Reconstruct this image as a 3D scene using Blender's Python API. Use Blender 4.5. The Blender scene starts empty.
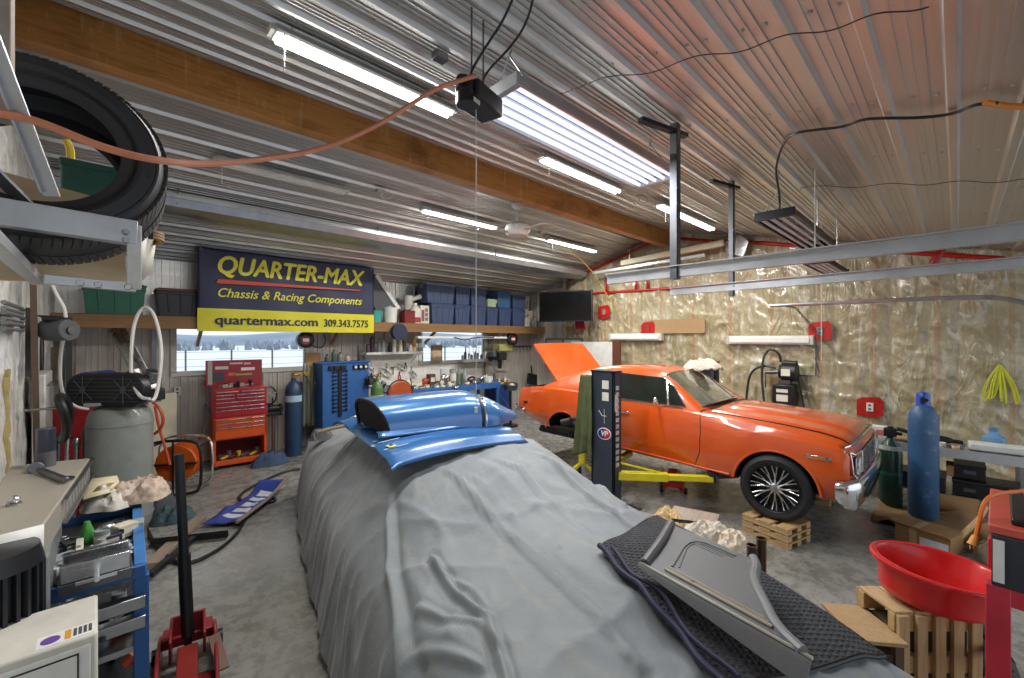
import bpy, math, random
from mathutils import Vector, Matrix, Euler, noise
rnd = random.Random(7)
PI = math.pi
sc = bpy.context.scene
COL = sc.collection
# ---------------------------------------------------------------- survey of the place
# The camera stands at (0,0,H); F is its focal length in pixels of the 1024 px wide frame.
F = 430.0; AZ = math.radians(46); SA = math.sin(AZ); CA = math.cos(AZ); H = 2.05
XR = 9.2; XL = -0.45; YB = 8.8; YF = -2.6; RIDGE_Y = 4.5; RIDGE_Z = 4.45; SLOPE = 0.23
def roof_z(y): return RIDGE_Z-(SLOPE if y < RIDGE_Y else .262)*abs(y-RIDGE_Y)
def V(*a): return Vector(a)
def _w(x, d):
    r = (x-512)/F*d
    return r*SA+d*CA, -r*CA+d*SA
def atd(x, y, d):
    X, Y = _w(x, d); return Vector((X, Y, H-(y-339)*d/F))
def atz(x, y, z): return atd(x, y, F*(H-z)/(y-339))
def atX(x, y, X0): return atd(x, y, X0/(CA+(x-512)/F*SA))
def atY(x, y, Y0): return atd(x, y, Y0/(SA-(x-512)/F*CA))
# ---------------------------------------------------------------- materials
def lin(h):
    h = h.lstrip('#'); o = []
    for i in (0, 2, 4):
        c = int(h[i:i+2], 16)/255
        o.append(c/12.92 if c <= .04045 else ((c+.055)/1.055)**2.4)
    return (*o, 1)
class NT:
    def __init__(s, name):
        m = bpy.data.materials.new(name); m.use_nodes = True
        s.m = m; s.n = m.node_tree.nodes; s.l = m.node_tree.links
        s.b = s.n['Principled BSDF']
        s.tc = s.n.new('ShaderNodeTexCoord')
    def new(s, t, **k):
        x = s.n.new(t)
        for a, b in k.items():
            if a.startswith('i_'): x.inputs[a[2:].replace('_', ' ')].default_value = b
            else: setattr(x, a, b)
        return x
    def link(s, a, b): s.l.new(a, b)
    def mapping(s, scale=(1, 1, 1), rot=(0, 0, 0), coord='Object'):
        mp = s.n.new('ShaderNodeMapping'); mp.inputs['Scale'].default_value = scale; mp.inputs['Rotation'].default_value = rot
        s.link(s.tc.outputs[coord], mp.inputs['Vector']); return mp.outputs['Vector']
    def noise(s, scale=5, detail=4, rough=.6, vec=None, dist=0):
        x = s.new('ShaderNodeTexNoise'); x.inputs['Scale'].default_value = scale; x.inputs['Detail'].default_value = detail
        x.inputs['Roughness'].default_value = rough; x.inputs['Distortion'].default_value = dist
        s.link(vec if vec is not None else s.tc.outputs['Object'], x.inputs['Vector']); return x.outputs['Fac']
    def ramp(s, fac, stops):
        x = s.new('ShaderNodeValToRGB'); e = x.color_ramp.elements
        while len(e) < len(stops): e.new(.5)
        for i, (p, c) in enumerate(stops):
            e[i].position = p; e[i].color = lin(c) if isinstance(c, str) else (c, c, c, 1)
        s.link(fac, x.inputs['Fac']); return x.outputs['Color']
    def mix(s, fac, a, b, mode='MIX'):
        x = s.new('ShaderNodeMix', data_type='RGBA', blend_type=mode)
        for k, v in ((0, fac), (6, a), (7, b)):
            if hasattr(v, 'is_linked'): s.link(v, x.inputs[k])
            elif k == 0: x.inputs[0].default_value = v
            else: x.inputs[k].default_value = lin(v) if isinstance(v, str) else v
        return x.outputs[2]
    def bump(s, h, strength=.3, dist=.01):
        x = s.new('ShaderNodeBump'); x.inputs['Strength'].default_value = strength; x.inputs['Distance'].default_value = dist
        s.link(h, x.inputs['Height'])
        if s.b.inputs['Normal'].is_linked: s.link(s.b.inputs['Normal'].links[0].from_socket, x.inputs['Normal'])
        s.link(x.outputs['Normal'], s.b.inputs['Normal'])
    def col(s, c):
        if isinstance(c, str): s.b.inputs['Base Color'].default_value = lin(c)
        else: s.link(c, s.b.inputs['Base Color'])
_mats = {}
def mat(color, rough=.5, metal=0., var=.12, scale=6., bump=0., coat=0., alpha=1., trans=0., emit=0., key=None):
    """plain material with a little mottling of colour and gloss, cached"""
    k = (color, rough, metal, var, scale, bump, coat, alpha, trans, emit)
    if k in _mats: return _mats[k]
    t = NT((key or 'paint')+'_'+color.strip('#'))
    b = t.b; b.inputs['Metallic'].default_value = metal; b.inputs['Roughness'].default_value = rough
    b.inputs['Coat Weight'].default_value = coat; b.inputs['Coat Roughness'].default_value = .08
    b.inputs['Alpha'].default_value = alpha; b.inputs['Transmission Weight'].default_value = trans
    if var > 0:
        n = t.noise(scale, 5, .65)
        hs = t.new('ShaderNodeHueSaturation'); hs.inputs['Color'].default_value = lin(color)
        mr = t.new('ShaderNodeMapRange'); mr.inputs['From Min'].default_value = .3; mr.inputs['From Max'].default_value = .7
        mr.inputs['To Min'].default_value = 1-var; mr.inputs['To Max'].default_value = 1+var
        t.link(n, mr.inputs['Value']); t.link(mr.outputs['Result'], hs.inputs['Value'])
        t.col(hs.outputs['Color'])
        mr2 = t.new('ShaderNodeMapRange'); mr2.inputs['To Min'].default_value = max(.03, rough-.12); mr2.inputs['To Max'].default_value = min(1, rough+.12)
        t.link(n, mr2.inputs['Value']); t.link(mr2.outputs['Result'], b.inputs['Roughness'])
    else: t.col(color)
    if bump > 0: t.bump(t.noise(scale*6, 4, .6), bump, .01)
    if emit > 0:
        b.inputs['Emission Color'].default_value = lin(color); b.inputs['Emission Strength'].default_value = emit
    _mats[k] = t.m; return t.m
# ---------------------------------------------------------------- geometry collector
class G:
    def __init__(s): s.v = []; s.f = []; s.mi = []
    def add(s, vs, fs, m=0):
        o = len(s.v); s.v += [tuple(v) for v in vs]
        for f in fs: s.f.append(tuple(i+o for i in f)); s.mi.append(m)
        return s
    def box(s, x0, x1, y0, y1, z0, z1, m=0, M=None):
        vs = [V(x, y, z) for z in (z0, z1) for y in (y0, y1) for x in (x0, x1)]
        if M is not None: vs = [M @ v for v in vs]
        return s.add(vs, [(0, 2, 3, 1), (4, 5, 7, 6), (0, 1, 5, 4), (2, 6, 7, 3), (0, 4, 6, 2), (1, 3, 7, 5)], m)
    def cb(s, c, size, rot=(0, 0, 0), m=0):
        a, b, d = [q/2 for q in size]
        return s.box(-a, a, -b, b, -d, d, m, Matrix.Translation(V(*c)) @ Euler(rot).to_matrix().to_4x4())
    def bar(s, p, q, w, h, m=0, up=(0, 0, 1)):
        p = V(*p); q = V(*q); d = q-p; L = d.length; x = d.normalized(); u = V(*up)
        if abs(x.dot(u)) > .98: u = V(1, 0, 0) if abs(x.x) < .9 else V(0, 1, 0)
        y = u.cross(x).normalized(); z = x.cross(y)
        M = Matrix.Translation(p) @ Matrix((x, y, z)).transposed().to_4x4()
        return s.box(0, L, -w/2, w/2, -h/2, h/2, m, M)
    def frame_of(s, d):
        z = V(*d).normalized(); u = V(0, 0, 1) if abs(z.z) < .95 else V(1, 0, 0)
        x = u.cross(z).normalized(); return x, z.cross(x), z
    def cyl(s, p, q, r, r2=None, n=16, m=0, caps=True):
        p = V(*p); q = V(*q); r2 = r if r2 is None else r2
        x, y, z = s.frame_of(q-p)
        vs = []
        for c, rr in ((p, r), (q, r2)):
            for i in range(n):
                a = 2*PI*i/n; vs.append(c+(x*math.cos(a)+y*math.sin(a))*rr)
        fs = [(i, (i+1) % n, n+(i+1) % n, n+i) for i in range(n)]
        if caps: fs += [tuple(range(n))[::-1], tuple(range(n, 2*n))]
        return s.add(vs, fs, m)
    def lathe(s, prof, c=(0, 0, 0), axis=(0, 0, 1), n=24, m=0, sx=1, sy=1, caps=True):
        c = V(*c); x, y, z = s.frame_of(axis); vs = []; k = len(prof)
        for r, h in prof:
            for i in range(n):
                a = 2*PI*i/n; vs.append(c+x*math.cos(a)*r*sx+y*math.sin(a)*r*sy+z*h)
        fs = [(j*n+i, j*n+(i+1) % n, (j+1)*n+(i+1) % n, (j+1)*n+i) for j in range(k-1) for i in range(n)]
        if caps:
            if prof[0][0] > 1e-5: fs.append(tuple(range(n))[::-1])
            if prof[-1][0] > 1e-5: fs.append(tuple(range((k-1)*n, k*n)))
        return s.add(vs, fs, m)
    def tube(s, pts, r, n=8, m=0, closed=False, smooth=0):
        pts = [V(*p) for p in pts]
        for _ in range(smooth):
            q = []
            L = len(pts)
            for i in range(L if closed else L-1):
                a = pts[i]; b = pts[(i+1) % L]; q += [a*.75+b*.25, a*.25+b*.75]
            if not closed: q = [pts[0]]+q+[pts[-1]]
            pts = q
        L = len(pts); vs = []; px = None
        for i, p in enumerate(pts):
            t = (pts[(i+1) % L]-pts[i-1]) if closed else (pts[min(i+1, L-1)]-pts[max(i-1, 0)])
            if t.length < 1e-9: t = V(0, 0, 1)
            t.normalize()
            if px is None: px, _, _ = s.frame_of(t)
            px = (px-t*px.dot(t))
            if px.length < 1e-6: px, _, _ = s.frame_of(t)
            px.normalize(); py = t.cross(px)
            rr = r[i] if isinstance(r, (list, tuple)) else r
            for k in range(n):
                a = 2*PI*k/n; vs.append(p+(px*math.cos(a)+py*math.sin(a))*rr)
        fs = []
        for i in range(L if closed else L-1):
            j = (i+1) % L
            for k in range(n): fs.append((i*n+k, i*n+(k+1) % n, j*n+(k+1) % n, j*n+k))
        if not closed: fs += [tuple(range(n))[::-1], tuple(range((L-1)*n, L*n))]
        return s.add(vs, fs, m)
    def ell(s, c, r, n=16, k=10, m=0, M=None):
        vs = []; c = V(*c)
        for j in range(k+1):
            ph = -PI/2+PI*j/k
            for i in range(n):
                a = 2*PI*i/n; p = V(r[0]*math.cos(ph)*math.cos(a), r[1]*math.cos(ph)*math.sin(a), r[2]*math.sin(ph))
                vs.append(c+(M @ p if M else p))
        fs = [(j*n+i, j*n+(i+1) % n, (j+1)*n+(i+1) % n, (j+1)*n+i) for j in range(k) for i in range(n)]
        return s.add(vs, fs, m)
    def prism(s, poly, a, b, axis='z', m=0, M=None):
        def P(u, v, w): return {'z': V(u, v, w), 'y': V(u, w, v), 'x': V(w, u, v)}[axis]
        vs = [P(u, v, a) for u, v in poly]+[P(u, v, b) for u, v in poly]
        if M is not None: vs = [M @ v for v in vs]
        n = len(poly)
        fs = [tuple(range(n)), tuple(range(n, 2*n))[::-1]]+[(i, n+i, n+(i+1) % n, (i+1) % n) for i in range(n)]
        return s.add(vs, fs, m)
    def grid(s, fn, nu, nv, m=0, closed_u=False):
        vs = [fn(i/(nu), j/(nv)) for j in range(nv+1) for i in range(nu+1)]
        w = nu+1
        fs = [(j*w+i, j*w+i+1, (j+1)*w+i+1, (j+1)*w+i) for j in range(nv) for i in range(nu)]
        return s.add(vs, fs, m)
    def slab(s, fn, nu, nv, th, m=0):
        """grid with thickness th along its own normals (fn(u,v) -> point)"""
        w = nu+1; P = [[V(*fn(i/nu, j/nv)) for i in range(nu+1)] for j in range(nv+1)]
        N = []
        for j in range(nv+1):
            for i in range(nu+1):
                a = P[j][min(i+1, nu)]-P[j][max(i-1, 0)]; b = P[min(j+1, nv)][i]-P[max(j-1, 0)][i]
                n = a.cross(b); N.append(n.normalized() if n.length > 1e-12 else V(0, 0, 1))
        top = [P[j][i] for j in range(nv+1) for i in range(nu+1)]
        bot = [p-n*th for p, n in zip(top, N)]; o = len(top)
        fs = []
        for j in range(nv):
            for i in range(nu):
                q = (j*w+i, j*w+i+1, (j+1)*w+i+1, (j+1)*w+i); fs.append(q); fs.append(tuple(x+o for x in q[::-1]))
        bd = [i for i in range(w)]+[j*w+nu for j in range(1, nv+1)]+[nv*w+i for i in range(nu-1, -1, -1)]+[j*w for j in range(nv-1, 0, -1)]
        for a, b in zip(bd, bd[1:]+bd[:1]): fs.append((a, a+o, b+o, b))
        return s.add(top+bot, fs, m)
    def build(s, name, mats, parent=None, bevel=0., ang=35, seg=2, origin=None, solid=0.):
        if not isinstance(mats, (list, tuple)): mats = [mats]
        if parent is None and origin is None:
            xs = [v[0] for v in s.v]; ys = [v[1] for v in s.v]; zs = [v[2] for v in s.v]
            origin = ((min(xs)+max(xs))/2, (min(ys)+max(ys))/2, min(zs))
        o0 = origin or (0, 0, 0)
        me = bpy.data.meshes.new(name)
        me.from_pydata([(v[0]-o0[0], v[1]-o0[1], v[2]-o0[2]) for v in s.v], [], s.f)
        for m in mats: me.materials.append(m)
        me.polygons.foreach_set('material_index', s.mi)
        me.update()
        me.validate()
        me.polygons.foreach_set('use_smooth', [True]*len(me.polygons))
        me.set_sharp_from_angle(angle=math.radians(ang))
        ob = bpy.data.objects.new(name, me); COL.objects.link(ob)
        ob.location = o0
        if parent is not None: ob.parent = parent
        if solid:
            md = ob.modifiers.new('solid', 'SOLIDIFY'); md.thickness = solid; md.offset = 0
        if bevel:
            md = ob.modifiers.new('bevel', 'BEVEL'); md.width = bevel; md.segments = seg; md.limit_method = 'ANGLE'; md.angle_limit = math.radians(40)
        return ob
def tag(o, label, cat, group=None):
    o['label'] = label; o['category'] = cat
    if group: o['group'] = group
    return o
def thing(name, label, cat, loc=(0, 0, 0), rz=0., group=None, rot=None):
    o = bpy.data.objects.new(name, None); COL.objects.link(o); o.empty_display_size = .1
    o.location = loc; o.rotation_euler = rot or (0, 0, rz)
    return tag(o, label, cat, group)
def struct(o): o['kind'] = 'structure'; return o
def place(o, loc, rot=(0, 0, 0)): o.location = loc; o.rotation_euler = rot; return o
def dup(root, loc, rz=0., label=None, group=None, scale=None):
    r = root.copy(); COL.objects.link(r); r.location = loc; r.rotation_euler = (0, 0, rz)
    if label: r['label'] = label
    if group: r['group'] = group
    if scale: r.scale = scale
    for ch in list(root.children):
        c = ch.copy(); COL.objects.link(c); c.parent = r
        for g in list(ch.children):
            d = g.copy(); COL.objects.link(d); d.parent = c
    return r
def smoothstep(a, b, x):
    t = max(0, min(1, (x-a)/(b-a))); return t*t*(3-2*t)
def interp(tab, x):
    """piecewise-smooth interpolation in a table [(x, value or tuple)]"""
    if x <= tab[0][0]: return tab[0][1]
    for (a, p), (b, q) in zip(tab, tab[1:]):
        if x <= b:
            t = (x-a)/(b-a)
            if isinstance(p, (tuple, list)): return tuple(i+(j-i)*t for i, j in zip(p, q))
            return p+(q-p)*t
    return tab[-1][1]
def text_mesh(body, size, depth, m, name, parent, M, shear=0., offset=0., align='CENTER', sx=1.):
    cu = bpy.data.curves.new('t', 'FONT'); cu.body = body; cu.size = size; cu.extrude = depth; cu.shear = shear; cu.offset = offset
    cu.align_x = align; cu.align_y = 'CENTER'; cu.resolution_u = 3
    ob = bpy.data.objects.new('t', cu); COL.objects.link(ob)
    dg = bpy.context.evaluated_depsgraph_get(); me = bpy.data.meshes.new_from_object(ob.evaluated_get(dg))
    bpy.data.objects.remove(ob)
    for v in me.vertices: v.co = M @ V(v.co.x*sx, v.co.y, v.co.z)
    if M.determinant() < 0: me.flip_normals()
    me.materials.clear(); me.materials.append(m)
    o = bpy.data.objects.new(name, me); COL.objects.link(o); o.parent = parent
    return o
# ================================================================ camera, light, world
cam = bpy.data.cameras.new('camera'); cam.sensor_width = 36; cam.lens = 36*F/1024; cam.clip_start = .02; cam.clip_end = 500
co = bpy.data.objects.new('camera', cam); COL.objects.link(co)
co.location = (0, 0, H); co.rotation_euler = (PI/2, 0, AZ-PI/2)
sc.camera = co
vs = sc.view_settings; vs.view_transform = 'Standard'; vs.look = 'None'; vs.gamma = 1; vs.use_curve_mapping = False; vs.exposure = 0.27
wd = bpy.data.worlds.new('sky'); sc.world = wd; wd.use_nodes = True
nt = wd.node_tree; bg = nt.nodes['Background']
sky = nt.nodes.new('ShaderNodeTexSky'); sky.sky_type = 'HOSEK_WILKIE'; sky.turbidity = 8; sky.ground_albedo = .8
sky.sun_direction = Vector((.3, -.7, .6)).normalized()
mixn = nt.nodes.new('ShaderNodeMix'); mixn.data_type = 'RGBA'; mixn.inputs[0].default_value = .75
nt.links.new(sky.outputs['Color'], mixn.inputs[6]); mixn.inputs[7].default_value = (.86, .93, 1, 1)
nt.links.new(mixn.outputs[2], bg.inputs['Color']); bg.inputs['Strength'].default_value = 1.25
sc.cycles.use_denoising = True
sc.cycles.max_bounces = 8; sc.cycles.diffuse_bounces = 4; sc.cycles.glossy_bounces = 4; sc.cycles.transmission_bounces = 6; sc.cycles.transparent_max_bounces = 12
sc.cycles.sample_clamp_indirect = 6; sc.cycles.caustics_reflective = False; sc.cycles.caustics_refractive = False
# ================================================================ shared materials
def metal_sheet(name, base, rough, streak_axis='x', aniso=0):
    t = NT(name); t.b.inputs['Metallic'].default_value = 1
    sc_ = (.35, 9, 9) if streak_axis == 'x' else (9, 9, .35)
    n = t.noise(3, 6, .7, t.mapping(sc_)); n2 = t.noise(.8, 3)
    t.col(t.mix(n2, t.ramp(n, [(.3, base[0]), (.7, base[1])]), base[1]))
    t.link(t.ramp(n, [(.3, rough-.08), (.7, rough+.12)]), t.b.inputs['Roughness'])
    t.bump(t.noise(2.2, 3, .5), .12, .03)
    return t.m
M_ceil = metal_sheet('galvanised_sheet', ('#b9babb', '#dcdbd8'), .4)
def wood(name, a, b, axis=(1, 14, 14), rough=.6, scale=3, knots=True):
    t = NT(name); mp = t.mapping(axis)
    n = t.noise(scale, 8, .65, mp, .6); n2 = t.noise(1.3, 3, .5, t.mapping(tuple(q*.25 for q in axis)))
    c = t.ramp(n, [(.25, a), (.55, b), (.8, a)])
    t.col(t.mix(t.ramp(n2, [(.35, 0.), (.7, .55)]), c, a)); t.b.inputs['Roughness'].default_value = rough
    t.bump(n, .15, .004); return t.m
M_beam = wood('glulam', '#8a4d17', '#c07a35', (.8, 12, 12), .45)
M_pine_x = wood('pine_lengthwise', '#a8814f', '#cfae7d'); M_pine_z = wood('pine_upright', '#a3804f', '#cfb284', (14, 14, 1))
M_pine_y = wood('pine_crosswise', '#a8875a', '#cbb189', (14, 1, 14)); M_shelfwood = wood('shelf_lumber', '#6f5131', '#9a754a')
M_greywood = wood('weathered_wood', '#6f6255', '#a09080', (1, 12, 12)); M_postwood = wood('grey_post_wood', '#9c8b80', '#c2b4a8', (12, 12, 1))
def osb():
    t = NT('particle_board'); v = t.new('ShaderNodeTexVoronoi'); v.inputs['Scale'].default_value = 55; t.link(t.mapping((1, 1.6, 1)), v.inputs['Vector'])
    t.col(t.mix(t.noise(30, 3), t.ramp(v.outputs['Distance'], [(.1, '#9c8360'), (.5, '#baa180')]), '#a8834f')); t.b.inputs['Roughness'].default_value = .75; return t.m
M_osb = osb()
M_ply = wood('plywood', '#dcc096', '#efdcb8', (1, 1, 6), .6, 2)
M_white = mat('#e4e4e0', .45); M_offwhite = mat('#cfccc2', .5); M_black = mat('#17181a', .45); M_blackm = mat('#222326', .35, .3); M_rubber = mat('#1c1d20', .65, bump=.1)
M_steel = mat('#a4a6a8', .32, 1.); M_steel_d = mat('#6c6e72', .4, 1.); M_galv = mat('#b9bec4', .38, .9, var=.15); M_galv_w = mat('#c9cdd2', .35, .55, var=.1)
M_chrome = mat('#e6e8ea', .08, 1., var=.03); M_alum = mat('#c6c8ca', .28, 1.)
M_blue = mat('#2f62a3', .45); M_bluedeep = mat('#16346e', .45); M_red = mat('#b0141e', .35, coat=.4); M_redp = mat('#c8283a', .4)
M_yellow = mat('#d9cc1f', .4, coat=.3); M_green = mat('#17604a', .4); M_greend = mat('#0f3f30', .4, coat=.3); M_orange = mat('#e2701d', .45)
M_brass = mat('#b08a3c', .3, 1.); M_card = mat('#a27c52', .8, bump=.1); M_paper = mat('#e6e1d2', .7); M_cloth_w = mat('#cfc6b6', .9, var=.25, scale=9, bump=.4)
M_cream = mat('#dcd6bb', .6); M_grey = mat('#8a8d8e', .5); M_greyd = mat('#4c4f53', .5); M_tape = mat('#b8251f', .35, var=.25, scale=14)
M_beige = mat('#b4ac97', .5)
# ================================================================ setting
def concrete():
    t = NT('concrete')
    n1 = t.noise(.9, 6, .6); n2 = t.noise(7, 8, .75); n3 = t.noise(60, 3, .6)
    c = t.ramp(n1, [(.25, '#62605a'), (.5, '#7c7a73'), (.75, '#959390')])
    c = t.mix(t.ramp(n2, [(.42, 0.), (.62, .6)]), c, '#aaa9a6')
    c = t.mix(t.ramp(n3, [(.55, 0.), (.75, .35)]), c, '#5a564d')
    v = t.noise(2.1, 5, .7, None, 1.2)
    c = t.mix(t.ramp(v, [(.62, 0.), (.72, .5)]), c, '#55524a')
    t.col(c); t.link(t.ramp(n2, [(.35, .14), (.65, .42)]), t.b.inputs['Roughness']); t.bump(n2, .2, .006); return t.m
g = G(); g.box(XL-1.5, XR+.2, YF-.5, YB+.12, -.15, 0); struct(g.build('floor', concrete()))
# snowy ground and far treeline seen through the windows
def snow():
    t = NT('snow'); n = t.noise(.35, 6, .6)
    t.col(t.ramp(n, [(.3, '#eef3f8'), (.7, '#fdfeff')])); t.b.inputs['Roughness'].default_value = .7; t.bump(n, .2, .2); return t.m
def snow_fn(u, v):
    x = -60+150*u; y = YB+.3+120*v
    return (x, y, -.3+.9*smoothstep(5, 60, y-YB)+.25*noise.noise(V(x*.09, y*.09, 0)))
g = G(); g.grid(snow_fn, 60, 50); o = struct(g.build('ground', snow())); o.name = 'ground_snow'
g = G(); g.box(-60, 90, -70, YF-.6, -.6, -.16); g.box(-60, XL-1.6, YF-.6, YB+.2, -.6, -.16); g.box(XR+.3, 90, YF-.6, YB+.2, -.6, -.16); struct(g.build('ground_yard', snow()))
# far snowy hill with a treeline paled by painted haze and a wire fence
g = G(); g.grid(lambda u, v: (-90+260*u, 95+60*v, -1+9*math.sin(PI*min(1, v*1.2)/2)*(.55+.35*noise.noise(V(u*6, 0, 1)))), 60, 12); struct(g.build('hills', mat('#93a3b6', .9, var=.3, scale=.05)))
g = G(); rnd.seed(3)
for k in range(1500):
    x = -70+210*rnd.random(); y = 62+26*rnd.random(); h = rnd.uniform(.5, 1.9); r = h*.24
    g.lathe([(r, .2), (r*.95, h*.3), (r*.5, h*.7), (0, h)], (x, y, .2), n=7, caps=False); g.cyl((x, y, 0), (x, y, .5), .1, n=5)
o = g.build('treeline', mat('#8a95a3', .9, var=.5, scale=.4)); o['kind'] = 'stuff'; tag(o, 'hazy snowy treeline far beyond the windows', 'trees')  # haze of the distance is mixed into the trees' colour
t = thing('pasture_fence', 'thin dark fence crossing the snow outside the windows', 'fence', (10, 26, .2))
for k in range(30): g = G(); g.box(-24+1.9*k-.035, -24+1.9*k+.035, -.035, .035, 0, 1.3); g.build('fence_post', mat('#5d5a58', .8), t)
g = G()
for z in (.5, .85, 1.2): g.bar((-24, -.06, z), (31, -.06, z), .012, .015)
g.build('wire', mat('#6a6866', .8), t)
# ceiling: rib profile running along X
def rib(y):
    p = .28; u = (y % p)/p; h = 0
    if u < .14: h = 1
    elif u < .19: h = 1-(u-.14)/.05
    elif u > .95: h = (u-.95)/.05
    mn = 0
    for c in (.40, .57, .74):
        if abs(u-c) < .022: mn = .3
    return max(h, mn)
def ceiling(y0, y1, name):
    ys = []; y = y0
    kp = [0, .139, .141, .19, .377, .379, .421, .423, .547, .549, .591, .593, .717, .719, .761, .763, .95, .9999]
    k = math.floor(y0/.28)
    while k*.28 < y1:
        for q in kp:
            yy = (k+q)*.28
            if y0 <= yy <= y1: ys.append(yy)
        k += 1
    ys = [y0]+ys+[y1]
    g = G(); vs = []; nx = 24
    for i in range(nx+1):
        x = XL-.1+(XR+.2-XL)*i/nx
        for y in ys: vs.append((x, y, roof_z(y)-.032*rib(y)+.004*noise.noise(V(x*1.2, y*2, 3))))
    w = len(ys); fs = [(i*w+j, i*w+j+1, (i+1)*w+j+1, (i+1)*w+j) for i in range(nx) for j in range(w-1)]
    g.add(vs, fs)
    k = math.ceil(y0/.28)
    while k*.28 < y1-.1:
        for xi in range(9):
            x = .1+1.1*xi
            for q in (.28, .64): y = (k+q)*.28; g.lathe([(0, 0), (.011, 0), (.008, -.009), (0, -.011)], (x+.02*noise.noise(V(x, y, 0)), min(y, y1-.02), roof_z(y)-.002), n=6, caps=False)
        k += 1
    return struct(g.build(name, M_ceil, ang=20))
ceiling(YF, RIDGE_Y, 'ceiling'); ceiling(RIDGE_Y, YB+.1, 'ceiling')
g = G(); g.prism([(YF-.1, roof_z(YF)+.06), (RIDGE_Y, RIDGE_Z+.06), (YB+.15, roof_z(YB)+.06), (YB+.15, roof_z(YB)+.12), (RIDGE_Y, RIDGE_Z+.14), (YF-.1, roof_z(YF)+.12)], XL-.2, XR+.2, 'x')
struct(g.build('roof', M_greyd))
# back wall: corrugated liner with two openings
W1 = (.9, 2.93, 1.5, 2.5); W2 = (5.48, 7.48, 1.5, 2.42)
def wall_sheet():
    t = NT('liner_panel'); n = t.noise(2, 5, .6, t.mapping((3, 3, .5)))
    t.col(t.ramp(n, [(.3, '#b3aca4'), (.7, '#d2ccc4')])); t.b.inputs['Roughness'].default_value = .4; t.b.inputs['Metallic'].default_value = .15; return t.m
M_liner = wall_sheet()
def liner_cols(x0, x1):
    out = [x0]; k = math.floor(x0/.24)
    while k*.24 < x1:
        for q, h in ((0, 0), (.08, 0), (.09, 1), (.2, 1), (.21, 0), (.5, 0), (.51, .4), (.56, .4), (.57, 0), (.75, 0), (.76, .4), (.81, .4), (.82, 0)):
            xx = (k+q)*.24
            if x0 < xx < x1: out.append((xx, h))
        k += 1
    return [(x0, 0)]+out[1:]+[(x1, 0)]
def liner_panel(g, x0, x1, z0, z1, fn):
    c = liner_cols(x0, x1); vs = []
    for x, h in c:
        for z in (z0, z1): vs.append(fn(x, h*.022, z))
    g.add(vs, [(2*i, 2*i+2, 2*i+3, 2*i+1) for i in range(len(c)-1)])
g = G(); zt = roof_z(YB)+.05
fb = lambda x, h, z: (x, YB-h, z)
for a, b, z0, z1 in ((XL-.1, W1[0], 0, zt), (W1[0], W1[1], 0, W1[2]), (W1[0], W1[1], W1[3], zt), (W1[1], W2[0], 0, zt), (W2[0], W2[1], 0, W2[2]), (W2[0], W2[1], W2[3], zt), (W2[1], XR, 0, zt)):
    liner_panel(g, a, b, z0, z1, fb)
for a, b, z0, z1 in ((XL-.1, W1[0], 0, zt), (W1[0], W1[1], 0, W1[2]), (W1[0], W1[1], W1[3], zt), (W1[1], W2[0], 0, zt), (W2[0], W2[1], 0, W2[2]), (W2[0], W2[1], W2[3], zt), (W2[1], XR, 0, zt)):
    g.box(a, b, YB+.02, YB+.14, z0, z1)
struct(g.build('wall_back', M_liner, ang=20))
g = G(); liner_panel(g, XL, XR-.03, 2.42, roof_z(YB)+.02, lambda x, h, z: (x, YB-.03-h, z)); struct(g.build('wall_back', M_ceil, ang=20))  # extra metal sheet over the liner, added to darken the shaded wall above the shelf
def glass():
    t = NT('window_glass'); t.b.inputs['Transmission Weight'].default_value = 1; t.b.inputs['Roughness'].default_value = .02; t.b.inputs['IOR'].default_value = 1.05
    t.b.inputs['Base Color'].default_value = (.97, .99, 1, 1); return t.m
M_glass = glass()
for i, w in enumerate((W1, W2)):
    g = G(); x0, x1, z0, z1 = w
    for a, b, c, d in ((x0-.05, x1+.05, z0-.06, z0+.02), (x0-.05, x1+.05, z1-.02, z1+.05), (x0-.05, x0+.03, z0, z1), (x1-.03, x1+.05, z0, z1)): g.box(a, b, YB-.035, YB+.1, c, d)
    wo = struct(g.build('window_%d' % (i+1), M_offwhite, bevel=.004))
    g = G(); g.box(x0, x1, YB+.045, YB+.05, z0, z1); wo2 = g.build('pane', M_glass, wo); wo2.location = -Vector(wo.location)
# right gable wall: fibreglass behind crumpled plastic film between studs
def plastic():
    t = NT('plastic_over_insulation')
    sep = t.new('ShaderNodeSeparateXYZ'); t.link(t.tc.outputs['Object'], sep.inputs[0])
    n1 = t.noise(2.2, 6, .7, None, 1.0); n2 = t.noise(2.6, 6, .62, t.mapping((1, 1.9, .6), (.5, 0, 0)), 1.6)
    c = t.ramp(n1, [(.3, '#978b69'), (.5, '#b0a484'), (.72, '#cac1a4')])
    c = t.mix(t.ramp(n2, [(.54, 0.), (.66, .7)]), c, '#e0dccd')
    # studs every .74 m
    m1 = t.new('ShaderNodeMath', operation='PINGPONG'); m1.inputs[1].default_value = .37; t.link(sep.outputs['Y'], m1.inputs[0])
    m2 = t.new('ShaderNodeMath', operation='LESS_THAN'); m2.inputs[1].default_value = .03; t.link(m1.outputs[0], m2.inputs[0])
    m3 = t.new('ShaderNodeMath', operation='MULTIPLY'); m3.inputs[1].default_value = .38; t.link(m2.outputs[0], m3.inputs[0])
    c = t.mix(m3.outputs[0], c, '#b5784a')
    t.col(c); t.b.inputs['Roughness'].default_value = .3; t.b.inputs['Coat Weight'].default_value = .8; t.b.inputs['Coat Roughness'].default_value = .1
    w = t.noise(2.2, 4, .5, t.mapping((1, 1.7, .55), (.35, 0, 0)), 1.8)
    t.bump(w, .8, .10); t.bump(n2, .3, .02); return t.m
M_plastic = plastic()
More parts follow.
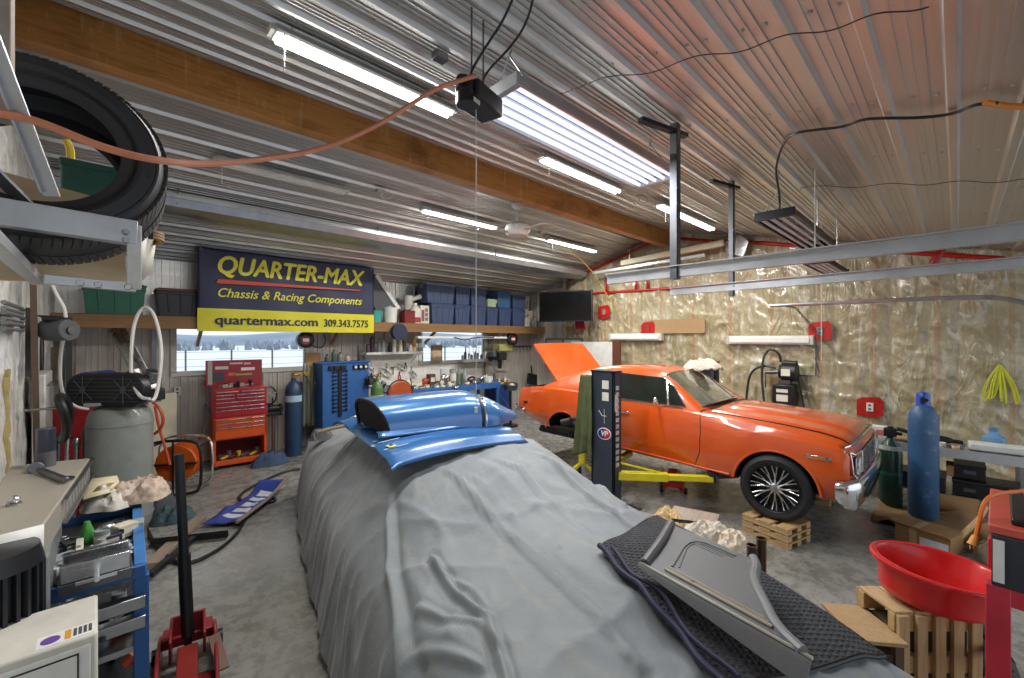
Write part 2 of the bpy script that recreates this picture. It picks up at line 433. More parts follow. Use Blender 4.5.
def film_h(y, z):
    s = abs(((y-.0) % .74)/.74-.5)*2           # 1 at the studs
    bulge = .05*(1-s**3)
    q = V(y*1.6+z*.8, z*2.4-y*.9, 1.3)
    r = 1-abs(noise.noise(q*1.3))*2; r2 = 1-abs(noise.noise(V(y*3-z*4.5, z*2+y, 7)))*2
    return bulge*(.7+.6*noise.noise(V(y, z, 2)))+.035*max(0, r)**5*(1-s*.5)+.022*max(0, r2)**6
def wr(u, v):
    y = YF+(7.5-YF)*u; z = roof_z(y)*v*1.01
    return (XR-film_h(y, z), y, z)
g = G(); g.grid(wr, 330, 96); g.box(XR+.02, XR+.16, YF, YB+.14, 0, 3.1); g.prism([(YF, 2.9), (YB+.1, 2.9), (YB+.1, roof_z(YB)), (RIDGE_Y, RIDGE_Z), (YF, roof_z(YF))], XR+.02, XR+.16, 'x')
struct(g.build('wall_right', M_plastic, ang=60))
g = G(); liner_panel(g, 7.5, YB, 0, 3.45, lambda x, h, z: (XR-.01-h, x, z)); o = struct(g.build('wall_right', M_liner, ang=20))
# left wall: white-silver film
def film_white():
    t = NT('white_film'); n = t.noise(3, 6, .7, t.mapping((1, 2, .6)), 2)
    t.col(t.ramp(n, [(.32, '#b5b2a8'), (.48, '#dddbd5'), (.65, '#f4f3ef')])); t.b.inputs['Roughness'].default_value = .3; t.b.inputs['Coat Weight'].default_value = .5
    t.bump(t.noise(5, 5, .6, t.mapping((1, 2.5, .6)), 2), .8, .04); return t.m
def wl(u, v):
    y = YF+(YB-YF)*u; z = roof_z(y)*v*1.01
    r = 1-abs(noise.noise(V(y*3.5, z*.9, 4)))*2; return (XL+.035*max(0, r)**3, y, z)
g = G(); g.grid(wl, 260, 60); g.box(XL-.2, XL-.04, YF, YB+.1, 0, 3.2); struct(g.build('wall_left', film_white(), ang=60))
# ridge beam
def beam_mat():
    t = NT('stained_glulam'); n = t.noise(3, 8, .65, t.mapping((.7, 12, 12)), .6)
    c = t.ramp(n, [(.25, '#96612a'), (.55, '#c48b4c'), (.8, '#a06a30')])
    s = t.noise(2.2, 5, .7, t.mapping((6, 1, .9)))
    c = t.mix(t.ramp(s, [(.56, 0.), (.7, .6)]), c, '#e0c090')
    d = t.noise(1.1, 4, .6, t.mapping((1.5, 1, 3)))
    c = t.mix(t.ramp(d, [(.5, 0.), (.68, .65)]), c, '#6b4520')
    t.col(c); t.b.inputs['Roughness'].default_value = .42; t.bump(n, .1, .004); return t.m
g = G(); g.box(XL, XR-.08, RIDGE_Y-.08, RIDGE_Y+.08, 4.1, RIDGE_Z-.01); struct(g.build('ridge_beam', beam_mat(), bevel=.006))
# red sheathing tape on the gable film (part of the room's trim)
def tape(pts, w, name='trim_tape'):
    g = G()
    for p, q in zip(pts, pts[1:]):
        p = V(*p); q = V(*q); n = max(2, int((q-p).length/.12)); d = (q-p).normalized(); up = d.cross(V(-1, 0, 0))
        vs = []
        for i in range(n+1):
            c = p+(q-p)*(i/n); k = .008*noise.noise(c*9)
            for s_ in (-1, 1): vs.append(c+up*s_*w/2*(1+.25*noise.noise(c*5+V(s_, 0, 0)))+V(-k-.012, 0, 0))
        g.add(vs, [(2*i, 2*i+2, 2*i+3, 2*i+1) for i in range(n)])
    return struct(g.build(name, M_tape, solid=.002))
XT = XR-.06
tape([(XT, 7.3, 3.62), (XT, RIDGE_Y+.1, roof_z(RIDGE_Y)-.12), (XT, 3.2, roof_z(3.2)-.16), (XT, 2.7, roof_z(2.7)-.13), (XT, YF, roof_z(YF)-.14)], .07, 'trim_1')
tape([atX(570, 295, XT), atX(735, 284, XT), atX(1060, 256, XT)], .06, 'trim_2')
tape([(XT, 6.05, 3.15), (XT, 6.05, 3.55)], .09, 'trim_3'); tape([(XT, 5.25, 3.2), (XT, 5.25, 3.6)], .07, 'trim_4'); tape([(XT, 4.95, 3.2), (XT, 4.95, 3.6)], .07, 'trim_5')
tape([(XT, .3, 3.1), (XT, .12, 3.5)], .1, 'trim_6'); tape([atX(655, 333, XT), atX(705, 332, XT)], .035, 'trim_7')
# lamps: every shop light has its own area lamp just below its tube
def lamp(loc, L, W, rot, power, color=(1, .97, .92)):
    l = bpy.data.lights.new('lamp', 'AREA'); l.shape = 'RECTANGLE'; l.size = L; l.size_y = W; l.energy = power; l.color = color
    o = bpy.data.objects.new('tube_lamp', l); COL.objects.link(o); o.location = loc; o.rotation_euler = rot; return o
# ================================================================ things under the ceiling
M_tube = mat('#fffdf6', .4, var=0, emit=9.); M_tube_soft = mat('#f4f6ff', .4, var=0, emit=.75); M_lens = mat('#f2f2ee', .25, var=.03)
def shop_light(x0, x1, y, z, label, group, lit=True, chain=.45):
    L = x1-x0
    t = thing('shop_light', label, 'light', ((x0+x1)/2, y, z), 0, group)
    g = G(); g.prism([(-.075, 0), (-.055, .045), (.055, .045), (.075, 0), (.06, -.012), (-.06, -.012)], -L/2, L/2, 'x'); g.box(-L/2-.03, -L/2, -.05, .05, -.005, .035); g.box(L/2, L/2+.03, -.05, .05, -.005, .035)
    g.build('housing', M_white, t, bevel=.003)
    g = G()
    for s in (-1, 1): g.cyl((-L/2+.02, s*.03, -.022), (L/2-.02, s*.03, -.022), .019, n=10)
    g.build('tube', M_tube if lit else M_lens, t)
    for s in (-1, 1): g = G(); g.tube([(s*L*.42, 0, .04), (s*L*.42, 0, .1)], .004, n=5); g.build('hanger', M_steel, t)
    if chain:
        g = G(); n = 12
        for i in range(n): g.ell((-L*.47, -.07, -.02-chain*i/n*.55), (.006, .006, .014), 6, 4)
        g.build('pull_chain', M_white, t)
    if lit: lamp((t.location.x, y, z-.05), L, .12, (0, 0, 0), 62*L/1.5)
    return t
def zc(y): return roof_z(y)-.1
GS = 'lit tube shop lights under the ribbed metal ceiling'
shop_light(.82, 2.22, 3.06, zc(3.06), 'long lit white tube light running up to the black opener box', GS)
shop_light(3.52, 5.05, 3.17, zc(3.17), 'lit white tube light on the ceiling seen just below the big hanging reflector', GS)
shop_light(5.9, 7.85, 3.02, zc(3.02), 'lit white tube light on the ceiling close to the end gable peak', GS)
shop_light(3.6, 5.1, 5.7, zc(5.7), 'lit white tube light beyond the wood beam, before the ceiling fan', GS)
shop_light(6.5, 8.1, 5.68, zc(5.68), 'lit white tube light past the fan, a yellow cord hanging from it', GS)
shop_light(.95, 2.42, 5.72, zc(5.72), 'unlit tube light on the ceiling above the advertising banner', None, lit=False)
# little white ceiling outlets with cords
def outlet_box(loc, label, r=.06):
    t = thing('ceiling_socket', label, 'socket', loc)
    g = G(); g.box(-r, r, -r*.7, r*.7, -.04, .0); g.cyl((0, 0, -.04), (0, 0, -.06), r*.5); g.build('socket_box', M_offwhite, t, bevel=.004)
    g = G(); g.tube([(0, 0, -.05), (.05, .02, -.12), (.12, .0, -.1), (.2, -.02, -.03)], .008, smooth=2); g.build('cord', M_white, t)
    return t
outlet_box((2.85, 5.6, roof_z(5.6)-.03), 'small white ceiling socket with a looped cord, above the banner')
outlet_box((6.2, 5.6, roof_z(5.6)-.03), 'small white ceiling socket between the fan and the far tube light')
outlet_box((5.6, 3.15, roof_z(3.15)-.03), 'small white ceiling socket ahead of the tube light near the gable peak')
outlet_box((7.6, 2.6, roof_z(2.6)-.03), 'small white twin lamp head on the ceiling beside the hanging posts')
# high bay fixtures
def high_bay(x0, x1, y0, y1, z, n, label, group, rim, chains, on=True, depth=.06):
    cx = (x0+x1)/2; cy = (y0+y1)/2; L = x1-x0; W = y1-y0
    t = thing('hanging_reflector_light', label, 'light', (cx, cy, z), 0, group)
    g = G(); g.box(-L/2, L/2, -W/2, W/2, depth-.01, depth)
    for s in (-1, 1): g.prism([(s*W/2, depth), (s*(W/2+.012), -.01), (s*(W/2-.004), -.01), (s*(W/2-.01), depth)], -L/2, L/2, 'x')
    g.build('housing', rim, t)
    for s in (-1, 1): g = G(); g.box(s*L/2-.02, s*L/2+.02, -W/2-.01, W/2+.01, -.015, depth+.005); g.build('end_cap', M_blackm if rim is M_blackm else M_galv, t, bevel=.004)
    g = G(); p = W/n
    for i in range(n):
        y = -W/2+p*(i+.5)
        g.grid(lambda u, v: (-L/2+.03+(L-.06)*u, y-p*.46+p*.92*v, depth-.015-.03*abs(2*v-1)**1.5), 1, 8)
    g.build('reflector', mat('#dfe3f2', .25, .3, var=.04) if on else M_alum, t)
    for i in range(n):
        y = -W/2+p*(i+.5); g = G(); g.cyl((-L/2+.03, y, .008), (L/2-.03, y, .008), .016, n=8); g.build('tube', M_tube_soft if on else mat('#cfcad0', .3), t)
    for s in (-1, 1):
        g = G()
        for k in (-1, 1): g.tube([(s*L*.44, k*W*.42, depth), (s*L*.44, 0, depth+chains)], .006, n=5)
        g.tube([(s*L*.44, 0, depth+chains), (s*L*.44+.02, 0, roof_z(cy)-z-.01)], .006, n=5); g.build('chain', M_steel, t)
    return t
high_bay(1.72, 3.72, 1.73, 2.13, 3.5, 5, 'large hanging reflector light with bright white louvres, behind the black opener box', None, M_galv, .25)
lamp((2.72, 1.93, 3.46), 1.9, .36, (0, 0, 0), 30, (.92, .95, 1))
high_bay(4.6, 6.5, 1.04, 1.36, 3.2, 4, 'black framed four tube light hanging on a cord, nearer the camera than its twin', 'black framed hanging lights', M_blackm, .2, False)
high_bay(5.75, 7.05, .99, 1.2, 2.9, 4, 'smaller black framed tube light hanging lowest, just above the garage door track', 'black framed hanging lights', M_blackm, .2, False)
# ceiling fan, blades seen edge-on and at rest
t = thing('ceiling_fan', 'small white ceiling fan hanging beyond the wood beam', 'fan', (5.0, 5.05, roof_z(5.05)-.03))
g = G(); g.lathe([(.0, 0), (.1, 0), (.09, -.05), (.05, -.08), (0, -.08)]); g.build('canopy', M_white, t)
g = G(); g.cyl((0, 0, -.06), (0, 0, -.36), .018); g.build('down_rod', M_white, t)
g = G(); g.lathe([(0, -.30), (.10, -.31), (.19, -.36), (.21, -.44), (.16, -.52), (0, -.54)]); g.build('motor', M_white, t)
for k in range(3):
    a = k*2*PI/3+.5; M = Matrix.Rotation(a, 4, 'Z') @ Matrix.Rotation(.2, 4, 'X'); g = G()
    g.prism([(.1, -.03), (.2, -.06), (.62, -.075), (.66, -.02), (.64, .05), (.2, .05), (.1, .03)], -.455, -.445, 'z', M=Matrix.Rotation(a, 4, 'Z')); g.build('blade', mat('#d2d3d0', .4), t, bevel=.002)
# garage opener with rope, cables
t = thing('door_opener', 'black electric opener box hanging from the ceiling at the end of the tube light', 'opener', (1.42, 1.72, 3.22), math.radians(15)); t.scale = (.68, .68, .68); t.location = (1.46, 1.77, 3.28)
g = G(); g.box(-.16, .2, -.11, .11, -.02, .13); g.box(-.2, -.16, -.08, .08, 0, .1); g.build('opener_housing', M_black, t, bevel=.02)
g = G(); g.cyl((-.14, .0, -.05), (-.14, 0, .04), .085, n=20); g.build('drive_wheel', M_blackm, t, bevel=.006)
g = G(); g.cyl((-.2, .0, .11), (.08, .03, .15), .05, n=14); g.cyl((-.24, 0, .11), (-.2, 0, .11), .035); g.build('motor', M_black, t, bevel=.006)
g = G(); g.prism([(-.18, -.055), (-.1, -.055), (-.1, -.02), (-.18, -.02)], -.087, -.086, 'y'); g.build('badge', M_paper, t)
g = G()
for x in (-.02, .14): g.bar((x, .05, .12), (x, .05, (roof_z(1.85)-3.3)/.68), .012, .008)
g.build('hanger', M_steel_d, t)
g = G(); g.tube([(-.03, .0, 0), (-.031, 0, -.8), (-.03, .0, -2.35)], .004, n=5); g.cyl((-.03, 0, -2.38), (-.03, 0, -2.34), .012); g.build('pull_cord', M_white, t)
def cord(name, pts, r, m, label, cat='cord', group=None, smooth=3, n=7):
    g = G(); g.tube(pts, r, n=n, smooth=smooth); return tag(g.build(name, m), label, cat, group)
cord('power_cable', [(1.36, 1.7, 3.36), atd(470, 72, 2.3), atd(487, 45, 2.25), atd(505, 18, 2.2), atd(520, -20, 2.15)], .007, M_black, 'black power cord rising from the opener box, the one further to the banner side', group='black cords above the opener')
cord('power_cable', [(1.42, 1.7, 3.36), atd(488, 70, 2.35), atd(510, 48, 2.2), atd(528, 22, 2.1), atd(537, -20, 2.0)], .006, M_black, 'black power cord rising from the opener box, bowing out towards the hanging reflector', group='black cords above the opener')
g = G(); g.box(-.045, .045, -.035, .035, -.05, 0); o = g.build('junction_box', M_steel_d, bevel=.004); o.location = (1.62, 2.36, roof_z(2.36)-.08); tag(o, 'grey metal junction box on the ceiling beside the opener', 'box')
cord('extension_cable', [atd(-40, 108, 1.0), atd(0, 113, 1.05), atd(30, 119, 1.1), atd(60, 130, 1.12), atd(100, 147, 1.15), atd(150, 160, 1.25), atd(200, 165, 1.42), atd(260, 160, 1.65), atd(320, 150, 1.9), atd(370, 130, 1.98), atd(410, 105, 2.03), atd(436, 88, 2.06), (1.33, 1.63, 3.335)], .0105, mat('#e59470', .4), 'orange extension cord strung from the tyre rack to the opener box')
# long metal duct rail hung under the far slope
t = thing('conduit_rail', 'long pale metal rail hung under the ceiling above the banner and blue bins', 'rail', (4.9, 6.55, 3.72))
g = G(); g.bar((-5.3, 0, .06), (4.1, .1, .06), .035, .05); g.bar((-5.3, .42, -.07), (4.1, .5, -.07), .03, .045); g.build('rail_edge', M_galv_w, t)
g = G(); g.prism([(.0, .03), (.04, -.06), (.2, -.12), (.40, -.10), (.42, -.06), (.41, -.06), (.39, -.09), (.2, -.105), (.05, -.05), (.015, .04)], -5.3, 4.1, 'x'); g.build('trough', M_galv, t)
for x in (-4.2, -1.6, 1.0, 3.4):
    g = G(); g.bar((x, .02, -.03), (x+.03, .1, .34), .02, .008); g.bar((x+.0, .28, -.03), (x+.03, .1, .34), .012, .006); g.build('hanger', M_steel, t)
# angle brackets and posts with the garage door tracks
def hang_post(p, zb, bl, label, group, w=.045, brace=False):
    t = thing('hanging_post', label, 'post', (p[0], p[1], zb), 0, group); h = roof_z(p[1])-zb-.03
    g = G(); g.box(-w/2, w/2, -w/2, -w/2+.006, 0, h); g.box(-w/2, -w/2+.006, -w/2, w/2, 0, h); g.box(w/2-.006, w/2, -w/2, w/2, 0, h); g.build('upright', M_steel_d, t, bevel=.001)
    g = G(); g.bar((-bl*.75, .09, h-.06+.0), (bl*.25, -.03, h-.06), .05, .03); g.build('ceiling_angle', M_blackm, t)
    g = G()
    for k in range(6): g.cyl((-w/2-.001, -w/2-.003, .1+.12*k), (-w/2-.001, -w/2-.003, .11+.12*k), .008, n=8)
    if brace: g.bar((0, 0, h*.72), (.0, .32, h+.02), .03, .008)
    g.build('brace' if brace else 'bolt', M_steel_d, t)
    return t
hang_post((3.28, 1.545), 2.52, .5, 'thicker grey perforated post hanging from the ceiling, nearer the big reflector', 'ceiling posts carrying the door tracks', .06)
hang_post((5.0, 1.715), 2.52, .45, 'thinner grey post with diagonal brace hanging from the ceiling', 'ceiling posts carrying the door tracks', .05, True)
def track(x, y0, y1, z0, label, w=.055, hh=.075):
    t = thing('door_track', label, 'rail', (x, y0, z0), 0, 'overhead door tracks')
    g = G(); L = y1-y0
    g.prism([(-w/2, 0), (-w/2, hh), (-w/2+.004, hh), (-w/2+.004, .004), (w/2-.004, .004), (w/2-.004, hh*.5), (w/2, hh*.5), (w/2, 0)], 0, L, 'y'); g.build('channel', M_galv_w, t)
    g = G(); g.bar((-w/2-.02, 0, hh+.006), (-w/2-.02, L, hh+.006), .04, .006); g.build('flange', M_galv_w, t)
    return t
track(3.3, -2.4, 2.17, 2.54, 'upper galvanised door track, fixed to the thicker hanging post')
track(5.0, -2.4, 2.4, 2.58, 'middle galvanised door track, fixed to the thinner hanging post')
t = thing('curved_rail', 'thin round-edged metal rail, the lowest of the three along the plastic wall', 'rail', (8.0, 2.15, 2.6))
g = G(); g.tube([(0, 0, 0), (0, -2.3, -.01), (0, -2.6, -.06), (.02, -3.1, -.3), (.02, -3.3, -.9)], .028, n=8, smooth=2); g.build('rail_tube', M_galv, t)
g = G(); g.bar((.0, -.1, .02), (1.15, -.1, .02), .03, .02); g.build('wall_bracket', M_steel_d, t)
# double gutter-like lamp housing on the gable
t = thing('strip_fixture', 'long beige strip fixture hung at the gable peak', 'fixture', (8.75, 4.3, 3.78), 0)
g = G(); g.bar((0, -1.15, .14), (0, 1.1, .02), .1, .12); g.build('upper_housing', M_cream, t, bevel=.01)
g = G(); g.bar((0, -.8, -.05), (0, 1.9, -.12), .08, .07); g.build('lower_housing', M_galv_w, t, bevel=.01)
g = G()
for y in (-.9, .9): g.bar((0, y, .1), (0, y, roof_z(4.3+y)-3.78), .015, .008)
g.build('hanger', M_steel, t)
g = G(); g.prism([(3.15, 3.74), (2.85, 3.62), (2.75, 3.9), (2.9, 4.06), (3.2, 3.95)], 8.9, 8.93, 'x'); tag(g.build('foil_flap', mat('#c9ccd0', .2, .8), bevel=.004), 'crumpled silver foil flap beside the strip fixture at the peak', 'foil')
# black cord and orange plug over the near ceiling
def atceil(x, y, off):
    k = (x-512)/F; m = (339-y)/F; a0 = (RIDGE_Z-SLOPE*RIDGE_Y)-off
    d = (a0-H)/(m-SLOPE*(SA-k*CA)); return atd(x, y, d)
cord('light_cable', [atceil(q[0], q[1], .05) for q in ((998, 103), (975, 104), (955, 114), (920, 118), (888, 118), (862, 119), (845, 127), (812, 130), (790, 134))]+[atd(780, 150, 3.6), atd(775, 172, 3.8), atd(779, 190, 4.0), atd(780, 206, 4.15), (4.75, 1.2, 3.3)], .009, M_black, 'black cord looping over the ceiling down to a black framed light')
t = cord('orange_cable', [atceil(q[0], q[1], .05) for q in ((985, 102), (1000, 105), (1024, 107), (1060, 108), (1120, 112))], .016, mat('#e88a2a', .4), 'orange cord end plugged in on the ceiling, running out of the picture')
cord('ceiling_wire', [atceil(x, 84-(x-590)*.235+3*math.sin(x*.07), .045) for x in range(560, 930, 9)], .003, M_black, 'thin dark lap seam line across the ceiling ribs, nearest to the camera', smooth=0, group='lap seam lines across the ceiling')  # dark tube added for the shadow line of a sheet lap seam
cord('ceiling_wire', [atceil(x, 188-(x-800)*.035+1.5*math.sin(x*.09), .045) for x in range(800, 1060, 9)], .003, M_black, 'thin dark lap seam line across the ceiling ribs, close to the gable wall', smooth=0, group='lap seam lines across the ceiling')  # second added tube, stands in for the shaded lap of the sheets
cord('yellow_cable', [(6.62, 5.66, 4.05), (7.2, 5.2, 3.55), (7.6, 5.0, 2.9), (8.2, 4.9, 2.35)], .01, mat('#d9b84a', .5), 'yellow cord slanting down from a tube light', smooth=1)
cord('pull_string', [atceil(815, 170, .05), atceil(815, 170, .05)-V(0, 0, .7)], .004, M_white, 'white pull string hanging by the black framed light', smooth=0)
cord('pull_string', [(7.45, 1.35, 3.7), (7.45, 1.35, 1.75)], .004, M_white, 'long white string hanging before the plastic wall', smooth=0)
# ================================================================ orange coupe
def car_paint():
    t = NT('orange_car_paint'); n = t.noise(2.5, 5, .6)
    t.col(t.ramp(n, [(.3, '#d64f12'), (.7, '#e2601c')])); t.b.inputs['Roughness'].default_value = .3; t.b.inputs['Coat Weight'].default_value = 1; t.b.inputs['Coat Roughness'].default_value = .04
    return t.m
M_car = car_paint()
M_cglass = mat('#1d241f', .06, coat=1., var=.05)
def ws_glass():
    t = NT('dusty_windscreen'); n = t.noise(3, 4); t.col(t.ramp(n, [(.3, '#4c5245'), (.7, '#767a68')])); t.b.inputs['Roughness'].default_value = .12; t.b.inputs['Coat Weight'].default_value = 1; return t.m
M_wsglass = ws_glass()
car = thing('coupe_car', 'orange two door muscle car with the boot lid raised, up on a lift', 'car', (5.83, 1.3, 0), -PI/2); car.scale = (.985, .93, 1)
# stations: x, half width at rocker, half width max, z bottom, z widest, z crease, half width at shoulder, z shoulder, z centre
ST = [(-3.86, .70, .80, .84, .98, 1.10, .72, 1.19, 1.20),
      (-3.80, .76, .86, .80, .98, 1.12, .80, 1.235, 1.25),
      (-3.55, .80, .90, .74, .96, 1.14, .86, 1.275, 1.30),
      (-3.15, .84, .92, .69, .96, 1.16, .88, 1.295, 1.335),
      (-2.82, .86, .93, .66, .96, 1.17, .88, 1.300, 1.35),
      (-2.40, .87, .935, .62, .95, 1.16, .87, 1.285, 1.32),
      (-1.90, .87, .92, .585, .92, 1.13, .86, 1.235, 1.24),
      (-1.40, .87, .915, .565, .90, 1.11, .86, 1.215, 1.22),
      (-.92, .87, .915, .545, .88, 1.09, .86, 1.20, 1.215),
      (-.72, .87, .915, .535, .88, 1.085, .86, 1.185, 1.215),
      (-.40, .87, .92, .525, .88, 1.075, .855, 1.165, 1.205),
      (0, .87, .925, .52, .87, 1.055, .85, 1.135, 1.185),
      (.35, .86, .92, .515, .85, 1.03, .84, 1.10, 1.15),
      (.58, .84, .905, .51, .83, 1.00, .82, 1.06, 1.11),
      (.66, .82, .89, .52, .82, .97, .80, 1.03, 1.075),
      (.70, .80, .87, .53, .80, .95, .78, 1.00, 1.04)]
def st(x): return interp([(s[0], s[1:]) for s in ST], x)
def sect(x):
    wr_, wm, zb, zw, zc_, ws, zs, zt = st(x)
    P = [(wr_*.96, zb), (wr_, zb+.03), (wr_+(wm-wr_)*.6, zb+.11), (wm, zw-.08), (wm, zw), (wm-.005, (zw+zc_)/2), (wm-.02, zc_), (ws+.02, zc_+(zs-zc_)*.45), (ws, zs-.012), (ws-.03, zs), (ws-.10, zs+(zt-zs)*.25), (ws*.6, zs+(zt-zs)*.75), (ws*.3, zt), (0, zt)]
    return P
xs = []
for a, b in zip(ST, ST[1:]):
    n = max(1, int((b[0]-a[0])/.06)); xs += [a[0]+(b[0]-a[0])*i/n for i in range(n)]
xs.append(ST[-1][0])
# smooth station values
def body_mesh():
    g = G(); vs = []; K = None
    for x in xs:
        a = sect(x); b = sect(max(-3.86, x-.12)); c = sect(min(.70, x+.12))
        P = [((p[0]*2+q[0]+r[0])/4, (p[1]*2+q[1]+r[1])/4) for p, q, r in zip(a, b, c)] if -3.7 < x < .55 else a
        full = [(-y, z) for y, z in P]+[(y, z) for y, z in P[::-1][1:]]
        K = len(full); vs += [(x, y, z) for y, z in full]
    n = len(xs)
    fs = [(i*K+k, i*K+(k+1) % K, (i+1)*K+(k+1) % K, (i+1)*K+k) for i in range(n-1) for k in range(K)]
    fs += [tuple(range(K))[::-1], tuple(range((n-1)*K, n*K))]
    g.add(vs, fs); return g
def carve(obj, cutters):
    """subtract cutter meshes and keep the result as plain mesh data"""
    tmp = []
    for c in cutters:
        o = c.build('cut', list(obj.data.materials), obj, origin=(0, 0, 0)); tmp.append(o)
        md = obj.modifiers.new('b', 'BOOLEAN'); md.object = o; md.operation = 'DIFFERENCE'; md.solver = 'EXACT'
    bpy.context.view_layer.update()
    dg = bpy.context.evaluated_depsgraph_get(); me = bpy.data.meshes.new_from_object(obj.evaluated_get(dg))
    obj.modifiers.clear(); obj.data = me
    for o in tmp: bpy.data.objects.remove(o)
    me.polygons.foreach_set('use_smooth', [True]*len(me.polygons)); me.set_sharp_from_angle(angle=math.radians(28))
body = body_mesh().build('body', [M_car, M_black], car)
cut = []
c = G(); c.cyl((-2.80, -1.2, .62), (-2.80, 1.2, .62), .355, n=40, m=1); cut.append(c)
for s in (-1, 1):
    c = G(); c.cyl((0, s*1.2, .50), (0, s*.55, .50), .405, n=40, m=1); cut.append(c)
c = G(); c.box(-3.72, -2.95, -.72, .72, .98, 1.6, m=1); cut.append(c)          # open boot
carve(body, cut)
# wheel arch lips
for x, z, r, a0, a1 in ((-2.80, .62, .355, 12, 168), (0, .50, .405, 5, 175)):
    for s in (-1, 1):
        g = G(); g.tube([(x+math.cos(math.radians(a))*r, s*(.912 if x == 0 else .922), z+math.sin(math.radians(a))*r) for a in range(a0, a1+1, 6)], .014, n=8); g.build('wheel_arch_lip', M_car, car)
# hood panel: raised centre, proud of the body with a dark gap
def hood_fn(u, v):
    x = -.70+1.385*u; w = .70-.02*u; y = -w+2*w*v; s = st(min(x, .70)); e = abs(2*v-1)
    zt = s[6]+(s[7]-s[6])*(1-(e*w/(.86))**2)
    bulge = .03*smoothstep(.45, .36, abs(y))*smoothstep(0, .12, u)*(1-.4*u)
    z = zt+.012+bulge-.012*smoothstep(.93, 1, u)**2-.012*smoothstep(.95, 1, e)
    return (x, y, z)
g = G(); g.slab(hood_fn, 60, 50, -.012); g.build('hood', M_car, car, ang=50)
g = G()
for s in (-1, 1): g.tube([(-.70+1.38*i/20, s*(.71-.02*i/20), st(-.7+1.38*i/20)[6]+(st(-.7+1.38*i/20)[7]-st(-.7+1.38*i/20)[6])*.3+.004) for i in range(21)], .006, n=5)
g.build('hood_seam', M_black, car)
# greenhouse: side outline at the belt and at the roof
RF = [(-.80, 1.215, .70), (-1.0, 1.36, .67), (-1.2, 1.5, .63), (-1.34, 1.595, .60), (-1.42, 1.628, .59), (-1.6, 1.655, .585), (-1.9, 1.672, .585), (-2.2, 1.668, .585), (-2.45, 1.64, .585), (-2.6, 1.60, .58), (-2.8, 1.53, .575), (-3.0, 1.45, .57), (-3.15, 1.385, .57), (-3.28, 1.335, .57)]
def roofp(x):
    z = interp([(a[0], a[1:]) for a in RF[::-1]], x); return z
def beltw(x): return .835
def gh_sect(x):
    zt, wt = roofp(x); s = st(x); zb = s[6]-.02; wb = .84; sh = max(0., min(1., (zt-zb)/.42))
    wt2 = wb-.03-(wb-.03-wt)*sh
    P = [(wb, zb), (wb-.01, zb+.02)]
    for t_ in (.35, .7, .92): P.append((wb-.01+(wt2-wb+.01)*(t_**1.25), zb+.02+(max(zt-.07*sh-zb, .01)-.02)*t_))
    P += [(wt2-.01, zt-.045*sh), (wt2-.05, zt-.02*sh), (wt2*.7, zt-.006), (wt2*.35, zt), (0, zt)]
    return P
g = G(); vs = []; xg = [-.80-.031*i for i in range(81)]; K = None
for x in xg:
    P = gh_sect(x); full = [(-y, z) for y, z in P]+[(y, z) for y, z in P[::-1][1:]]; K = len(full); vs += [(x, y, z) for y, z in full]
g.add(vs, [(i*K+k, (i+1)*K+k, (i+1)*K+(k+1) % K, i*K+(k+1) % K) for i in range(len(xg)-1) for k in range(K-1)]); g.build('roof', M_car, car, ang=40)
# windows laid just proud of the shell
def gh_pt(x, t_, s, off=.006):
    """point on the side of the cabin, t_ 0 at the belt, 1 at the gutter"""
    P = gh_sect(x); seg = P[1:6]; f = t_*(len(seg)-1); i = min(int(f), len(seg)-2); f -= i
    y = seg[i][0]+(seg[i+1][0]-seg[i][0])*f; z = seg[i][1]+(seg[i+1][1]-seg[i][1])*f
    return (x, s*(y+off), z+off*.3)
def zfrac(x, z):
    P = gh_sect(x)[1:6]
    for i in range(len(P)-1):
        if P[i+1][1] >= z: return (i+max(0, (z-P[i][1])/max(1e-6, P[i+1][1]-P[i][1])))/(len(P)-1)
    return 1.
def side_pane(poly, s, name, nu=26, nv=8, m=None, off=.006):
    """poly: lower-front, lower-rear, upper-rear, upper-front in (x,z)"""
    a, b, c, d = poly
    def fn(u, v):
        x = (a[0]*(1-u)+b[0]*u)*(1-v)+(d[0]*(1-u)+c[0]*u)*v; z = (a[1]*(1-u)+b[1]*u)*(1-v)+(d[1]*(1-u)+c[1]*u)*v
        return gh_pt(x, zfrac(x, z), s, off)
    g = G(); g.grid(fn, nu, nv); p = g.build(name, m or M_cglass, car, ang=60)
    tr = G(); n = 14; loop = [fn(i/n, 0) for i in range(n)]+[fn(1, i/n) for i in range(n)]+[fn(1-i/n, 1) for i in range(n)]+[fn(0, 1-i/n) for i in range(n)]
    tr.tube(loop, .007, n=6, closed=True); tr.build('window_trim', M_chrome, car)
for s in (-1, 1):
    side_pane([(-.97, 1.235), (-1.18, 1.235), (-1.30, 1.53), (-1.21, 1.49)], s, 'vent_window', 8, 8)
    side_pane([(-1.20, 1.235), (-2.02, 1.255), (-2.02, 1.58), (-1.32, 1.545)], s, 'side_window')
    side_pane([(-2.06, 1.265), (-2.42, 1.33), (-2.28, 1.52), (-2.06, 1.575)], s, 'quarter_window', 12, 8)
def ws(u, v):
    x = -.845-.50*v; zt, wt = roofp(x); w = (.70-.13*v); y = -w+2*w*u; return (x+.06*(1-(2*u-1)**2)*(1-v)-.012*(1-(2*u-1)**2), y, zt+.014-.035*abs(2*u-1)**3+.02*(1-(2*u-1)**2)*(1-v)*0)
g = G(); g.grid(ws, 24, 12); g.build('windshield', M_wsglass, car, ang=60)
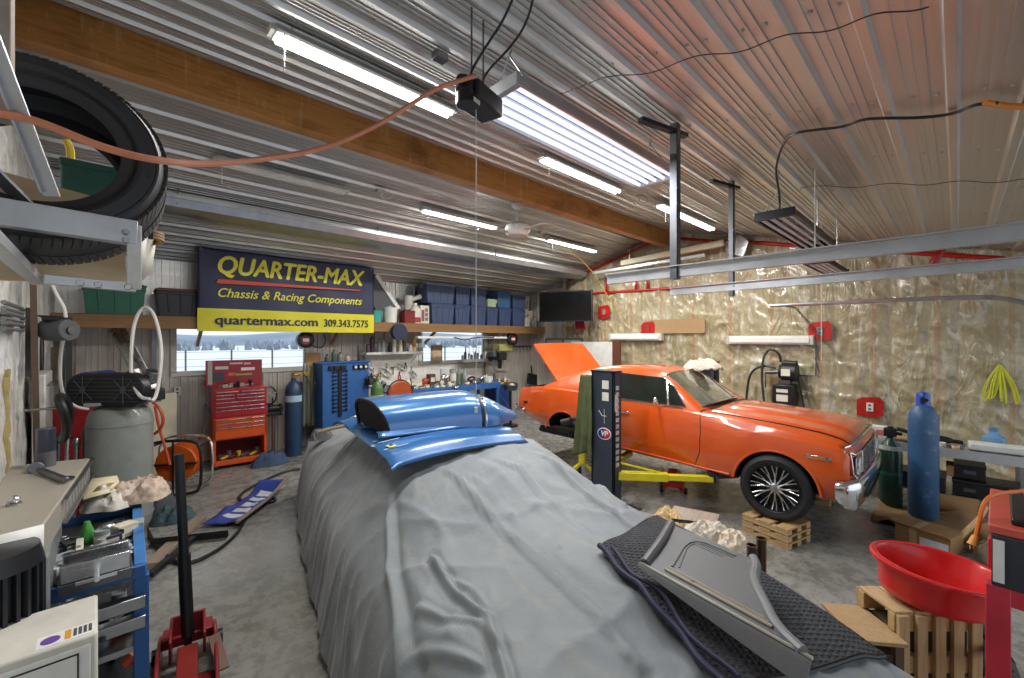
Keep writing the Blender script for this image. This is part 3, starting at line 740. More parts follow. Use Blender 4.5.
tr = G(); n = 16; tr.tube([ws(i/n, 0) for i in range(n)]+[ws(1, i/n) for i in range(n)]+[ws(1-i/n, 1) for i in range(n)]+[ws(0, 1-i/n) for i in range(n)], .011, n=6, closed=True); tr.build('windshield_trim', M_chrome, car)
def bw(u, v):
    x = -2.66-.46*v; zt, wt = roofp(x); w = .50; return (x, -w+2*w*u, zt+.01-.01*abs(2*u-1)**3)
g = G(); g.grid(bw, 20, 10); g.build('rear_window', M_cglass, car, ang=60)
g = G()
for s in (-.45, .2): g.tube([(-.82, s, 1.235), (-.86, s+.25, 1.262), (-.9, s+.5, 1.29)], .006, n=5)
g.build('wiper', M_black, car)
g = G()
for i in range(12): g.box(-.80, -.73, -.55+i*.1, -.48+i*.1, 1.222, 1.226)
g.build('cowl_vent', M_blackm, car)
# raised boot lid
Lh = .78; ang = math.radians(47)
def lid(u, v):
    w = .74-.03*u; a = Lh*u; k = .02*(1-(2*v-1)**2)+.03*u*u
    return (-3.05-math.cos(ang)*a-math.sin(ang)*k, -w+2*w*v, 1.36+math.sin(ang)*a-math.cos(ang)*k*0+.0+k*math.cos(ang))
g = G(); g.slab(lid, 16, 20, .025); g.build('boot_lid', M_car, car, ang=50)
g = G()
for s in (-1, 1): g.tube([(-2.98, s*.5, 1.30), (-3.08, s*.5, 1.32), (-3.3, s*.5, 1.52)], .012)
g.build('boot_hinge', M_black, car)
g = G(); g.box(-3.74, -2.93, -.73, .73, .96, .98); g.build('boot_floor', M_black, car)
# doors, seams, handle, mirror, trims
def side_y(x, z):
    P = sect(x)
    for (y0, z0), (y1, z1) in zip(P, P[1:]):
        if z0 <= z <= z1 and z1 > z0: return y0+(y1-y0)*(z-z0)/(z1-z0)
    return P[8][0]
for s in (-1, 1):
    g = G()
    for pts in ([(-.78, 1.19), (-.76, 1.0), (-.77, .75), (-.84, .57)], [(-2.02, 1.23), (-2.05, 1.0), (-2.04, .8), (-1.98, .61)], [(-.84, .575), (-1.4, .585), (-1.98, .61)]):
        q = []
        for (xa, za), (xb, zb) in zip(pts, pts[1:]):
            for i in range(6): q.append((xa+(xb-xa)*i/6, za+(zb-za)*i/6))
        q.append(pts[-1]); g.tube([(x, s*(side_y(x, z)+.0015), z) for x, z in q], .0045, n=5)
    g.build('door_seam', M_black, car)
    g = G(); g.bar((-1.88, s*(side_y(-1.85, 1.09)+.02), 1.09), (-1.74, s*(side_y(-1.8, 1.09)+.02), 1.09), .02, .014); g.ell((-1.72, s*(side_y(-1.75, 1.09)+.012), 1.09), (.02, .012, .02)); g.build('door_handle', M_chrome, car, bevel=.003)
    g = G(); g.tube([(-1.0-.05*i, s*(side_y(-1.1, 1.2)+.006), 1.222+.001*i) for i in range(24)], .008, n=6); g.build('belt_trim', M_chrome, car)
    g = G(); g.tube([(-.45-.08*i, s*(st(-.45-.08*i)[0]+.012), st(-.45-.08*i)[2]+.035) for i in range(25)], .012, n=6); g.build('rocker_trim', M_car, car)
    g = G(); g.ell((-1.30, s*.95, 1.285), (.025, .05, .045), 16, 10); g.cyl((-1.30, s*.87, 1.215), (-1.30, s*.94, 1.27), .01); g.build('wing_mirror', M_chrome, car)
    g = G(); g.box(.28, .50, s*.921-.006, s*.921+.006, .895, .93); mk = g.build('side_marker', M_chrome, car, bevel=.003)
    g = G(); g.box(.33, .45, s*.927-.004, s*.927+.004, .902, .922); g.build('marker_lens', mat('#c9722a', .3), mk)
    g = G(); g.box(-3.66, -3.56, s*.885-.006, s*.885+.01, 1.0, 1.05); g.build('side_marker', M_chrome, car, bevel=.003)
# tail
g = G(); g.bar((-3.90, -.80, .90), (-3.90, .80, .90), .07, .13); g.tube([(-3.90, -.80, .90), (-3.80, -.90, .90), (-3.6, -.93, .9)], .045, n=8, smooth=2); g.tube([(-3.90, .80, .90), (-3.80, .90, .90), (-3.6, .93, .9)], .045, n=8, smooth=2); g.build('rear_bumper', M_chrome, car, bevel=.02)
for s in (-1, 1):
    g = G(); g.box(-3.89, -3.84, min(s*.35, s*.70), max(s*.35, s*.70), 1.03, 1.11); g.build('tail_lamp', mat('#8f1218', .2, coat=1), car, bevel=.008)
g = G(); g.box(-3.875, -3.85, -.75, .75, .99, 1.15); g.build('tail_panel', M_blackm, car, bevel=.004)
# nose
NP = [(.58, .62), (.735, .66), (.765, .74), (.758, .94), (.715, 1.015), (.58, 1.06)]
g = G(); rows = []
for i in range(33):
    y = -.868+1.736*i/32; e = abs(y)/.868; bk = .085*smoothstep(.80, 1, e)**1.5
    rows += [(x-bk*(1 if x > .6 else 0), y, z-.012*e) for x, z in NP]
n = len(NP); g.add(rows, [(i*n+k, (i+1)*n+k, (i+1)*n+(k+1) % n, i*n+(k+1) % n) for i in range(32) for k in range(n)]+[tuple(range(n)), tuple(range(32*n, 33*n))[::-1]])
g.build('header_panel', M_car, car, ang=45)
g = G(); g.box(.755, .772, -.47, .47, .755, .955); g.build('grille_cavity', M_black, car)
g = G()
for i in range(7): g.box(.772, .780, -.46, .46, .772+i*.026, .780+i*.026)
for i in range(9): g.box(.771, .777, -.45+i*.1125, -.444+i*.1125, .765, .945)
g.tube([(.778, -.47, .757), (.778, .47, .757), (.774, .47, .955), (.774, -.47, .955)], .009, n=6, closed=True); g.build('grille', M_alum, car)
for s in (-1, 1):
    c0 = V(.748, s*.66, .855)
    g = G(); g.prism([(s*.505, .765), (s*.80, .765), (s*.815, .80), (s*.80, .945), (s*.505, .95)], .742, .764, 'x'); hl = g.build('headlamp_bezel', mat('#8b8f92', .25, .9), car, bevel=.01)
    g = G(); g.lathe([(.0, .0), (.083, 0), (.092, .02), (.098, .022), (.1, .0)], c0+V(.012, 0, 0), (1, 0, 0), 28, caps=False); g.build('headlamp_ring', M_chrome, hl)
    g = G(); g.ell(c0+V(.02, 0, 0), (.025, .08, .08), 20, 12); g.build('headlamp_lens', mat('#dfe5e4', .08, coat=1), hl)
    g = G(); g.tube([(.765, s*.50, .757), (.765, s*.79, .757), (.735, s*.835, .79), (.715, s*.845, .93), (.70, s*.835, .985), (.745, s*.78, .962), (.768, s*.50, .962)], .011, n=8, closed=True); g.build('headlamp_trim', M_chrome, car)
g = G(); g.tube([(.640, -.84, 1.028), (.70, -.78, 1.045), (.722, -.4, 1.055), (.726, 0, 1.06), (.722, .4, 1.055), (.70, .78, 1.045), (.640, .84, 1.028)], .013, n=8, smooth=2); g.build('hood_trim', M_chrome, car)
bpath = [V(.56, -.935, 0), V(.62, -.935, 0), (V(.69, -.925, 0)), V(.745, -.89, 0), V(.79, -.82, 0), V(.815, -.6, 0), V(.825, -.3, 0), V(.83, 0, 0)]
bpath = bpath+[V(p.x, -p.y, 0) for p in bpath[::-1][1:]]
for _ in range(2):
    q = [bpath[0]]
    for a, b in zip(bpath, bpath[1:]): q += [a*.75+b*.25, a*.25+b*.75]
    bpath = q+[bpath[-1]]
g = G(); sec = [(-.04, .50), (.0, .505), (.02, .56), (.03, .62), (.034, .66), (.026, .71), (.0, .735), (-.04, .738)]; vs = []
for i, p in enumerate(bpath):
    t_ = (bpath[min(i+1, len(bpath)-1)]-bpath[max(i-1, 0)]).normalized(); nn = V(-t_.y, t_.x, 0)*-1
    if nn.x < -.3 or (abs(nn.x) < .3 and nn.y*p.y < 0): nn = -nn
    k = .8+.2*smoothstep(.56, .7, p.x)
    vs += [p+nn*o_+V(0, 0, .648+(z-.648)*k) for o_, z in sec]
m_ = len(sec); g.add(vs, [(i*m_+k, (i+1)*m_+k, (i+1)*m_+k+1, i*m_+k+1) for i in range(len(bpath)-1) for k in range(m_-1)])
g.build('front_bumper', M_chrome, car, ang=60, solid=.006)
g = G(); g.box(.60, .80, -.80, .80, .50, .56); g.build('front_valance', M_car, car, bevel=.02)
g = G(); g.prism([(.58, .545), (.80, .545), (.76, .45), (.62, .45)], -.84, -.50, 'y'); g.build('lower_valance_scoop', M_chrome, car, bevel=.02)
g = G(); g.prism([(.0, -.06), (.16, -.06), (.16, .03), (0, .03)], -.2, .2, 'y', M=Matrix.Translation((.68, 0, .54))); g.build('plate', M_steel_d, car)
# underbody
g = G(); g.box(-3.5, .5, -.68, .68, .56, .60); g.box(-2.0, -.4, -.12, .12, .46, .58); g.box(-.5, .4, -.3, .3, .42, .62)
for s in (-1, 1): g.bar((-3.6, s*.5, .56), (.55, s*.5, .50), .07, .1)
g.build('chassis', M_blackm, car)
g = G(); g.tube([(-.5, -.3, .46), (-1.2, -.45, .47), (-2.2, -.45, .5), (-2.8, -.5, .7), (-3.6, -.5, .66)], .03, smooth=2); g.tube([(-.46, -.6, .50), (-.62, -.82, .50), (-.7, -.83, .50)], .045); g.build('exhaust_pipe', M_steel_d, car)
g = G(); g.box(-2.95, -2.65, -.35, .35, .48, .62); g.cyl((-2.8, -.75, .6), (-2.8, .75, .6), .045); g.build('rear_axle', M_blackm, car, bevel=.02)
g = G(); g.bar((.05, -.72, .52), (-.1, -.3, .45), .08, .05); g.bar((.05, .72, .52), (-.1, .3, .45), .08, .05); g.cyl((0, -.78, .52), (0, .78, .52), .03); g.build('suspension_arm', M_blackm, car)
# the nose of this body is short ahead of the wheel arches
for ch in car.children:
    if ch.type == 'MESH':
        for q in [ch]+list(ch.children):
            for v in q.data.vertices:
                if v.co.x > .42: v.co.x = .42+(v.co.x-.42)*.70
# wheels
def wheel(parent, x, y, z, s, R=.335, rr=.245, w=.2):
    c = V(x, y, z); g = G(); A = (0, s, 0)
    g.lathe([(rr, -w/2), (rr+.012, -w/2-.005), (R*.86, -w/2-.012), (R*.96, -w/2+.012), (R, -w/2+.035), (R, w/2-.035), (R*.96, w/2-.012), (R*.86, w/2+.012), (rr+.012, w/2+.005), (rr, w/2), (rr-.01, w/2-.02), (rr-.01, -w/2+.02), (rr, -w/2)], c, A, 56, caps=False)
    ty = g.build('tire', M_rubber, parent)
    g = G()
    for k in (-.5, -.17, .17, .5):
        g.lathe([(R+.0005, k*w*.6-.004), (R+.001, k*w*.6+.004)], c, A, 56, caps=False)
    g.build('tread_groove', M_black, ty)
    g = G(); g.lathe([(rr, w/2-.004), (rr-.004, w/2+.006), (rr-.014, w/2), (rr-.02, w/2-.03), (rr-.035, 0), (rr-.04, -w/2+.02)], c, A, 56, caps=False); g.lathe([(0, -.01), (rr-.03, -.01), (rr-.03, -.02), (0, -.02)], c, A, 40, caps=False); rim = g.build('rim', M_blackm, parent)
    g = G(); fx, fy, fz = g.frame_of(A); n = 12
    for i in range(n):
        a = 2*PI*i/n
        for dlt, inner in ((-.085, .05), (.085, -.05)):
            pts = []
            for q in range(7):
                t_ = q/6; r = .035+(rr-.055)*t_; aa = a+inner*(1-t_)*2+dlt*math.sin(PI*t_*.75)*1.15+dlt*.35*t_
                pts.append(c+(fx*math.cos(aa)+fy*math.sin(aa))*r+fz*(w/2-.028-.03*math.sin(PI*t_*.9)+.02*t_))
            g.tube(pts, [.009, .0085, .008, .007, .0065, .007, .009], n=6)
    g.build('spokes', M_alum, rim)
    g = G(); g.lathe([(.045, w/2-.06), (.045, w/2-.02), (.035, w/2-.008), (0, w/2-.004)], c, A, 20); g.build('hub_cap', M_alum, rim)
    return ty
wheel(car, 0, -.83, .525, -1); wheel(car, 0, .83, .525, 1)
# crates (small pallets) under the front wheels
def stack_pallet(loc, rz, label, group=None):
    t = thing('wooden_block_pallet', label, 'pallet', loc, rz, group)
    for k in range(3):
        z = .0+.07*k
        for y in (-.17, 0, .17):
            g = G(); g.box(-.21, .21, y-.06, y+.06, z+.045, z+.06); g.build('slat', M_pine_x, t)
        if k < 3:
            for x in (-.17, 0, .17):
                g = G(); g.box(x-.035, x+.035, -.23, .23, z, z+.045); g.build('bearer', M_pine_y, t)
    return t
stack_pallet((5.07, 1.31, 0), -.25, 'low stack of pine slats under the visible front wheel of the orange car')
stack_pallet((6.65, 1.3, 0), -.05, 'low stack of pine slats under the far front wheel of the orange car')
# dusty bundle of cloth on the roof
g = G()
def rag(u, v):
    a = u*2*PI; r = .27*v; k = noise.noise(V(math.cos(a)*2*v, math.sin(a)*2*v, 5))
    return (6.30+r*math.cos(a)*.95, 2.55+r*math.sin(a)*1.0, 1.60+max(0, .12*(1-v**3))+.11*abs(k)*(1-v*.6)+.06*abs(noise.noise(V(math.cos(a)*5*v, math.sin(a)*5*v, 1))))
g.grid(rag, 40, 14); tag(g.build('folded_drop_cloth', M_cloth_w, solid=.008), 'crumpled beige cloth heaped on the orange car roof', 'cloth')
# two short lift columns with arms
def lift(x, y, s, label, group, near):
    t = thing('lift_column', label, 'car lift', (x, y, 0), 0 if s > 0 else PI, group)
    M_l = mat('#3b4250', .45, .2)
    g = G(); g.box(-.1, .06, -.16, -.13, 0, 1.66); g.box(-.1, .06, .13, .16, 0, 1.66); g.box(-.1, -.07, -.16, .16, 0, 1.66); g.box(.04, .06, -.16, -.09, 0, 1.66); g.box(.04, .06, .09, .16, 0, 1.66); g.build('column', M_l, t, bevel=.006)
    g = G(); g.box(-.22, .3, -.3, .3, 0, .015); g.build('base_plate', M_l, t, bevel=.003)
    g = G(); g.box(-.11, .07, -.17, .17, 1.66, 1.675); g.build('top_plate', M_blackm, t, bevel=.003)
    g = G(); g.box(-.06, .05, -.09, .09, .28, .62); g.build('carriage', M_blackm, t, bevel=.006)
    if near:
        g = G(); 
        for i in range(13): g.box(-.06, .0, -.165, -.161, .55+i*.075, .60+i*.075)
        g.build('ladder_slots', mat('#c5c7c9', .5), t)
        g = G(); g.box(-.104, -.1, -.09, .0, 1.46, 1.56); g.box(-.104, -.1, -.09, .0, 1.32, 1.42); g.box(-.08, -.02, -.164, -.161, 1.2, 1.4); g.build('label', M_paper, t)
        g = G(); g.bar((-.102, .05, 1.20), (-.102, .0, 1.14), .003, .008); g.bar((-.102, .0, 1.14), (-.102, -.06, 1.14), .003, .008); g.bar((-.102, -.03, 1.22), (-.102, -.03, 1.05), .003, .008); g.build('painted_mark', M_white, t)
        # oval emblem with the blue and red halves and the letters
        g = G(); g.lathe([(0, 0), (.095, 0), (.095, .003), (0, .003)], (-.101, -.03, .93), (-1, 0, 0), 24, sx=1, sy=.75); em = g.build('emblem', mat('#e9e9ee', .4), t)
        g = G(); g.prism([(.085*math.cos(a), .06*math.sin(a)) for a in [PI/2+PI*i/12 for i in range(13)]], 0, .002, 'z', M=Matrix.Translation((-.1055, -.03, .93)) @ Matrix(((0, 0, -1, 0), (-1, 0, 0, 0), (0, 1, 0, 0), (0, 0, 0, 1)))); g.build('emblem_blue_half', mat('#24358a', .4), em)
        g = G(); g.prism([(.085*math.cos(a), .06*math.sin(a)) for a in [-PI/2+PI*i/12 for i in range(13)]], 0, .002, 'z', M=Matrix.Translation((-.1055, -.03, .93)) @ Matrix(((0, 0, -1, 0), (-1, 0, 0, 0), (0, 1, 0, 0), (0, 0, 0, 1)))); g.build('emblem_red_half', mat('#c2303c', .4), em)
    if near: text_mesh('VP', .085, .001, M_white, 'emblem_lettering', em, Matrix(((0, 0, -1, -.109), (-1, 0, 0, -.03), (0, 1, 0, .93), (0, 0, 0, 1))), shear=.2, offset=.003)
    for (ex, ey) in ((.62, -1.0), (.95, .25)):
        g = G(); p = V(.02, -.1 if ey < 0 else .1, .43); q = V(ex, ey, .46); m_ = p+(q-p)*.5
        g.bar(p, m_+(q-p)*.05, .1, .09); g.bar(m_, q, .075, .065); g.cyl(p-V(0, 0, .09), p+V(0, 0, .1), .045)
        arm = g.build('arm', M_yellow, t, bevel=.005)
        g = G(); g.bar(p+V(0, 0, .16), m_+V(0, 0, .04), .02, .02); g.box(p.x-.03, p.x+.03, p.y-.03, p.y+.03, .35, .62); g.build('arm_brace', M_yellow, arm, bevel=.003)
        g = G(); g.cyl(q-V(0, 0, .02), q+V(0, 0, .05), .03); g.cyl(q+V(0, 0, .05), q+V(0, 0, .08), .06); g.build('lift_pad', M_rubber, arm)
    return t
lift(4.42, 2.93, 1, 'dark grey lift column with round emblem, on the near side of the orange car', 'columns of the car lift', True)
lift(7.4, 2.93, -1, 'lift column on the far side of the orange car', 'columns of the car lift', False)
g = G()
def towel(u, v):
    z = 1.62-.98*v; w = .16+.12*v; return (4.36-.10-.03*math.sin(u*14)*v, 3.06+w*(u-.1)+.02*noise.noise(V(u*4, v*3, 1)), z+.03*math.sin(u*5)*v)
g.grid(towel, 24, 30); tag(g.build('olive_towel', mat('#5d6440', .95, var=.3, bump=.5), solid=.01), 'olive green towel draped down the side of the lift column', 'towel')
# jack stand, floor jack and bits under the car
t = thing('transmission_jack', 'black and yellow tall jack stand behind the lift column', 'jack', (4.85, 3.62, 0), .4)
g = G(); g.cyl((0, 0, .3), (0, 0, .62), .05); g.build('body', M_yellow, t)
g = G(); g.cyl((0, 0, .62), (0, 0, .92), .028); g.build('ram', M_steel, t)
g = G(); g.bar((-.02, -.12, .93), (.02, .18, .93), .09, .05); g.cyl((0, .16, .9), (0, .30, .86), .05); g.build('head', M_black, t, bevel=.01)
for k in range(4):
    a = k*PI/2+.4; g = G(); g.bar((0, 0, .34), (.34*math.cos(a), .34*math.sin(a), .05), .05, .04); g.cyl((.34*math.cos(a), .34*math.sin(a), 0), (.34*math.cos(a), .34*math.sin(a), .05), .03); g.build('leg', M_yellow if k % 2 else M_black, t)
t = thing('floor_jack', 'red floor jack under the orange car', 'jack', (5.75, 2.75, 0), .5)
g = G(); g.box(-.3, .3, -.13, -.1, .05, .16); g.box(-.3, .3, .1, .13, .05, .16); g.box(-.3, -.2, -.12, .12, .08, .15); g.build('frame', M_redp, t, bevel=.01)
g = G(); g.bar((.1, 0, .12), (-.25, 0, .3), .12, .05); g.build('lift_arm', M_redp, t, bevel=.01)
for sx in (-.25, .25):
    for sy in (-.15, .15): g = G(); g.cyl((sx, sy-.02, .04), (sx, sy+.02, .04), .04); g.build('wheel', M_black, t)
# ================================================================ car under a grey cloth cover
AX = V(.225, .974, 0).normalized(); BX = V(.974, -.225, 0).normalized(); BC = 1.42
def tb(t, b, z): p = AX*t+BX*b; return V(p.x, p.y, z)
def to_tb(p): p = V(p[0], p[1], 0); return p.dot(AX), p.dot(BX)
CT = [(.50, (.64, .78, .82, .46)), (.78, (.78, .86, .87, .54)), (1.3, (.93, .89, .90, .62)), (1.8, (.96, .90, .93, .62)), (2.15, (.97, .91, .97, .62)), (2.5, (.97, .92, 1.12, .60)), (2.8, (.97, .93, 1.225, .60)), (3.3, (.97, .93, 1.25, .60)), (3.9, (.97, .93, 1.245, .60)), (4.25, (.97, .93, 1.21, .59)), (4.7, (.96, .92, 1.08, .60)), (5.1, (.95, .91, .98, .62)), (5.6, (.92, .89, .945, .62)), (5.95, (.86, .86, .92, .60)), (6.1, (.80, .80, .84, .56))]
def cr(P, u):
    n = len(P)-1; f = max(0, min(n-1e-6, u*n)); i = int(f); f -= i
    p0 = P[max(i-1, 0)]; p1 = P[i]; p2 = P[i+1]; p3 = P[min(i+2, n)]
    return tuple(.5*((2*b)+(-a+c)*f+(2*a-5*b+4*c-d)*f*f+(-a+3*b-3*c+d)*f**3) for a, b, c, d in zip(p0, p1, p2, p3))
def csect(t):
    a = interp(CT, t-.12); b = interp(CT, t+.12); c = interp(CT, t)
    W, zs, zr, xr = [(p+q+2*r)/4 for p, q, r in zip(a, b, c)]
    R = [(1.05*W, .05), (1.02*W, .28), (1.0*W, .5), (.97*W, .68), (.92*W, .80), (.82*W, zs-.01), (.74*W, zs+(zr-zs)*.35), (xr*.95, zs+(zr-zs)*.86), (xr*.6, zr), (0, zr+.018)]
    return [(-y, z) for y, z in R]+R[::-1][1:]
def creases(t, b, z):
    """hand-laid drag folds of the cloth: polylines in (t, offset)"""
    d = 0
    for pts, w, amp in FOLDS:
        best = 9
        for (a, c), (e, f) in zip(pts, pts[1:]):
            vx, vy = e-a, f-c; k = max(0, min(1, ((t-a)*vx+(b-c)*vy)/(vx*vx+vy*vy+1e-9)))
            best = min(best, math.hypot(t-a-k*vx, b-c-k*vy))
        w *= 1.0; d += 1.55*amp*math.exp(-abs(best/w)**1.3)-amp*.7*math.exp(-((best-w*1.8)/(w*.9))**2)
    return d
def _pl(*q): return [(lambda a: (a[0], a[1]-BC))(to_tb(atz(x, y, z))) for x, y, z in q]
FOLDS = [(_pl((418, 468, 1.18), (455, 500, 1.0), (520, 545, .95), (590, 604, .93), (640, 662, .92)), .022, .026), (_pl((470, 462, 1.17), (520, 490, 1.0), (580, 530, .94), (640, 578, .93)), .02, .024),
         (_pl((500, 456, 1.15), (550, 480, 1.0), (610, 515, .93), (640, 535, .92)), .02, .024), (_pl((430, 466, 1.17), (480, 505, .98), (560, 552, .94)), .016, .016),
         (_pl((384, 466, 1.05), (392, 520, .93), (391, 565, .90), (404, 620, .89), (422, 675, .88)), .02, .03), (_pl((432, 560, .94), (456, 590, .94), (488, 612, .94), (502, 655, .93), (512, 690, .93)), .016, .022),
         (_pl((420, 598, .93), (445, 612, .93), (480, 618, .93), (498, 640, .93)), .016, .012), (_pl((418, 628, .92), (448, 638, .93), (482, 656, .93)), .018, .012), (_pl((446, 574, .94), (476, 588, .94), (488, 604, .94)), .012, .010),
         (_pl((540, 452, 1.05), (585, 482, .93), (625, 512, .90)), .018, .02), (_pl((300, 440, .93), (330, 470, .92), (350, 520, .9)), .02, .018)]
def cover_pt(t, u, extra=0.):
    y, z = cr(csect(t), u)
    y0, z0 = cr(csect(t), max(0, u-.02)); y1, z1 = cr(csect(t), min(1, u+.02))
    nx, nz = -(z1-z0), (y1-y0); L = math.hypot(nx, nz) or 1; nx /= L; nz /= L
    sk = 1-smoothstep(.25, .95, z)
    s = (1 if y > 0 else -1)
    f = .5+.5*math.sin(t*9+2.5*noise.noise(V(t*1.1, s*4, z*.8)))
    d = .022*sk*f**3+.012*sk*noise.noise(V(t*5, z*1.2, s*3))+.014*sk*max(0, 1-abs(noise.noise(V(t*4.3+z*.6, z*.7, s*5)))*5)
    wrp = t+.55*(1-z)*s+.3*y
    d += .020*(1-abs(noise.noise(V(wrp*2.3, y*1.6, 9)))*2)**3*(.35+.65*(1-sk))*.8
    d += .010*noise.noise(V(t*2.2, y*2.4, z*2))
    d += .011*max(0, 1-abs(noise.noise(V(t*1.4+y*2.2, y*1.1-t*.6, 21)))*7)+.006*max(0, 1-abs(noise.noise(V(t*3.1-y*2.6, y*3.3, 31)))*6)
    if z > .6: d += creases(t, y, z)*(1-smoothstep(2.5, 2.72, t))*.8
    d += extra
    y += nx*d; z = max(.02, z+nz*d)
    return y, z
root = thing('covered_car', 'car hidden under a long grey cloth cover in the middle of the shop', 'car', tb(3.0, BC, 0), math.atan2(AX.y, AX.x))
T0, T1 = .50, 6.10; NT_ = 380; NU = 240
def cv(u, v):
    e = .0; t = T0+(T1-T0)*((v-.05)/.9)
    if v < .05: k = 1-v/.05; t0 = T0
    elif v > .95: k = (v-.95)/.05; t0 = T1
    else: k = 0; t0 = t
    y, z = cover_pt(t0, u)
    if k > 0:
        o = math.sin(k*PI/2)*.16; sgn = -1 if v < .5 else 1
        z = z*(1-k**1.8)+.03*k**1.8 if z > .05 else z; t0 = t0+sgn*(o+.05*k+.02*math.sin(y*14)*k); y *= (1-.06*k*k)
    return (t0-3.0, -y, z)
def cover_mat():
    t = NT('cover_cloth'); n = t.noise(1.2, 6, .65); n2 = t.noise(260, 2, .5)
    c = t.ramp(n, [(.3, '#696e72'), (.6, '#7c8286'), (.8, '#777b78')])
    v = t.noise(3.1, 5, .7, t.mapping((.5, 1.5, 1)), 1.5); c = t.mix(t.ramp(v, [(.56, 0.), (.7, .45)]), c, '#8b8a78')
    t.col(c); t.b.inputs['Roughness'].default_value = .62; t.b.inputs['Sheen Weight'].default_value = .25
    t.bump(t.noise(7, 7, .6, None, .8), .35, .02); t.bump(n2, .08, .002); return t.m
M_cover = cover_mat()
g = G(); g.grid(cv, NU, NT_); g.build('cloth_cover', M_cover, root, ang=180)
# piece of darker window band that shows through near the back
g = G(); g.cyl((2.3, .80, .33), (2.3, .62, .33), .33, n=24); g.cyl((-1.7, .80, .33), (-1.7, .62, .33), .33, n=24); g.cyl((2.3, -.80, .33), (2.3, -.62, .33), .33, n=24); g.cyl((-1.7, -.8, .33), (-1.7, -.62, .33), .33, n=24); g.build('tire', M_rubber, root)
def cover_z(x, y):
    t, b = to_tb((x, y)); b -= BC; S = csect(max(T0, min(T1, t))); best = None
    P = [cr(S, i/60) for i in range(6, 55)]
    for (ya, za), (yb_, zb) in zip(P, P[1:]):
        if ya <= b <= yb_: k = (b-ya)/(yb_-ya+1e-9); return za+(zb-za)*k
    return P[0][1] if b < 0 else P[-1][1]
# ---- blue hood panel lying on the roof
def bpaint():
    t = NT('faded_blue_paint'); n = t.noise(3, 6, .6); t.col(t.ramp(n, [(.3, '#2a629f'), (.7, '#3f76b0')])); t.b.inputs['Roughness'].default_value = .28; t.b.inputs['Coat Weight'].default_value = .9; t.b.inputs['Coat Roughness'].default_value = .08; t.b.inputs['Metallic'].default_value = .2; return t.m
M_bp = bpaint()
A = atz(344, 424, 1.30); B = atz(392, 460, 1.30); C_ = atz(528, 436, 1.27); D = atz(478, 414, 1.29)
org = (A+B+C_+D)/4
t = thing('car_hood_panel', 'wide blue painted hood panel lying across the covered roof, beneath the scoop', 'car part', org)
def hp(u, v):
    p = (A*(1-u)+D*u)*(1-v)+(B*(1-u)+C_*u)*v-org
    e = abs(2*u-1); p.z += .035*(1-e*e)-.03*smoothstep(.88, 1, v)**2+.02*math.exp(-((v-.72)/.05)**2)-.02*smoothstep(.95, 1, e)
    return p
g = G(); g.slab(hp, 50, 30, -.02); g.build('panel_skin', M_bp, t, ang=50)
g = G(); g.tube([hp(i/30, 1)+V(0, 0, -.012) for i in range(31)], .014, n=8); g.build('rolled_edge', M_bp, t)
p = hp(.07, .80); g = G(); g.box(p.x-.03, p.x+.03, p.y-.03, p.y+.03, p.z+.004, p.z+.014); bd = g.build('badge', mat('#d8cf7a', .4), t, bevel=.006)
g = G(); g.cyl(p+V(0, 0, .014), p+V(0, 0, .018), .014); g.build('badge_centre', M_black, bd)
g = G()
for k in range(3):
    a = hp(.02, .62+.1*k); b = hp(.13+.02*k, .62+.1*k); g.bar(a+V(0, 0, .006), b+V(0, 0, .006), .012, .002)
g.build('pinstripe', mat('#b8d0e6', .4), t)
# ---- scoop
P0 = atz(374, 430, 1.33); P1 = atz(511, 418, 1.32); dv = (P1-P0); L = dv.length
t = thing('hood_scoop', 'large blue bubble hood scoop with a black open mouth, on top of the blue panel', 'car part', P0, math.atan2(dv.y, dv.x))
def scoop(u, v, o=0.):
    x = L*u; w = .27*(1-.08*u-.72*smoothstep(.68, 1.04, u)**1.6)+.02; h = .255*(1-.1*(1-u)**2)*(1-.92*smoothstep(.48, 1.09, u)**1.6)+.012
    a = PI*v; c = math.cos(a); s_ = math.sin(a)
    cc = (abs(c)**.75)*(1 if c > 0 else -1); return (x-.07*s_*(1-smoothstep(0, .3, u))-.07*cc*(1-smoothstep(0, .4, u)), (w+o)*cc, (h+o)*(s_**.7))
g = G(); g.slab(lambda u, v: scoop(u, v), 48, 30, .012); g.build('scoop_shell', M_bp, t, ang=60)
g = G(); g.tube([scoop(0, i/30) for i in range(31)], .012, n=8); g.build('mouth_rim', M_black, t)
g = G(); vs = [scoop(.012, i/24, -.014) for i in range(25)]; g.add([(x+.0, y, z) for x, y, z in vs], [tuple(range(25))]); g.build('mouth_dark_sheet', mat('#2a2320', .8), t)  # dark sheet added across the mouth, stands in for its shaded inside
g = G(); g.grid(lambda u, v: scoop(.66+.022*u, v, .010), 3, 30); g.build('strap', M_black, t, solid=.008)
g = G(); g.grid(lambda u, v: (lambda q: (q[0], q[1], q[2]))(scoop(.69+.012*u, v, .008)), 2, 30); g.build('strap_edge', M_chrome, t, solid=.008)
g = G()
for s in (-1, 1): g.grid(lambda u, v: (L*.75*u-.03, s*(.26*(1-.12*u)+.10*v*(1-u*.6)), .03+.02*math.sin(PI*v)-.02*v), 20, 8)
g.build('side_flange', M_bp, t, solid=.008)
p = scoop(.77, .72, .004); g = G(); g.ell((p[0], p[1], p[2]), (.03, .012, .018), 14, 8); g.build('round_white_spot', M_white, t)  # small white spot on the tail, plain colour
for k in range(3):
    g = G(); g.tube([scoop(.86+.03*k+.02*i/6, .62+.33*i/6, .003) for i in range(7)], .006, n=5); g.build('white_stripe', M_white, t)
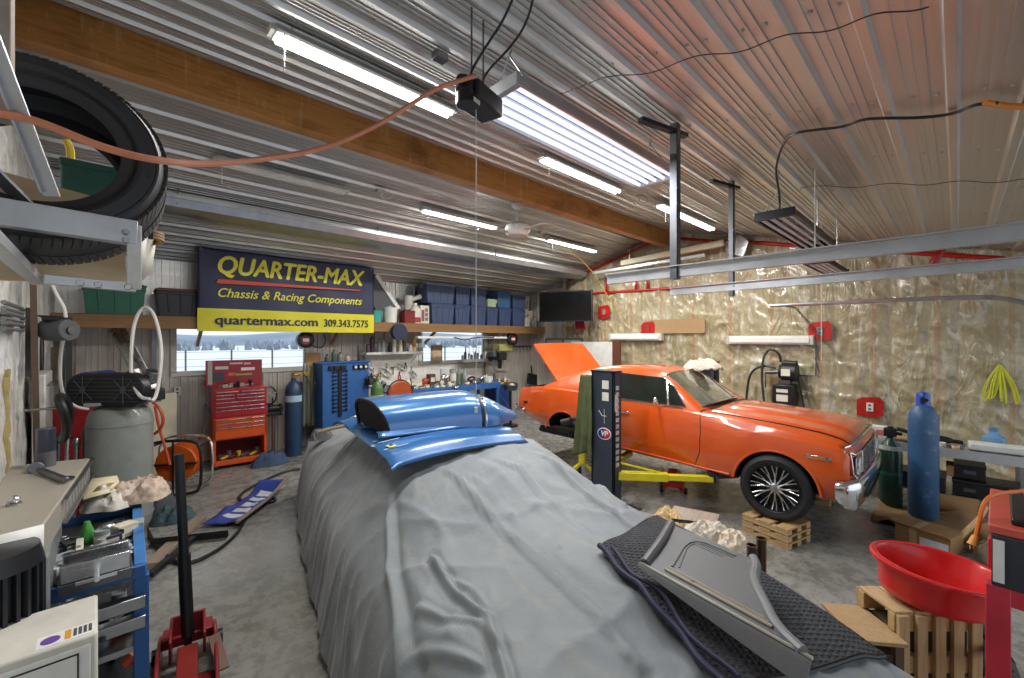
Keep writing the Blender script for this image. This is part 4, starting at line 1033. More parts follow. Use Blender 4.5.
# ---- small white/blue trim piece at the left
A2 = atz(332, 424, 1.28); B2 = atz(362, 418, 1.32); C2 = atz(374, 428, 1.32); D2 = atz(352, 432, 1.28); o2 = (A2+B2+C2+D2)/4
t = thing('cowl_panel', 'short blue panel with a white end, beside the mouth of the hood scoop', 'car part', o2)
def c2(u, v): p = (A2*(1-u)+B2*u)*(1-v)+(D2*(1-u)+C2*u)*v-o2; p.z += .05*math.sin(PI*v)+.03*u; return p
g = G(); g.slab(c2, 12, 12, -.02); g.build('panel_skin', M_bp, t)
g = G(); g.slab(lambda u, v: c2(.55+.45*u, .1+.8*v)+V(0, 0, .004), 8, 8, -.004); g.build('white_patch', M_white, t)
# rag bundle and folded cover on the tail end
def rag_heap(name, c, rx, ry, h, m, label, cat='rag', rz=0, seed=0, n=56, group=None):
    g = G()
    def fn(u, v):
        a = 2*PI*u; k = noise.noise(V(math.cos(a)*2*v+seed, math.sin(a)*2*v, seed)); k2 = 1-2*abs(noise.noise(V(math.cos(a)*4*v, math.sin(a)*4*v+seed, seed*2)))
        r = v*(1+.25*noise.noise(V(math.cos(a)*1.3, math.sin(a)*1.3, seed)))
        x = rx*r*math.cos(a); y = ry*r*math.sin(a)
        return (x*math.cos(rz)-y*math.sin(rz), x*math.sin(rz)+y*math.cos(rz), max(.006, h*(1-v**4.5)*(.72+.55*k)+.32*h*k2*(1-v**6)+.18*h*(1-2*abs(noise.noise(V(x*16+seed, y*16, 3))))*(1-v**6)))
    g.grid(fn, n, n//2); o = g.build(name, m, ang=60, origin=(0, 0, 0)); o.location = c
    return tag(o, label, cat, group)
p = atz(322, 436, .97); rag_heap('grey_bundle', (p.x, p.y, cover_z(p.x, p.y)+.03), .14, .1, .1, M_greyd, 'dark grey cap-like bundle lying on the cloth cover near the blue cabinet', seed=3)
p = atz(350, 424, 1.1); cord('leather_strap', [atz(318, 432, 1.08), atz(335, 428, 1.12), atz(352, 424, 1.16), atz(366, 421, 1.2)], .018, mat('#a08c62', .7), 'tan strap lying over the cover beside the short blue panel', 'strap')
# ---- quilted moving blanket over the front corner
Q = [atz(600, 549, .97), atz(660, 519, .90), atz(884, 655, .84), atz(730, 700, .90)]
def quilt():
    t = NT('quilted_blanket'); w = t.new('ShaderNodeTexWave', wave_type='BANDS', bands_direction='DIAGONAL', wave_profile='SIN'); w.inputs['Scale'].default_value = 16; w.inputs['Distortion'].default_value = 1.2; t.link(t.tc.outputs['Object'], w.inputs['Vector'])
    w2 = t.new('ShaderNodeTexWave', wave_type='BANDS', bands_direction='DIAGONAL', wave_profile='SIN'); w2.inputs['Scale'].default_value = 16; w2.inputs['Distortion'].default_value = 1.2; t.link(t.mapping((-1, 1, 1)), w2.inputs['Vector'])
    mx = t.new('ShaderNodeMath', operation='MAXIMUM'); t.link(w.outputs['Fac'], mx.inputs[0]); t.link(w2.outputs['Fac'], mx.inputs[1])
    t.col(t.ramp(t.noise(60, 4), [(.3, '#2b2d31'), (.7, '#45474c')])); t.b.inputs['Roughness'].default_value = .9; t.bump(mx.outputs[0], .9, .012); t.bump(t.noise(90, 3), .3, .003); return t.m
M_quilt = quilt(); M_navy = mat('#22203f', .7, bump=.2)
def bl(u, v, o=.02):
    p = (Q[0]*(1-v)+Q[1]*v)*(1-u)+(Q[3]*(1-v)+Q[2]*v)*u
    z = max(cover_z(p.x, p.y), .45)+o+.012+.030*max(0, noise.noise(V(u*3, v*2.2, 4)))+.025*max(0, math.cos((v-.1)*9))*math.exp(-v*5)
    return V(p.x, p.y, z)
o3 = V((Q[0].x+Q[2].x)/2, (Q[0].y+Q[2].y)/2, .85)
t = thing('moving_blanket', 'charcoal quilted moving blanket spread over the front end of the cloth cover', 'blanket', o3)
g = G(); g.slab(lambda u, v: bl(u, v)-o3, 90, 60, .014); g.build('quilted_cloth', M_quilt, t, ang=70)
g = G(); g.tube([bl(i/40, -.012+.012*math.sin(i*.5), .03)-o3 for i in range(41)], .014, n=8); g.tube([bl(i/40, .03+.02*math.sin(i*.35), .045)-o3 for i in range(4, 41)], .010, n=8); g.build('navy_binding', M_navy, t)
g = G(); g.tube([bl(i/40, 1.0, .012)-o3 for i in range(41)], .010, n=8); g.tube([bl(1., i/20, .012)-o3 for i in range(21)], .010, n=8); g.tube([bl(0, i/20, .012)-o3 for i in range(21)], .010, n=8); g.build('edge_binding', M_black, t)
# ---- moulded grey interior panel resting on the blanket
ZP = 1.07
TP = [atz(x, y, ZP) for x, y in ((668, 522), (712, 540), (753, 558), (757, 566), (753, 580), (765, 604), (777, 628), (803, 652), (641, 562))]
o4 = sum(TP, V(0, 0, 0))/len(TP); o4.z = .98
t = thing('interior_trim_panel', 'long grey moulded trunk trim panel with pale stripes, lying on the quilted blanket', 'car part', o4)
M_vinyl = mat('#5c5e61', .42, scale=30, bump=.25, var=.08)
tp = [p-o4 for p in TP]
g = G(); n = len(tp); lip = .014
g.add([V(p.x, p.y, ZP-o4.z) for p in tp]+[V(p.x, p.y, ZP-o4.z-.03) for p in tp], [tuple(range(n))[::-1], tuple(range(n, 2*n))]+[(i, (i+1) % n, n+(i+1) % n, n+i) for i in range(n)])
g.build('top_face', M_vinyl, t, bevel=.012)
far = (tp[0], tp[2]); near = (tp[8], tp[7])
dirn = (tp[7]-tp[8]).normalized(); perp = V(dirn.y, -dirn.x, 0)
if perp.dot(tp[0]-tp[8]) > 0: perp = -perp
s0 = tp[8]; s1 = tp[7]+dirn*.03
def skirt(u, v):
    p = s0*(1-u)+s1*u; q = v*(.10+.55*u**.8); return V(p.x, p.y, ZP-o4.z-.006)+perp*(.012+.055*q)+V(0, 0, -.115*q**1.2)
g = G(); g.slab(skirt, 30, 8, .01); g.build('side_face', mat('#6a6c6e', .4, scale=30, bump=.2, var=.06), t, ang=60)
g = G(); g.tube([V(*(s0*(1-i/20)+s1*(i/20)))*1+V(0, 0, 0) if False else (s0*(1-i/20)+s1*(i/20))+perp*.006 for i in range(21)], .006, n=6); g.build('pale_piping', mat('#a9a598', .45), t)
for k, (off, w) in enumerate(((.035, .006), (.05, .0035), (.062, .0035))):
    g = G(); a = s0+dirn*.10-perp*off; b = s1-dirn*(.14+.02*k)-perp*off; g.tube([a+V(0, 0, .004), b+V(0, 0, .004)], w, n=6); g.build('pale_stripe', mat('#a8a08e', .5), t)
inw = -perp; Wd = (tp[0]-tp[8]).dot(inw)
a = tp[8]+dirn*.05+inw*.03; b = tp[0]+dirn*.12-inw*.04
g = G(); c1 = tp[8]+dirn*.10+inw*.08; c2_ = tp[0]+dirn*.17-inw*.05; c3 = tp[2]-dirn*.05-inw*.05; g.tube([c1, c2_, c3], .006, n=6, smooth=2); g.tube([c1+dirn*.02+inw*.02, c2_+dirn*.015-inw*.02, c3-inw*.02], .004, n=6, smooth=2)
for k in range(3): g.tube([c2_+dirn*.05-inw*(.02+.018*k), c3-dirn*.03-inw*(.02+.018*k)], .003, n=5)
g.build('embossed_line', M_vinyl, t)
g = G(); g.tube([tp[8]+dirn*.02, tp[0]*.5+tp[8]*.5+dirn*.035+V(0, 0, .012), tp[0]+dirn*.02], .022, n=10, smooth=2); g.build('rolled_end', M_vinyl, t)
g = G(); g.tube([tp[2]+V(0, 0, .0), tp[3], tp[4], tp[5], tp[6], tp[7]], .02, n=10, smooth=2); g.build('curved_lip', mat('#75777a', .4), t)
g = G(); q = s0+dirn*.22+inw*.05; g.cyl(q, q+V(0, 0, .008), .008); g.build('screw', M_black, t)
# towels on the floor beyond the panel, pair of chrome tips
def heap_at(px, z, *a, **k): p = atz(px[0], px[1], z); return rag_heap(a[0], (p.x, p.y, z), *a[1:], **k)
t = thing('rag_table', 'low wooden bench top, mostly hidden behind the covered car, holding rags', 'bench', (3.72, 1.62, 0), .25)
g = G(); g.box(-.30, .36, -.20, .2, .40, .44); g.build('bench_top', M_greywood, t, bevel=.004)
for sx in (-.26, .32):
    for sy in (-.16, .16): g = G(); g.box(sx-.03, sx+.03, sy-.03, sy+.03, 0, .40); g.build('leg', M_pine_z, t)
heap_at((668, 528), .44, 'rag', .26, .15, .11, mat('#c8ab7c', .9, var=.2, bump=.4), 'tan rag pile behind the trim panel, beside the cover edge', seed=2, rz=.4, group='rags on the low bench')
heap_at((705, 538), .44, 'rag', .24, .14, .10, M_cloth_w, 'off white rag pile between the trim panel and the wheel pallet', seed=8, rz=-.3, group='rags on the low bench')
heap_at((732, 544), .44, 'rag', .15, .11, .08, mat('#ded0ba', .9, var=.2, bump=.4), 'cream rag at the end of the low bench, next to the chrome pipe tips', seed=12, group='rags on the low bench')
cord('pliers', [atz(672, 520, .55), atz(690, 522, .52), atz(702, 524, .5)], .014, M_blackm, 'black handled pliers lying on the rags', 'tool')
t = thing('twin_pipe_tip', 'pair of upright black mouthed exhaust tips standing beside the trim panel', 'exhaust tip', atz(756, 592, .42))
for k, dx in enumerate((-.035, .045)):
    g = G(); b = V(dx, -dx*.4, .0); g.lathe([(.03, 0), (.03, .30+.03*k), (.034, .31+.03*k), (.026, .31+.03*k), (.024, .22), (0, .22)], b, (0, 0, 1), 20, caps=False); g.build('pipe', mat('#77695c', .25, .9), t)
g = G(); g.box(-.09, .09, -.05, .05, -.42, .0); g.build('flange', M_steel_d, t, bevel=.01)
# ================================================================ back wall zone
def bpx(px, py, Y): return atY(px, py, Y)
# banner
P = (1.10, 3.93); BZ0, BZ1 = 2.17, 3.46
t = thing('advertising_banner', 'navy and yellow advertising banner hung above the long shelf', 'banner', ((P[0]+P[1])/2, 8.02, BZ0)); bw_, bh = P[1]-P[0], BZ1-BZ0
def wav(x, z): return .018*math.sin(x*2.7+z*1.3)+.010*math.sin(x*7+2*z)+.02*noise.noise(V(x*1.2, z*2, 1))+.05*max(0, z-bh*.9)*math.sin(x*5)
def bfn(z0, z1):
    def f(u, v): x = -bw_/2+bw_*u; z = z0+(z1-z0)*v; return (x, wav(x, z), z)
    return f
M_bn = mat('#20264a', .5, var=.1); M_by = mat('#e3db1c', .42, var=.05, coat=.2); M_bnt = mat('#23284a', .4, var=0); M_byt = mat('#efe83a', .4, var=0)
g = G(); g.grid(bfn(0, bh), 80, 30); g.build('banner_cloth', M_bn, t, solid=.003)
g = G(); g.grid(lambda u, v: (lambda q: (q[0], q[1]-.004, q[2]))(bfn(0.0, .355)(u, v)), 80, 10); g.build('yellow_band', M_by, t)
def bw_text(body, size, cx, cz, m, name, **k):
    M = Matrix(((1, 0, 0, cx), (0, 0, 1, -.008), (0, 1, 0, cz), (0, 0, 0, 1)))
    o = text_mesh(body, size, 0., m, name, t, M, **k)
    for v in o.data.vertices: v.co.y = -v.co.y-.018 if False else wav(v.co.x, v.co.z)-.009
    return o
def fit_text(body, size, x0, x1, cz, m, name, offset=0., shear=0., bold=0.):
    o = bw_text(body, size, 0, cz, m, name, offset=0., shear=shear)
    if bold:
        me = o.data; vs_ = [v.co.copy() for v in me.vertices]; fs_ = [tuple(p.vertices) for p in me.polygons]; n_ = len(vs_); V2 = []; F2 = []
        for k, (dx, dz) in enumerate(((-bold, 0), (bold, 0), (0, bold*.7), (0, -bold*.7), (0, 0))):
            V2 += [(v.x+dx, v.y-.0006*k, v.z+dz) for v in vs_]; F2 += [tuple(i+k*n_ for i in f_) for f_ in fs_]
        m2 = bpy.data.meshes.new(name); m2.from_pydata(V2, [], F2); m2.materials.append(m); o.data = m2
    ys_ = [v.co.y for v in o.data.vertices]; yb_ = {v.index: v.co.y-wav(v.co.x, v.co.z) if not bold else 0 for v in o.data.vertices}; kk = len(o.data.vertices)//5
    xs_ = [v.co.x for v in o.data.vertices]; a, b = min(xs_), max(xs_)
    for v in o.data.vertices: v.co.x = x0+(v.co.x-a)/(b-a)*(x1-x0); v.co.y = wav(v.co.x, v.co.z)-.015
    return o
fit_text('QUARTER-MAX', .40, -1.16, 1.22, 1.03, M_byt, 'headline_lettering', shear=.22, bold=.014)
fit_text('Chassis & Racing Components', .20, -1.16, 1.18, .60, M_byt, 'slogan_lettering', shear=.3, bold=.003)
fit_text('quartermax.com', .21, -1.20, .36, .175, M_bnt, 'web_address_lettering', bold=.006)
fit_text('309.343.7575', .19, .46, 1.30, .165, M_bnt, 'phone_number_lettering', bold=.005)
g = G(); g.prism([(-1.18, .745), (1.1, .805), (1.16, .83), (1.08, .822), (-1.16, .815)], -.034, -.033, 'y'); o = g.build('red_stripe', mat('#d8482c', .4, var=0), t)
for k, (x, z) in enumerate(((-bw_/2+.04, bh-.04), (bw_/2-.04, bh-.04))):
    g = G(); g.lathe([(.012, 0), (.02, .004), (.024, 0)], (x, wav(x, z)-.006, z), (0, -1, 0), 14, caps=False); g.tube([(x, -.01, z), (x, .02, z+.25)], .003, n=5); g.build('grommet_tie', M_brass, t)
# long shelf
t = thing('long_wall_shelf', 'long heavy timber shelf running along the whole windowed wall', 'shelf', (4.4, 8.4, 2.2))
g = G(); g.box(-4.82, 4.7, -.32, -.28, .0, .19); g.build('front_board', M_shelfwood, t, bevel=.004)
g = G(); g.box(-4.82, 4.7, -.28, .36, .155, .185); g.build('deck', M_pine_x, t)
for x in (-3.2, -1.0, 1.2, 3.2):
    g = G(); g.bar((x, .37, -.25), (x, -.25, .14), .04, .06); g.build('bracket', M_pine_y, t)
SZ = 2.39
# blue lidded totes
def tote(x0, x1, z, h, label, group, m, y0=8.12, y1=8.55, lid=None, lidm=None):
    w = x1-x0; d = y1-y0
    t = thing('lidded_storage_tote', label, 'storage bin', ((x0+x1)/2, (y0+y1)/2, z), 0, group)
    g = G(); a = w/2*.86; b = w/2*.965; c = d/2*.86; e = d/2*.96; hh = h-.045
    g.add([(-a, -c, 0), (a, -c, 0), (a, c, 0), (-a, c, 0), (-b, -e, hh), (b, -e, hh), (b, e, hh), (-b, e, hh)], [(3, 2, 1, 0), (4, 5, 6, 7), (0, 1, 5, 4), (1, 2, 6, 5), (2, 3, 7, 6), (3, 0, 4, 7)])
    for k in (-.5, 0, .5): g.bar((k*a*1.1, -c-.002, .05), (k*b*1.1, -e-.004, hh-.04), .018, .012, up=(0, 1, 0))
    g.box(-b*.98-.012, b*.98+.012, -e-.012, e+.012, hh-.05, hh-.02); g.build('bin', m, t, bevel=.01)
    g = G(); g.box(-w/2, w/2, -d/2, d/2, h-.045, h-.015); g.box(-w/2+.03, w/2-.03, -d/2+.03, d/2-.03, h-.015, h-.002); g.build('lid', lidm or m, t, bevel=.008)
    g = G()
    for s in (-1, 1): g.box(s*(w/2-.03)-.03, s*(w/2-.03)+.03, -.05, .05, hh-.06, h-.01)
    g.build('latch', lidm or m, t, bevel=.004)
    return t
M_tote = mat('#3c4c6e', .45); M_tote2 = mat('#3a5f86', .45); M_totel = mat('#4c5d78', .45)
xs_low = [(5.35, 6.0), (6.01, 6.46), (6.48, 6.97), (6.99, 7.36), (7.4, 7.83), (7.88, 8.36)]
low_lab = ['blue bin on the long shelf, bottom row, under the wide pale lidded bin', 'blue bin in the bottom row, second from the cleaning bottles', 'blue bin in the bottom row, behind the hanging white string', 'narrow blue bin in the bottom row with a small pale green basket on it', 'blue bin in the bottom row under the brighter blue bin', 'blue bin standing at the corner end of the bottom row']
for (a, b), l in zip(xs_low, low_lab): tote(a, b, SZ, .47, l, 'blue lidded bins on the long shelf', M_tote)
tote(5.22, 6.02, SZ+.47, .45, 'widest blue bin with a pale grey lid, top row of the long shelf', 'blue lidded bins on the long shelf', M_tote, lidm=mat('#7f8ca6', .4))
tote(6.03, 6.46, SZ+.47, .44, 'blue bin in the top row, between the wide pale lidded bin and the hanging string', 'blue lidded bins on the long shelf', M_tote, lidm=M_totel)
tote(6.48, 6.97, SZ+.47, .44, 'blue bin in the top row, beside the small pale green basket', 'blue lidded bins on the long shelf', M_tote, lidm=M_totel)
tote(7.34, 7.83, SZ+.47, .43, 'brighter blue bin in the top row, between the green basket and the corner bin', 'blue lidded bins on the long shelf', M_tote2)
tote(7.88, 8.36, SZ+.47, .36, 'shallow blue bin on top of the bin at the corner end', 'blue lidded bins on the long shelf', M_tote)
tote(7.02, 7.32, SZ+.47, .2, 'small pale green basket on top of the narrow blue bin', None, mat('#a9bf9a', .5))
tote(-.15, .52, SZ, .44, 'dark green lidded bin on the shelf below the tyre rack', None, M_green, y0=8.1)
t_ = tote(.62, 1.2, SZ, .42, 'black ribbed bin with a brown lid between the green bin and the banner', None, M_blackm, lidm=mat('#6e3f33', .6))
# bottles and tubs on the shelf
def bottle(c, r, h, m, capm, label, cat='bottle', group=None, rim=False, shape='jug'):
    t = thing('jug' if shape == 'jug' else 'spray_can' if shape == 'can' else 'bottle', label, cat, c, 0, group)
    g = G()
    if shape == 'can': g.lathe([(0, 0), (r, 0), (r, h*.86), (r*.6, h*.92), (r*.5, h*.92), (0, h*.92)])
    else: g.lathe([(0, 0), (r*.95, 0), (r, h*.05), (r, h*.6), (r*.75, h*.78), (r*.32, h*.88), (r*.3, h*.93), (0, h*.93)])
    g.build('container', m, t)
    g = G(); g.lathe([(0, h*.9), (r*.38, h*.9), (r*.36, h), (0, h)]); g.build('cap', capm, t)
    return t
def box_item(name, c, size, m, label, cat='box', rz=0, group=None, m2=None, lid=True):
    t = thing(name, label, cat, c, rz, group); a, b, h = size
    g = G(); g.box(-a/2, a/2, -b/2, b/2, 0, h*(.86 if lid else 1)); g.build('body', m, t, bevel=min(a, b, h)*.05)
    if lid: g = G(); g.box(-a/2*1.04, a/2*1.04, -b/2*1.04, b/2*1.04, h*.82, h); g.build('lid', m2 or m, t, bevel=min(a, b, h)*.04)
    return t
def pail(c, r, h, m, label, lidm=None, cat='bucket', group=None, tape=.85):
    t = thing('pail', label, cat, c, 0, group)
    g = G(); g.lathe([(0, 0), (r*tape, 0), (r, h), (r*1.04, h), (r*1.04, h*.93)], caps=False); g.build('body', m, t)
    g = G(); g.lathe([(0, h+.01), (r*1.05, h+.01), (r*1.05, h-.02)], caps=False) if lidm else g.lathe([(0, h*.2), (r*.85, h*.2)], caps=False); g.build('lid' if lidm else 'contents', lidm or M_greyd, t)
    g = G(); g.tube([(-r, 0, h*.9), (0, -r*.95, h*.55), (r, 0, h*.9)], .006, n=5, smooth=2); g.build('handle', M_steel, t)
    return t
pail((4.1, 8.3, SZ), .14, .24, mat('#3aa79d', .4), 'teal plastic tub on the shelf, next to the banner edge')
pail((4.45, 8.3, SZ), .15, .31, M_white, 'white pail on the shelf between the teal tub and the leaning panel', M_white)
t = thing('leaning_framed_panel', 'dark panel with a white frame leaning over the shelf items', 'panel', (4.55, 8.35, SZ+.1), rot=(0, math.radians(-38), 0))
g = G(); g.box(-.24, .16, -.06, .06, .28, .92); g.build('dark_panel', M_greyd, t, bevel=.01)
g = G(); g.box(.16, .24, -.08, .08, .10, .95); g.build('white_edge', M_white, t, bevel=.006)
t = thing('shop_fan', 'clear and white blower with a spout, on the shelf behind the bottles', 'fan', (4.95, 8.42, SZ))
g = G(); g.cyl((0, 0, .3), (0, 0, .62), .1); g.cyl((0, -.02, .5), (.28, -.05, .62), .035, .06); g.build('housing', M_offwhite, t, bevel=.01)
g = G(); g.box(-.12, .12, -.1, .1, 0, .3); g.build('base', mat('#4f1c1c', .5), t, bevel=.01)
box_item('red_case', (4.82, 8.22, SZ), (.26, .2, .27), mat('#7a1d1d', .5), 'dark red case on the shelf, below the white blower')
bottle((5.0, 8.22, SZ), .12, .44, mat('#dcd6c6', .4), M_white, 'cream jug with a red label band on the shelf', shape='jug')
g = G(); g.lathe([(.123, .02), (.123, .13)], caps=False); o = g.build('label_band', mat('#a8343a', .4), bpy.data.objects['jug'])
box_item('patterned_box', (5.2, 8.24, SZ), (.22, .2, .4), mat('#cfcfbf', .5), 'white box with red and green print at the end of the bottles', m2=mat('#a9c79d', .5), lid=False)
g = G()
for k in range(9): g.box(.0+.02*(k % 3)*1.3, .012+.02*(k % 3)*1.3+.01, -.104, -.101, .06+.1*(k//3), .13+.1*(k//3)+.01*(k % 2))
g.box(-.09, -.02, -.104, -.101, .05, .3); g.build('print', mat('#8c5560', .5), bpy.data.objects['patterned_box'])
t = thing('amber_pail', 'orange brown tub behind the teal tub, partly hidden by the banner', 'bucket', (4.12, 8.5, SZ)); g = G(); g.lathe([(0, 0), (.14, 0), (.16, .4), (.0, .4)]); g.build('body', mat('#a8742e', .5), t)
g = G(); g.lathe([(.0, .4), (.165, .4), (.165, .44), (0, .44)]); g.build('lid', M_blackm, t)
for k, (x, h, c) in enumerate(((8.5, .28, '#d6d1c4'), (8.64, .34, '#cfcac0'), (8.78, .24, '#8c8c88'), (8.92, .3, '#a6a094'), (9.05, .2, '#6a6c66'))):
    bottle((x, 8.25+.05*(k % 2), SZ), .05, h, mat(c, .4), M_black if k % 2 else M_red, ['short pale bottle next to the corner bin', 'tallest pale bottle in the row at the corner end of the shelf', 'small grey can in the corner row on the shelf', 'tan bottle second from the corner on the shelf', 'smallest dark bottle right in the wall corner'][k], group='bottles at the corner end of the shelf')
for k, (x, z, c) in enumerate(((8.55, .29, '#c9c2b4'), (8.75, .25, '#b8b2a4'))): box_item('small_carton', (x, 8.45, SZ), (.22, .2, z+.2), mat(c, .6), ['pale carton standing behind the shelf bottles, nearer the blue bins', 'pale carton standing behind the shelf bottles, nearer the corner'][k])
# reel hanging off the shelf
t = thing('cable_reel', 'dark blue cable reel hanging from the shelf edge between the windows', 'reel', bpx(399, 332, 8.0))
g = G(); g.lathe([(0, -.05), (.17, -.05), (.17, -.035), (.1, -.03), (.1, .03), (.17, .035), (.17, .05), (0, .05)], axis=(0, 1, 0)); g.build('spool', mat('#262f4a', .45), t)
g = G(); g.tube([(0.11*math.cos(a), -.0+.025*math.sin(a*3.1), .11*math.sin(a)) for a in [i*.3 for i in range(84)]], .011, n=5); g.build('wound_cable', M_black, t)
g = G(); g.tube([(0, .0, .17), (0, .05, .28)], .008); g.build('hook', M_steel, t)
# outlets on back wall, conduit
def plate(loc, label, axis='y', m=M_offwhite, group=None, red=False):
    t = thing('wall_socket', label, 'socket', loc, 0 if axis == 'y' else PI/2*-1, group)
    if red: g = G(); g.prism([(-.17, -.15), (.02, -.17), (.16, -.13), (.17, .1), (.12, .17), (-.1, .15), (-.17, .1)], -.006, .0, 'y'); g.build('tape_patch', M_tape, t, solid=.003)
    g = G(); g.box(-.045, .045, -.03, -.0, -.07, .07); g.build('cover_plate', m, t, bevel=.006)
    g = G()
    for z in (-.03, .03): g.box(-.016, .016, -.034, -.03, z-.016, z+.016)
    g.build('outlet', M_greyd, t)
    return t
plate(bpx(177, 391, 8.76), 'white wall socket below the larger window, beside the cream board')
# blue pegboard cabinet with wrenches, gauges on top
t = thing('tool_display_cabinet', 'blue standing cabinet with a column of black wrenches on its face', 'cabinet', (3.36, 7.95, 0))
g = G(); g.box(-.44, .44, -.02, .38, 0, 1.60); g.build('body', M_blue, t, bevel=.012)
g = G(); g.box(-.46, .46, -.04, .40, 1.60, 1.63); g.build('top_cap', mat('#2d5ea6', .4), t, bevel=.005)
M_w = Matrix.Identity(4)
g_ = None
for i in range(11):
    z = 1.44-.072*i
    g = G(); g.bar((-.24, -.03, z), (-.02, -.03, z+.012), .012, .018)
    for x in (-.25, -.01): g.lathe([(.012, 0), (.026, 0), (.026, .012), (.012, .012)], (x, -.026, z+(.0 if x < -.1 else .012)), (0, -1, 0), 10, caps=False)
    g.build('hanging_wrench', M_blackm, t)
g = G(); g.box(-.16, -.10, -.045, -.02, .62, 1.48); g.build('wrench_rail', M_black, t)
for i in range(3):
    g = G(); g.box(-.36+.12*i+.02*(i == 0), -.26+.12*i, -.06, -.02, 1.48, 1.56); g.build('black_clip_box', M_black, t, bevel=.005)
for i in range(3):
    g = G(); g.box(.12+.1*i, .2+.1*i, -.06, -.02, 1.48, 1.56); gg = g.build('gauge_box', M_black, t, bevel=.004)
    g = G(); g.cyl((.16+.1*i, -.065, 1.52), (.16+.1*i, -.06, 1.52), .025); g.build('gauge_face', M_paper, gg)
rnd.seed(4)
for k, (x, h, r, c, lb) in enumerate(((-.30, .14, .05, '#4c5a4c', 'green jar on the blue cabinet, nearest the window'), (-.18, .22, .045, '#3f5c4a', 'tall green bottle on the blue cabinet'), (-.06, .17, .06, '#7c7a70', 'squat grey jar on top of the blue cabinet'), (.08, .12, .05, '#b9a793', 'low tan jar on top of the blue cabinet'), (.30, .3, .025, '#2a2a2a', 'thin black spray can on the far end of the blue cabinet'))):
    bottle((3.36+x, 8.08, 1.63), r, h, mat(c, .4), M_black, lb, shape='can' if k == 4 else 'bottle', group='jars on the blue cabinet')
rag_heap('dark_glove', (3.80, 7.86, 1.16), .11, .09, .16, M_black, 'black glove bundle hanging at the front edge of the blue cabinet', 'glove', seed=6)
t = thing('green_gas_bottle', 'slim green gas bottle with a pale label, before the blue cabinet', 'gas cylinder', (3.60, 7.2, 0), 0)
g = G(); g.lathe([(0, 0), (.1, 0), (.105, .02), (.105, 1.15), (.08, 1.24), (.035, 1.29), (.03, 1.34), (0, 1.34)]); g.build('cylinder_body', mat('#4d6f3c', .35), t)
g = G(); g.cyl((0, 0, 1.33), (0, 0, 1.42), .025); g.cyl((-.05, 0, 1.4), (.05, 0, 1.4), .02); g.build('valve', M_brass, t)
g = G(); g.lathe([(.107, .85), (.107, 1.05)], n=24, caps=False); g.build('paper_label', M_paper, t)
# blue oxygen cylinder beside the window
t = thing('blue_gas_cylinder', 'tall dark blue gas cylinder with brass regulator, between the tool chest and blue cabinet', 'gas cylinder', (2.5, 8.15, 0))
M_cyl = mat('#26425f', .4, var=.12)
g = G(); g.lathe([(0, 0), (.13, 0), (.135, .02), (.135, 1.12), (.12, 1.22), (.07, 1.30), (.04, 1.33), (.04, 1.36), (0, 1.36)]); g.build('cylinder_body', M_cyl, t)
g = G(); g.cyl((0, 0, 1.36), (0, 0, 1.46), .025); g.cyl((0, -.02, 1.41), (.2, -.02, 1.43), .02); g.cyl((.2, -.08, 1.43), (.2, -.03, 1.43), .04); g.cyl((.11, -.07, 1.42), (.11, -.02, 1.42), .03); g.build('regulator', M_brass, t)
g = G(); g.lathe([(.137, .95), (.137, 1.06)], n=24, caps=False); g.build('paper_label', mat('#a9c0d6', .5), t)
g = G(); g.tube([(.2, 0, 1.4), (.3, 0, 1.2), (.33, .05, .7), (.3, .1, .3), (.36, .1, .9), (.40, .1, 1.4), (.45, .12, .8), (.42, .12, .25)], .014, n=6, smooth=3); g.build('hose', M_greyd, t)
t = thing('hanging_coats', 'grey and yellow hoses and aprons hanging beside the blue cabinet', 'aprons', (2.82, 8.3, .35))
for k, (x, c, w) in enumerate(((-.06, '#9a9a92', .09), (.04, '#b8b06a', .05), (.09, '#6f6f6a', .07))):
    g = G(); g.grid(lambda u, v: (x+w*(u-.5)*(1+.6*v), -.04*math.sin(u*9+k)*(.4+v)+.03*k, 1.25-1.15*v), 12, 16); g.build(['grey_apron', 'yellow_hose', 'dark_apron'][k], mat(c, .8), t, solid=.012)
# small grinder stand beside tool chest
t = thing('pedestal_grinder', 'small dark grinder on a thin stand between the tool chest and the gas cylinder', 'grinder', (2.22, 8.3, 0))
g = G(); g.cyl((0, 0, 0), (0, 0, .03), .14); g.cyl((0, 0, .03), (0, 0, .72), .03); g.build('pedestal', M_steel, t)
g = G(); g.box(-.12, .12, -.1, .1, .72, .76); g.cyl((-.09, 0, .84), (.09, 0, .84), .065); g.build('motor', M_blackm, t, bevel=.006)
for s in (-1, 1): g = G(); g.cyl((s*.1, 0, .84), (s*.135, 0, .84), .08, n=20); g.build('grinding_wheel', M_greyd, t, bevel=.004)
g = G(); g.cyl((0, .05, .8), (0, .05, 1.02), .012); g.build('lamp_stalk', M_black, t)
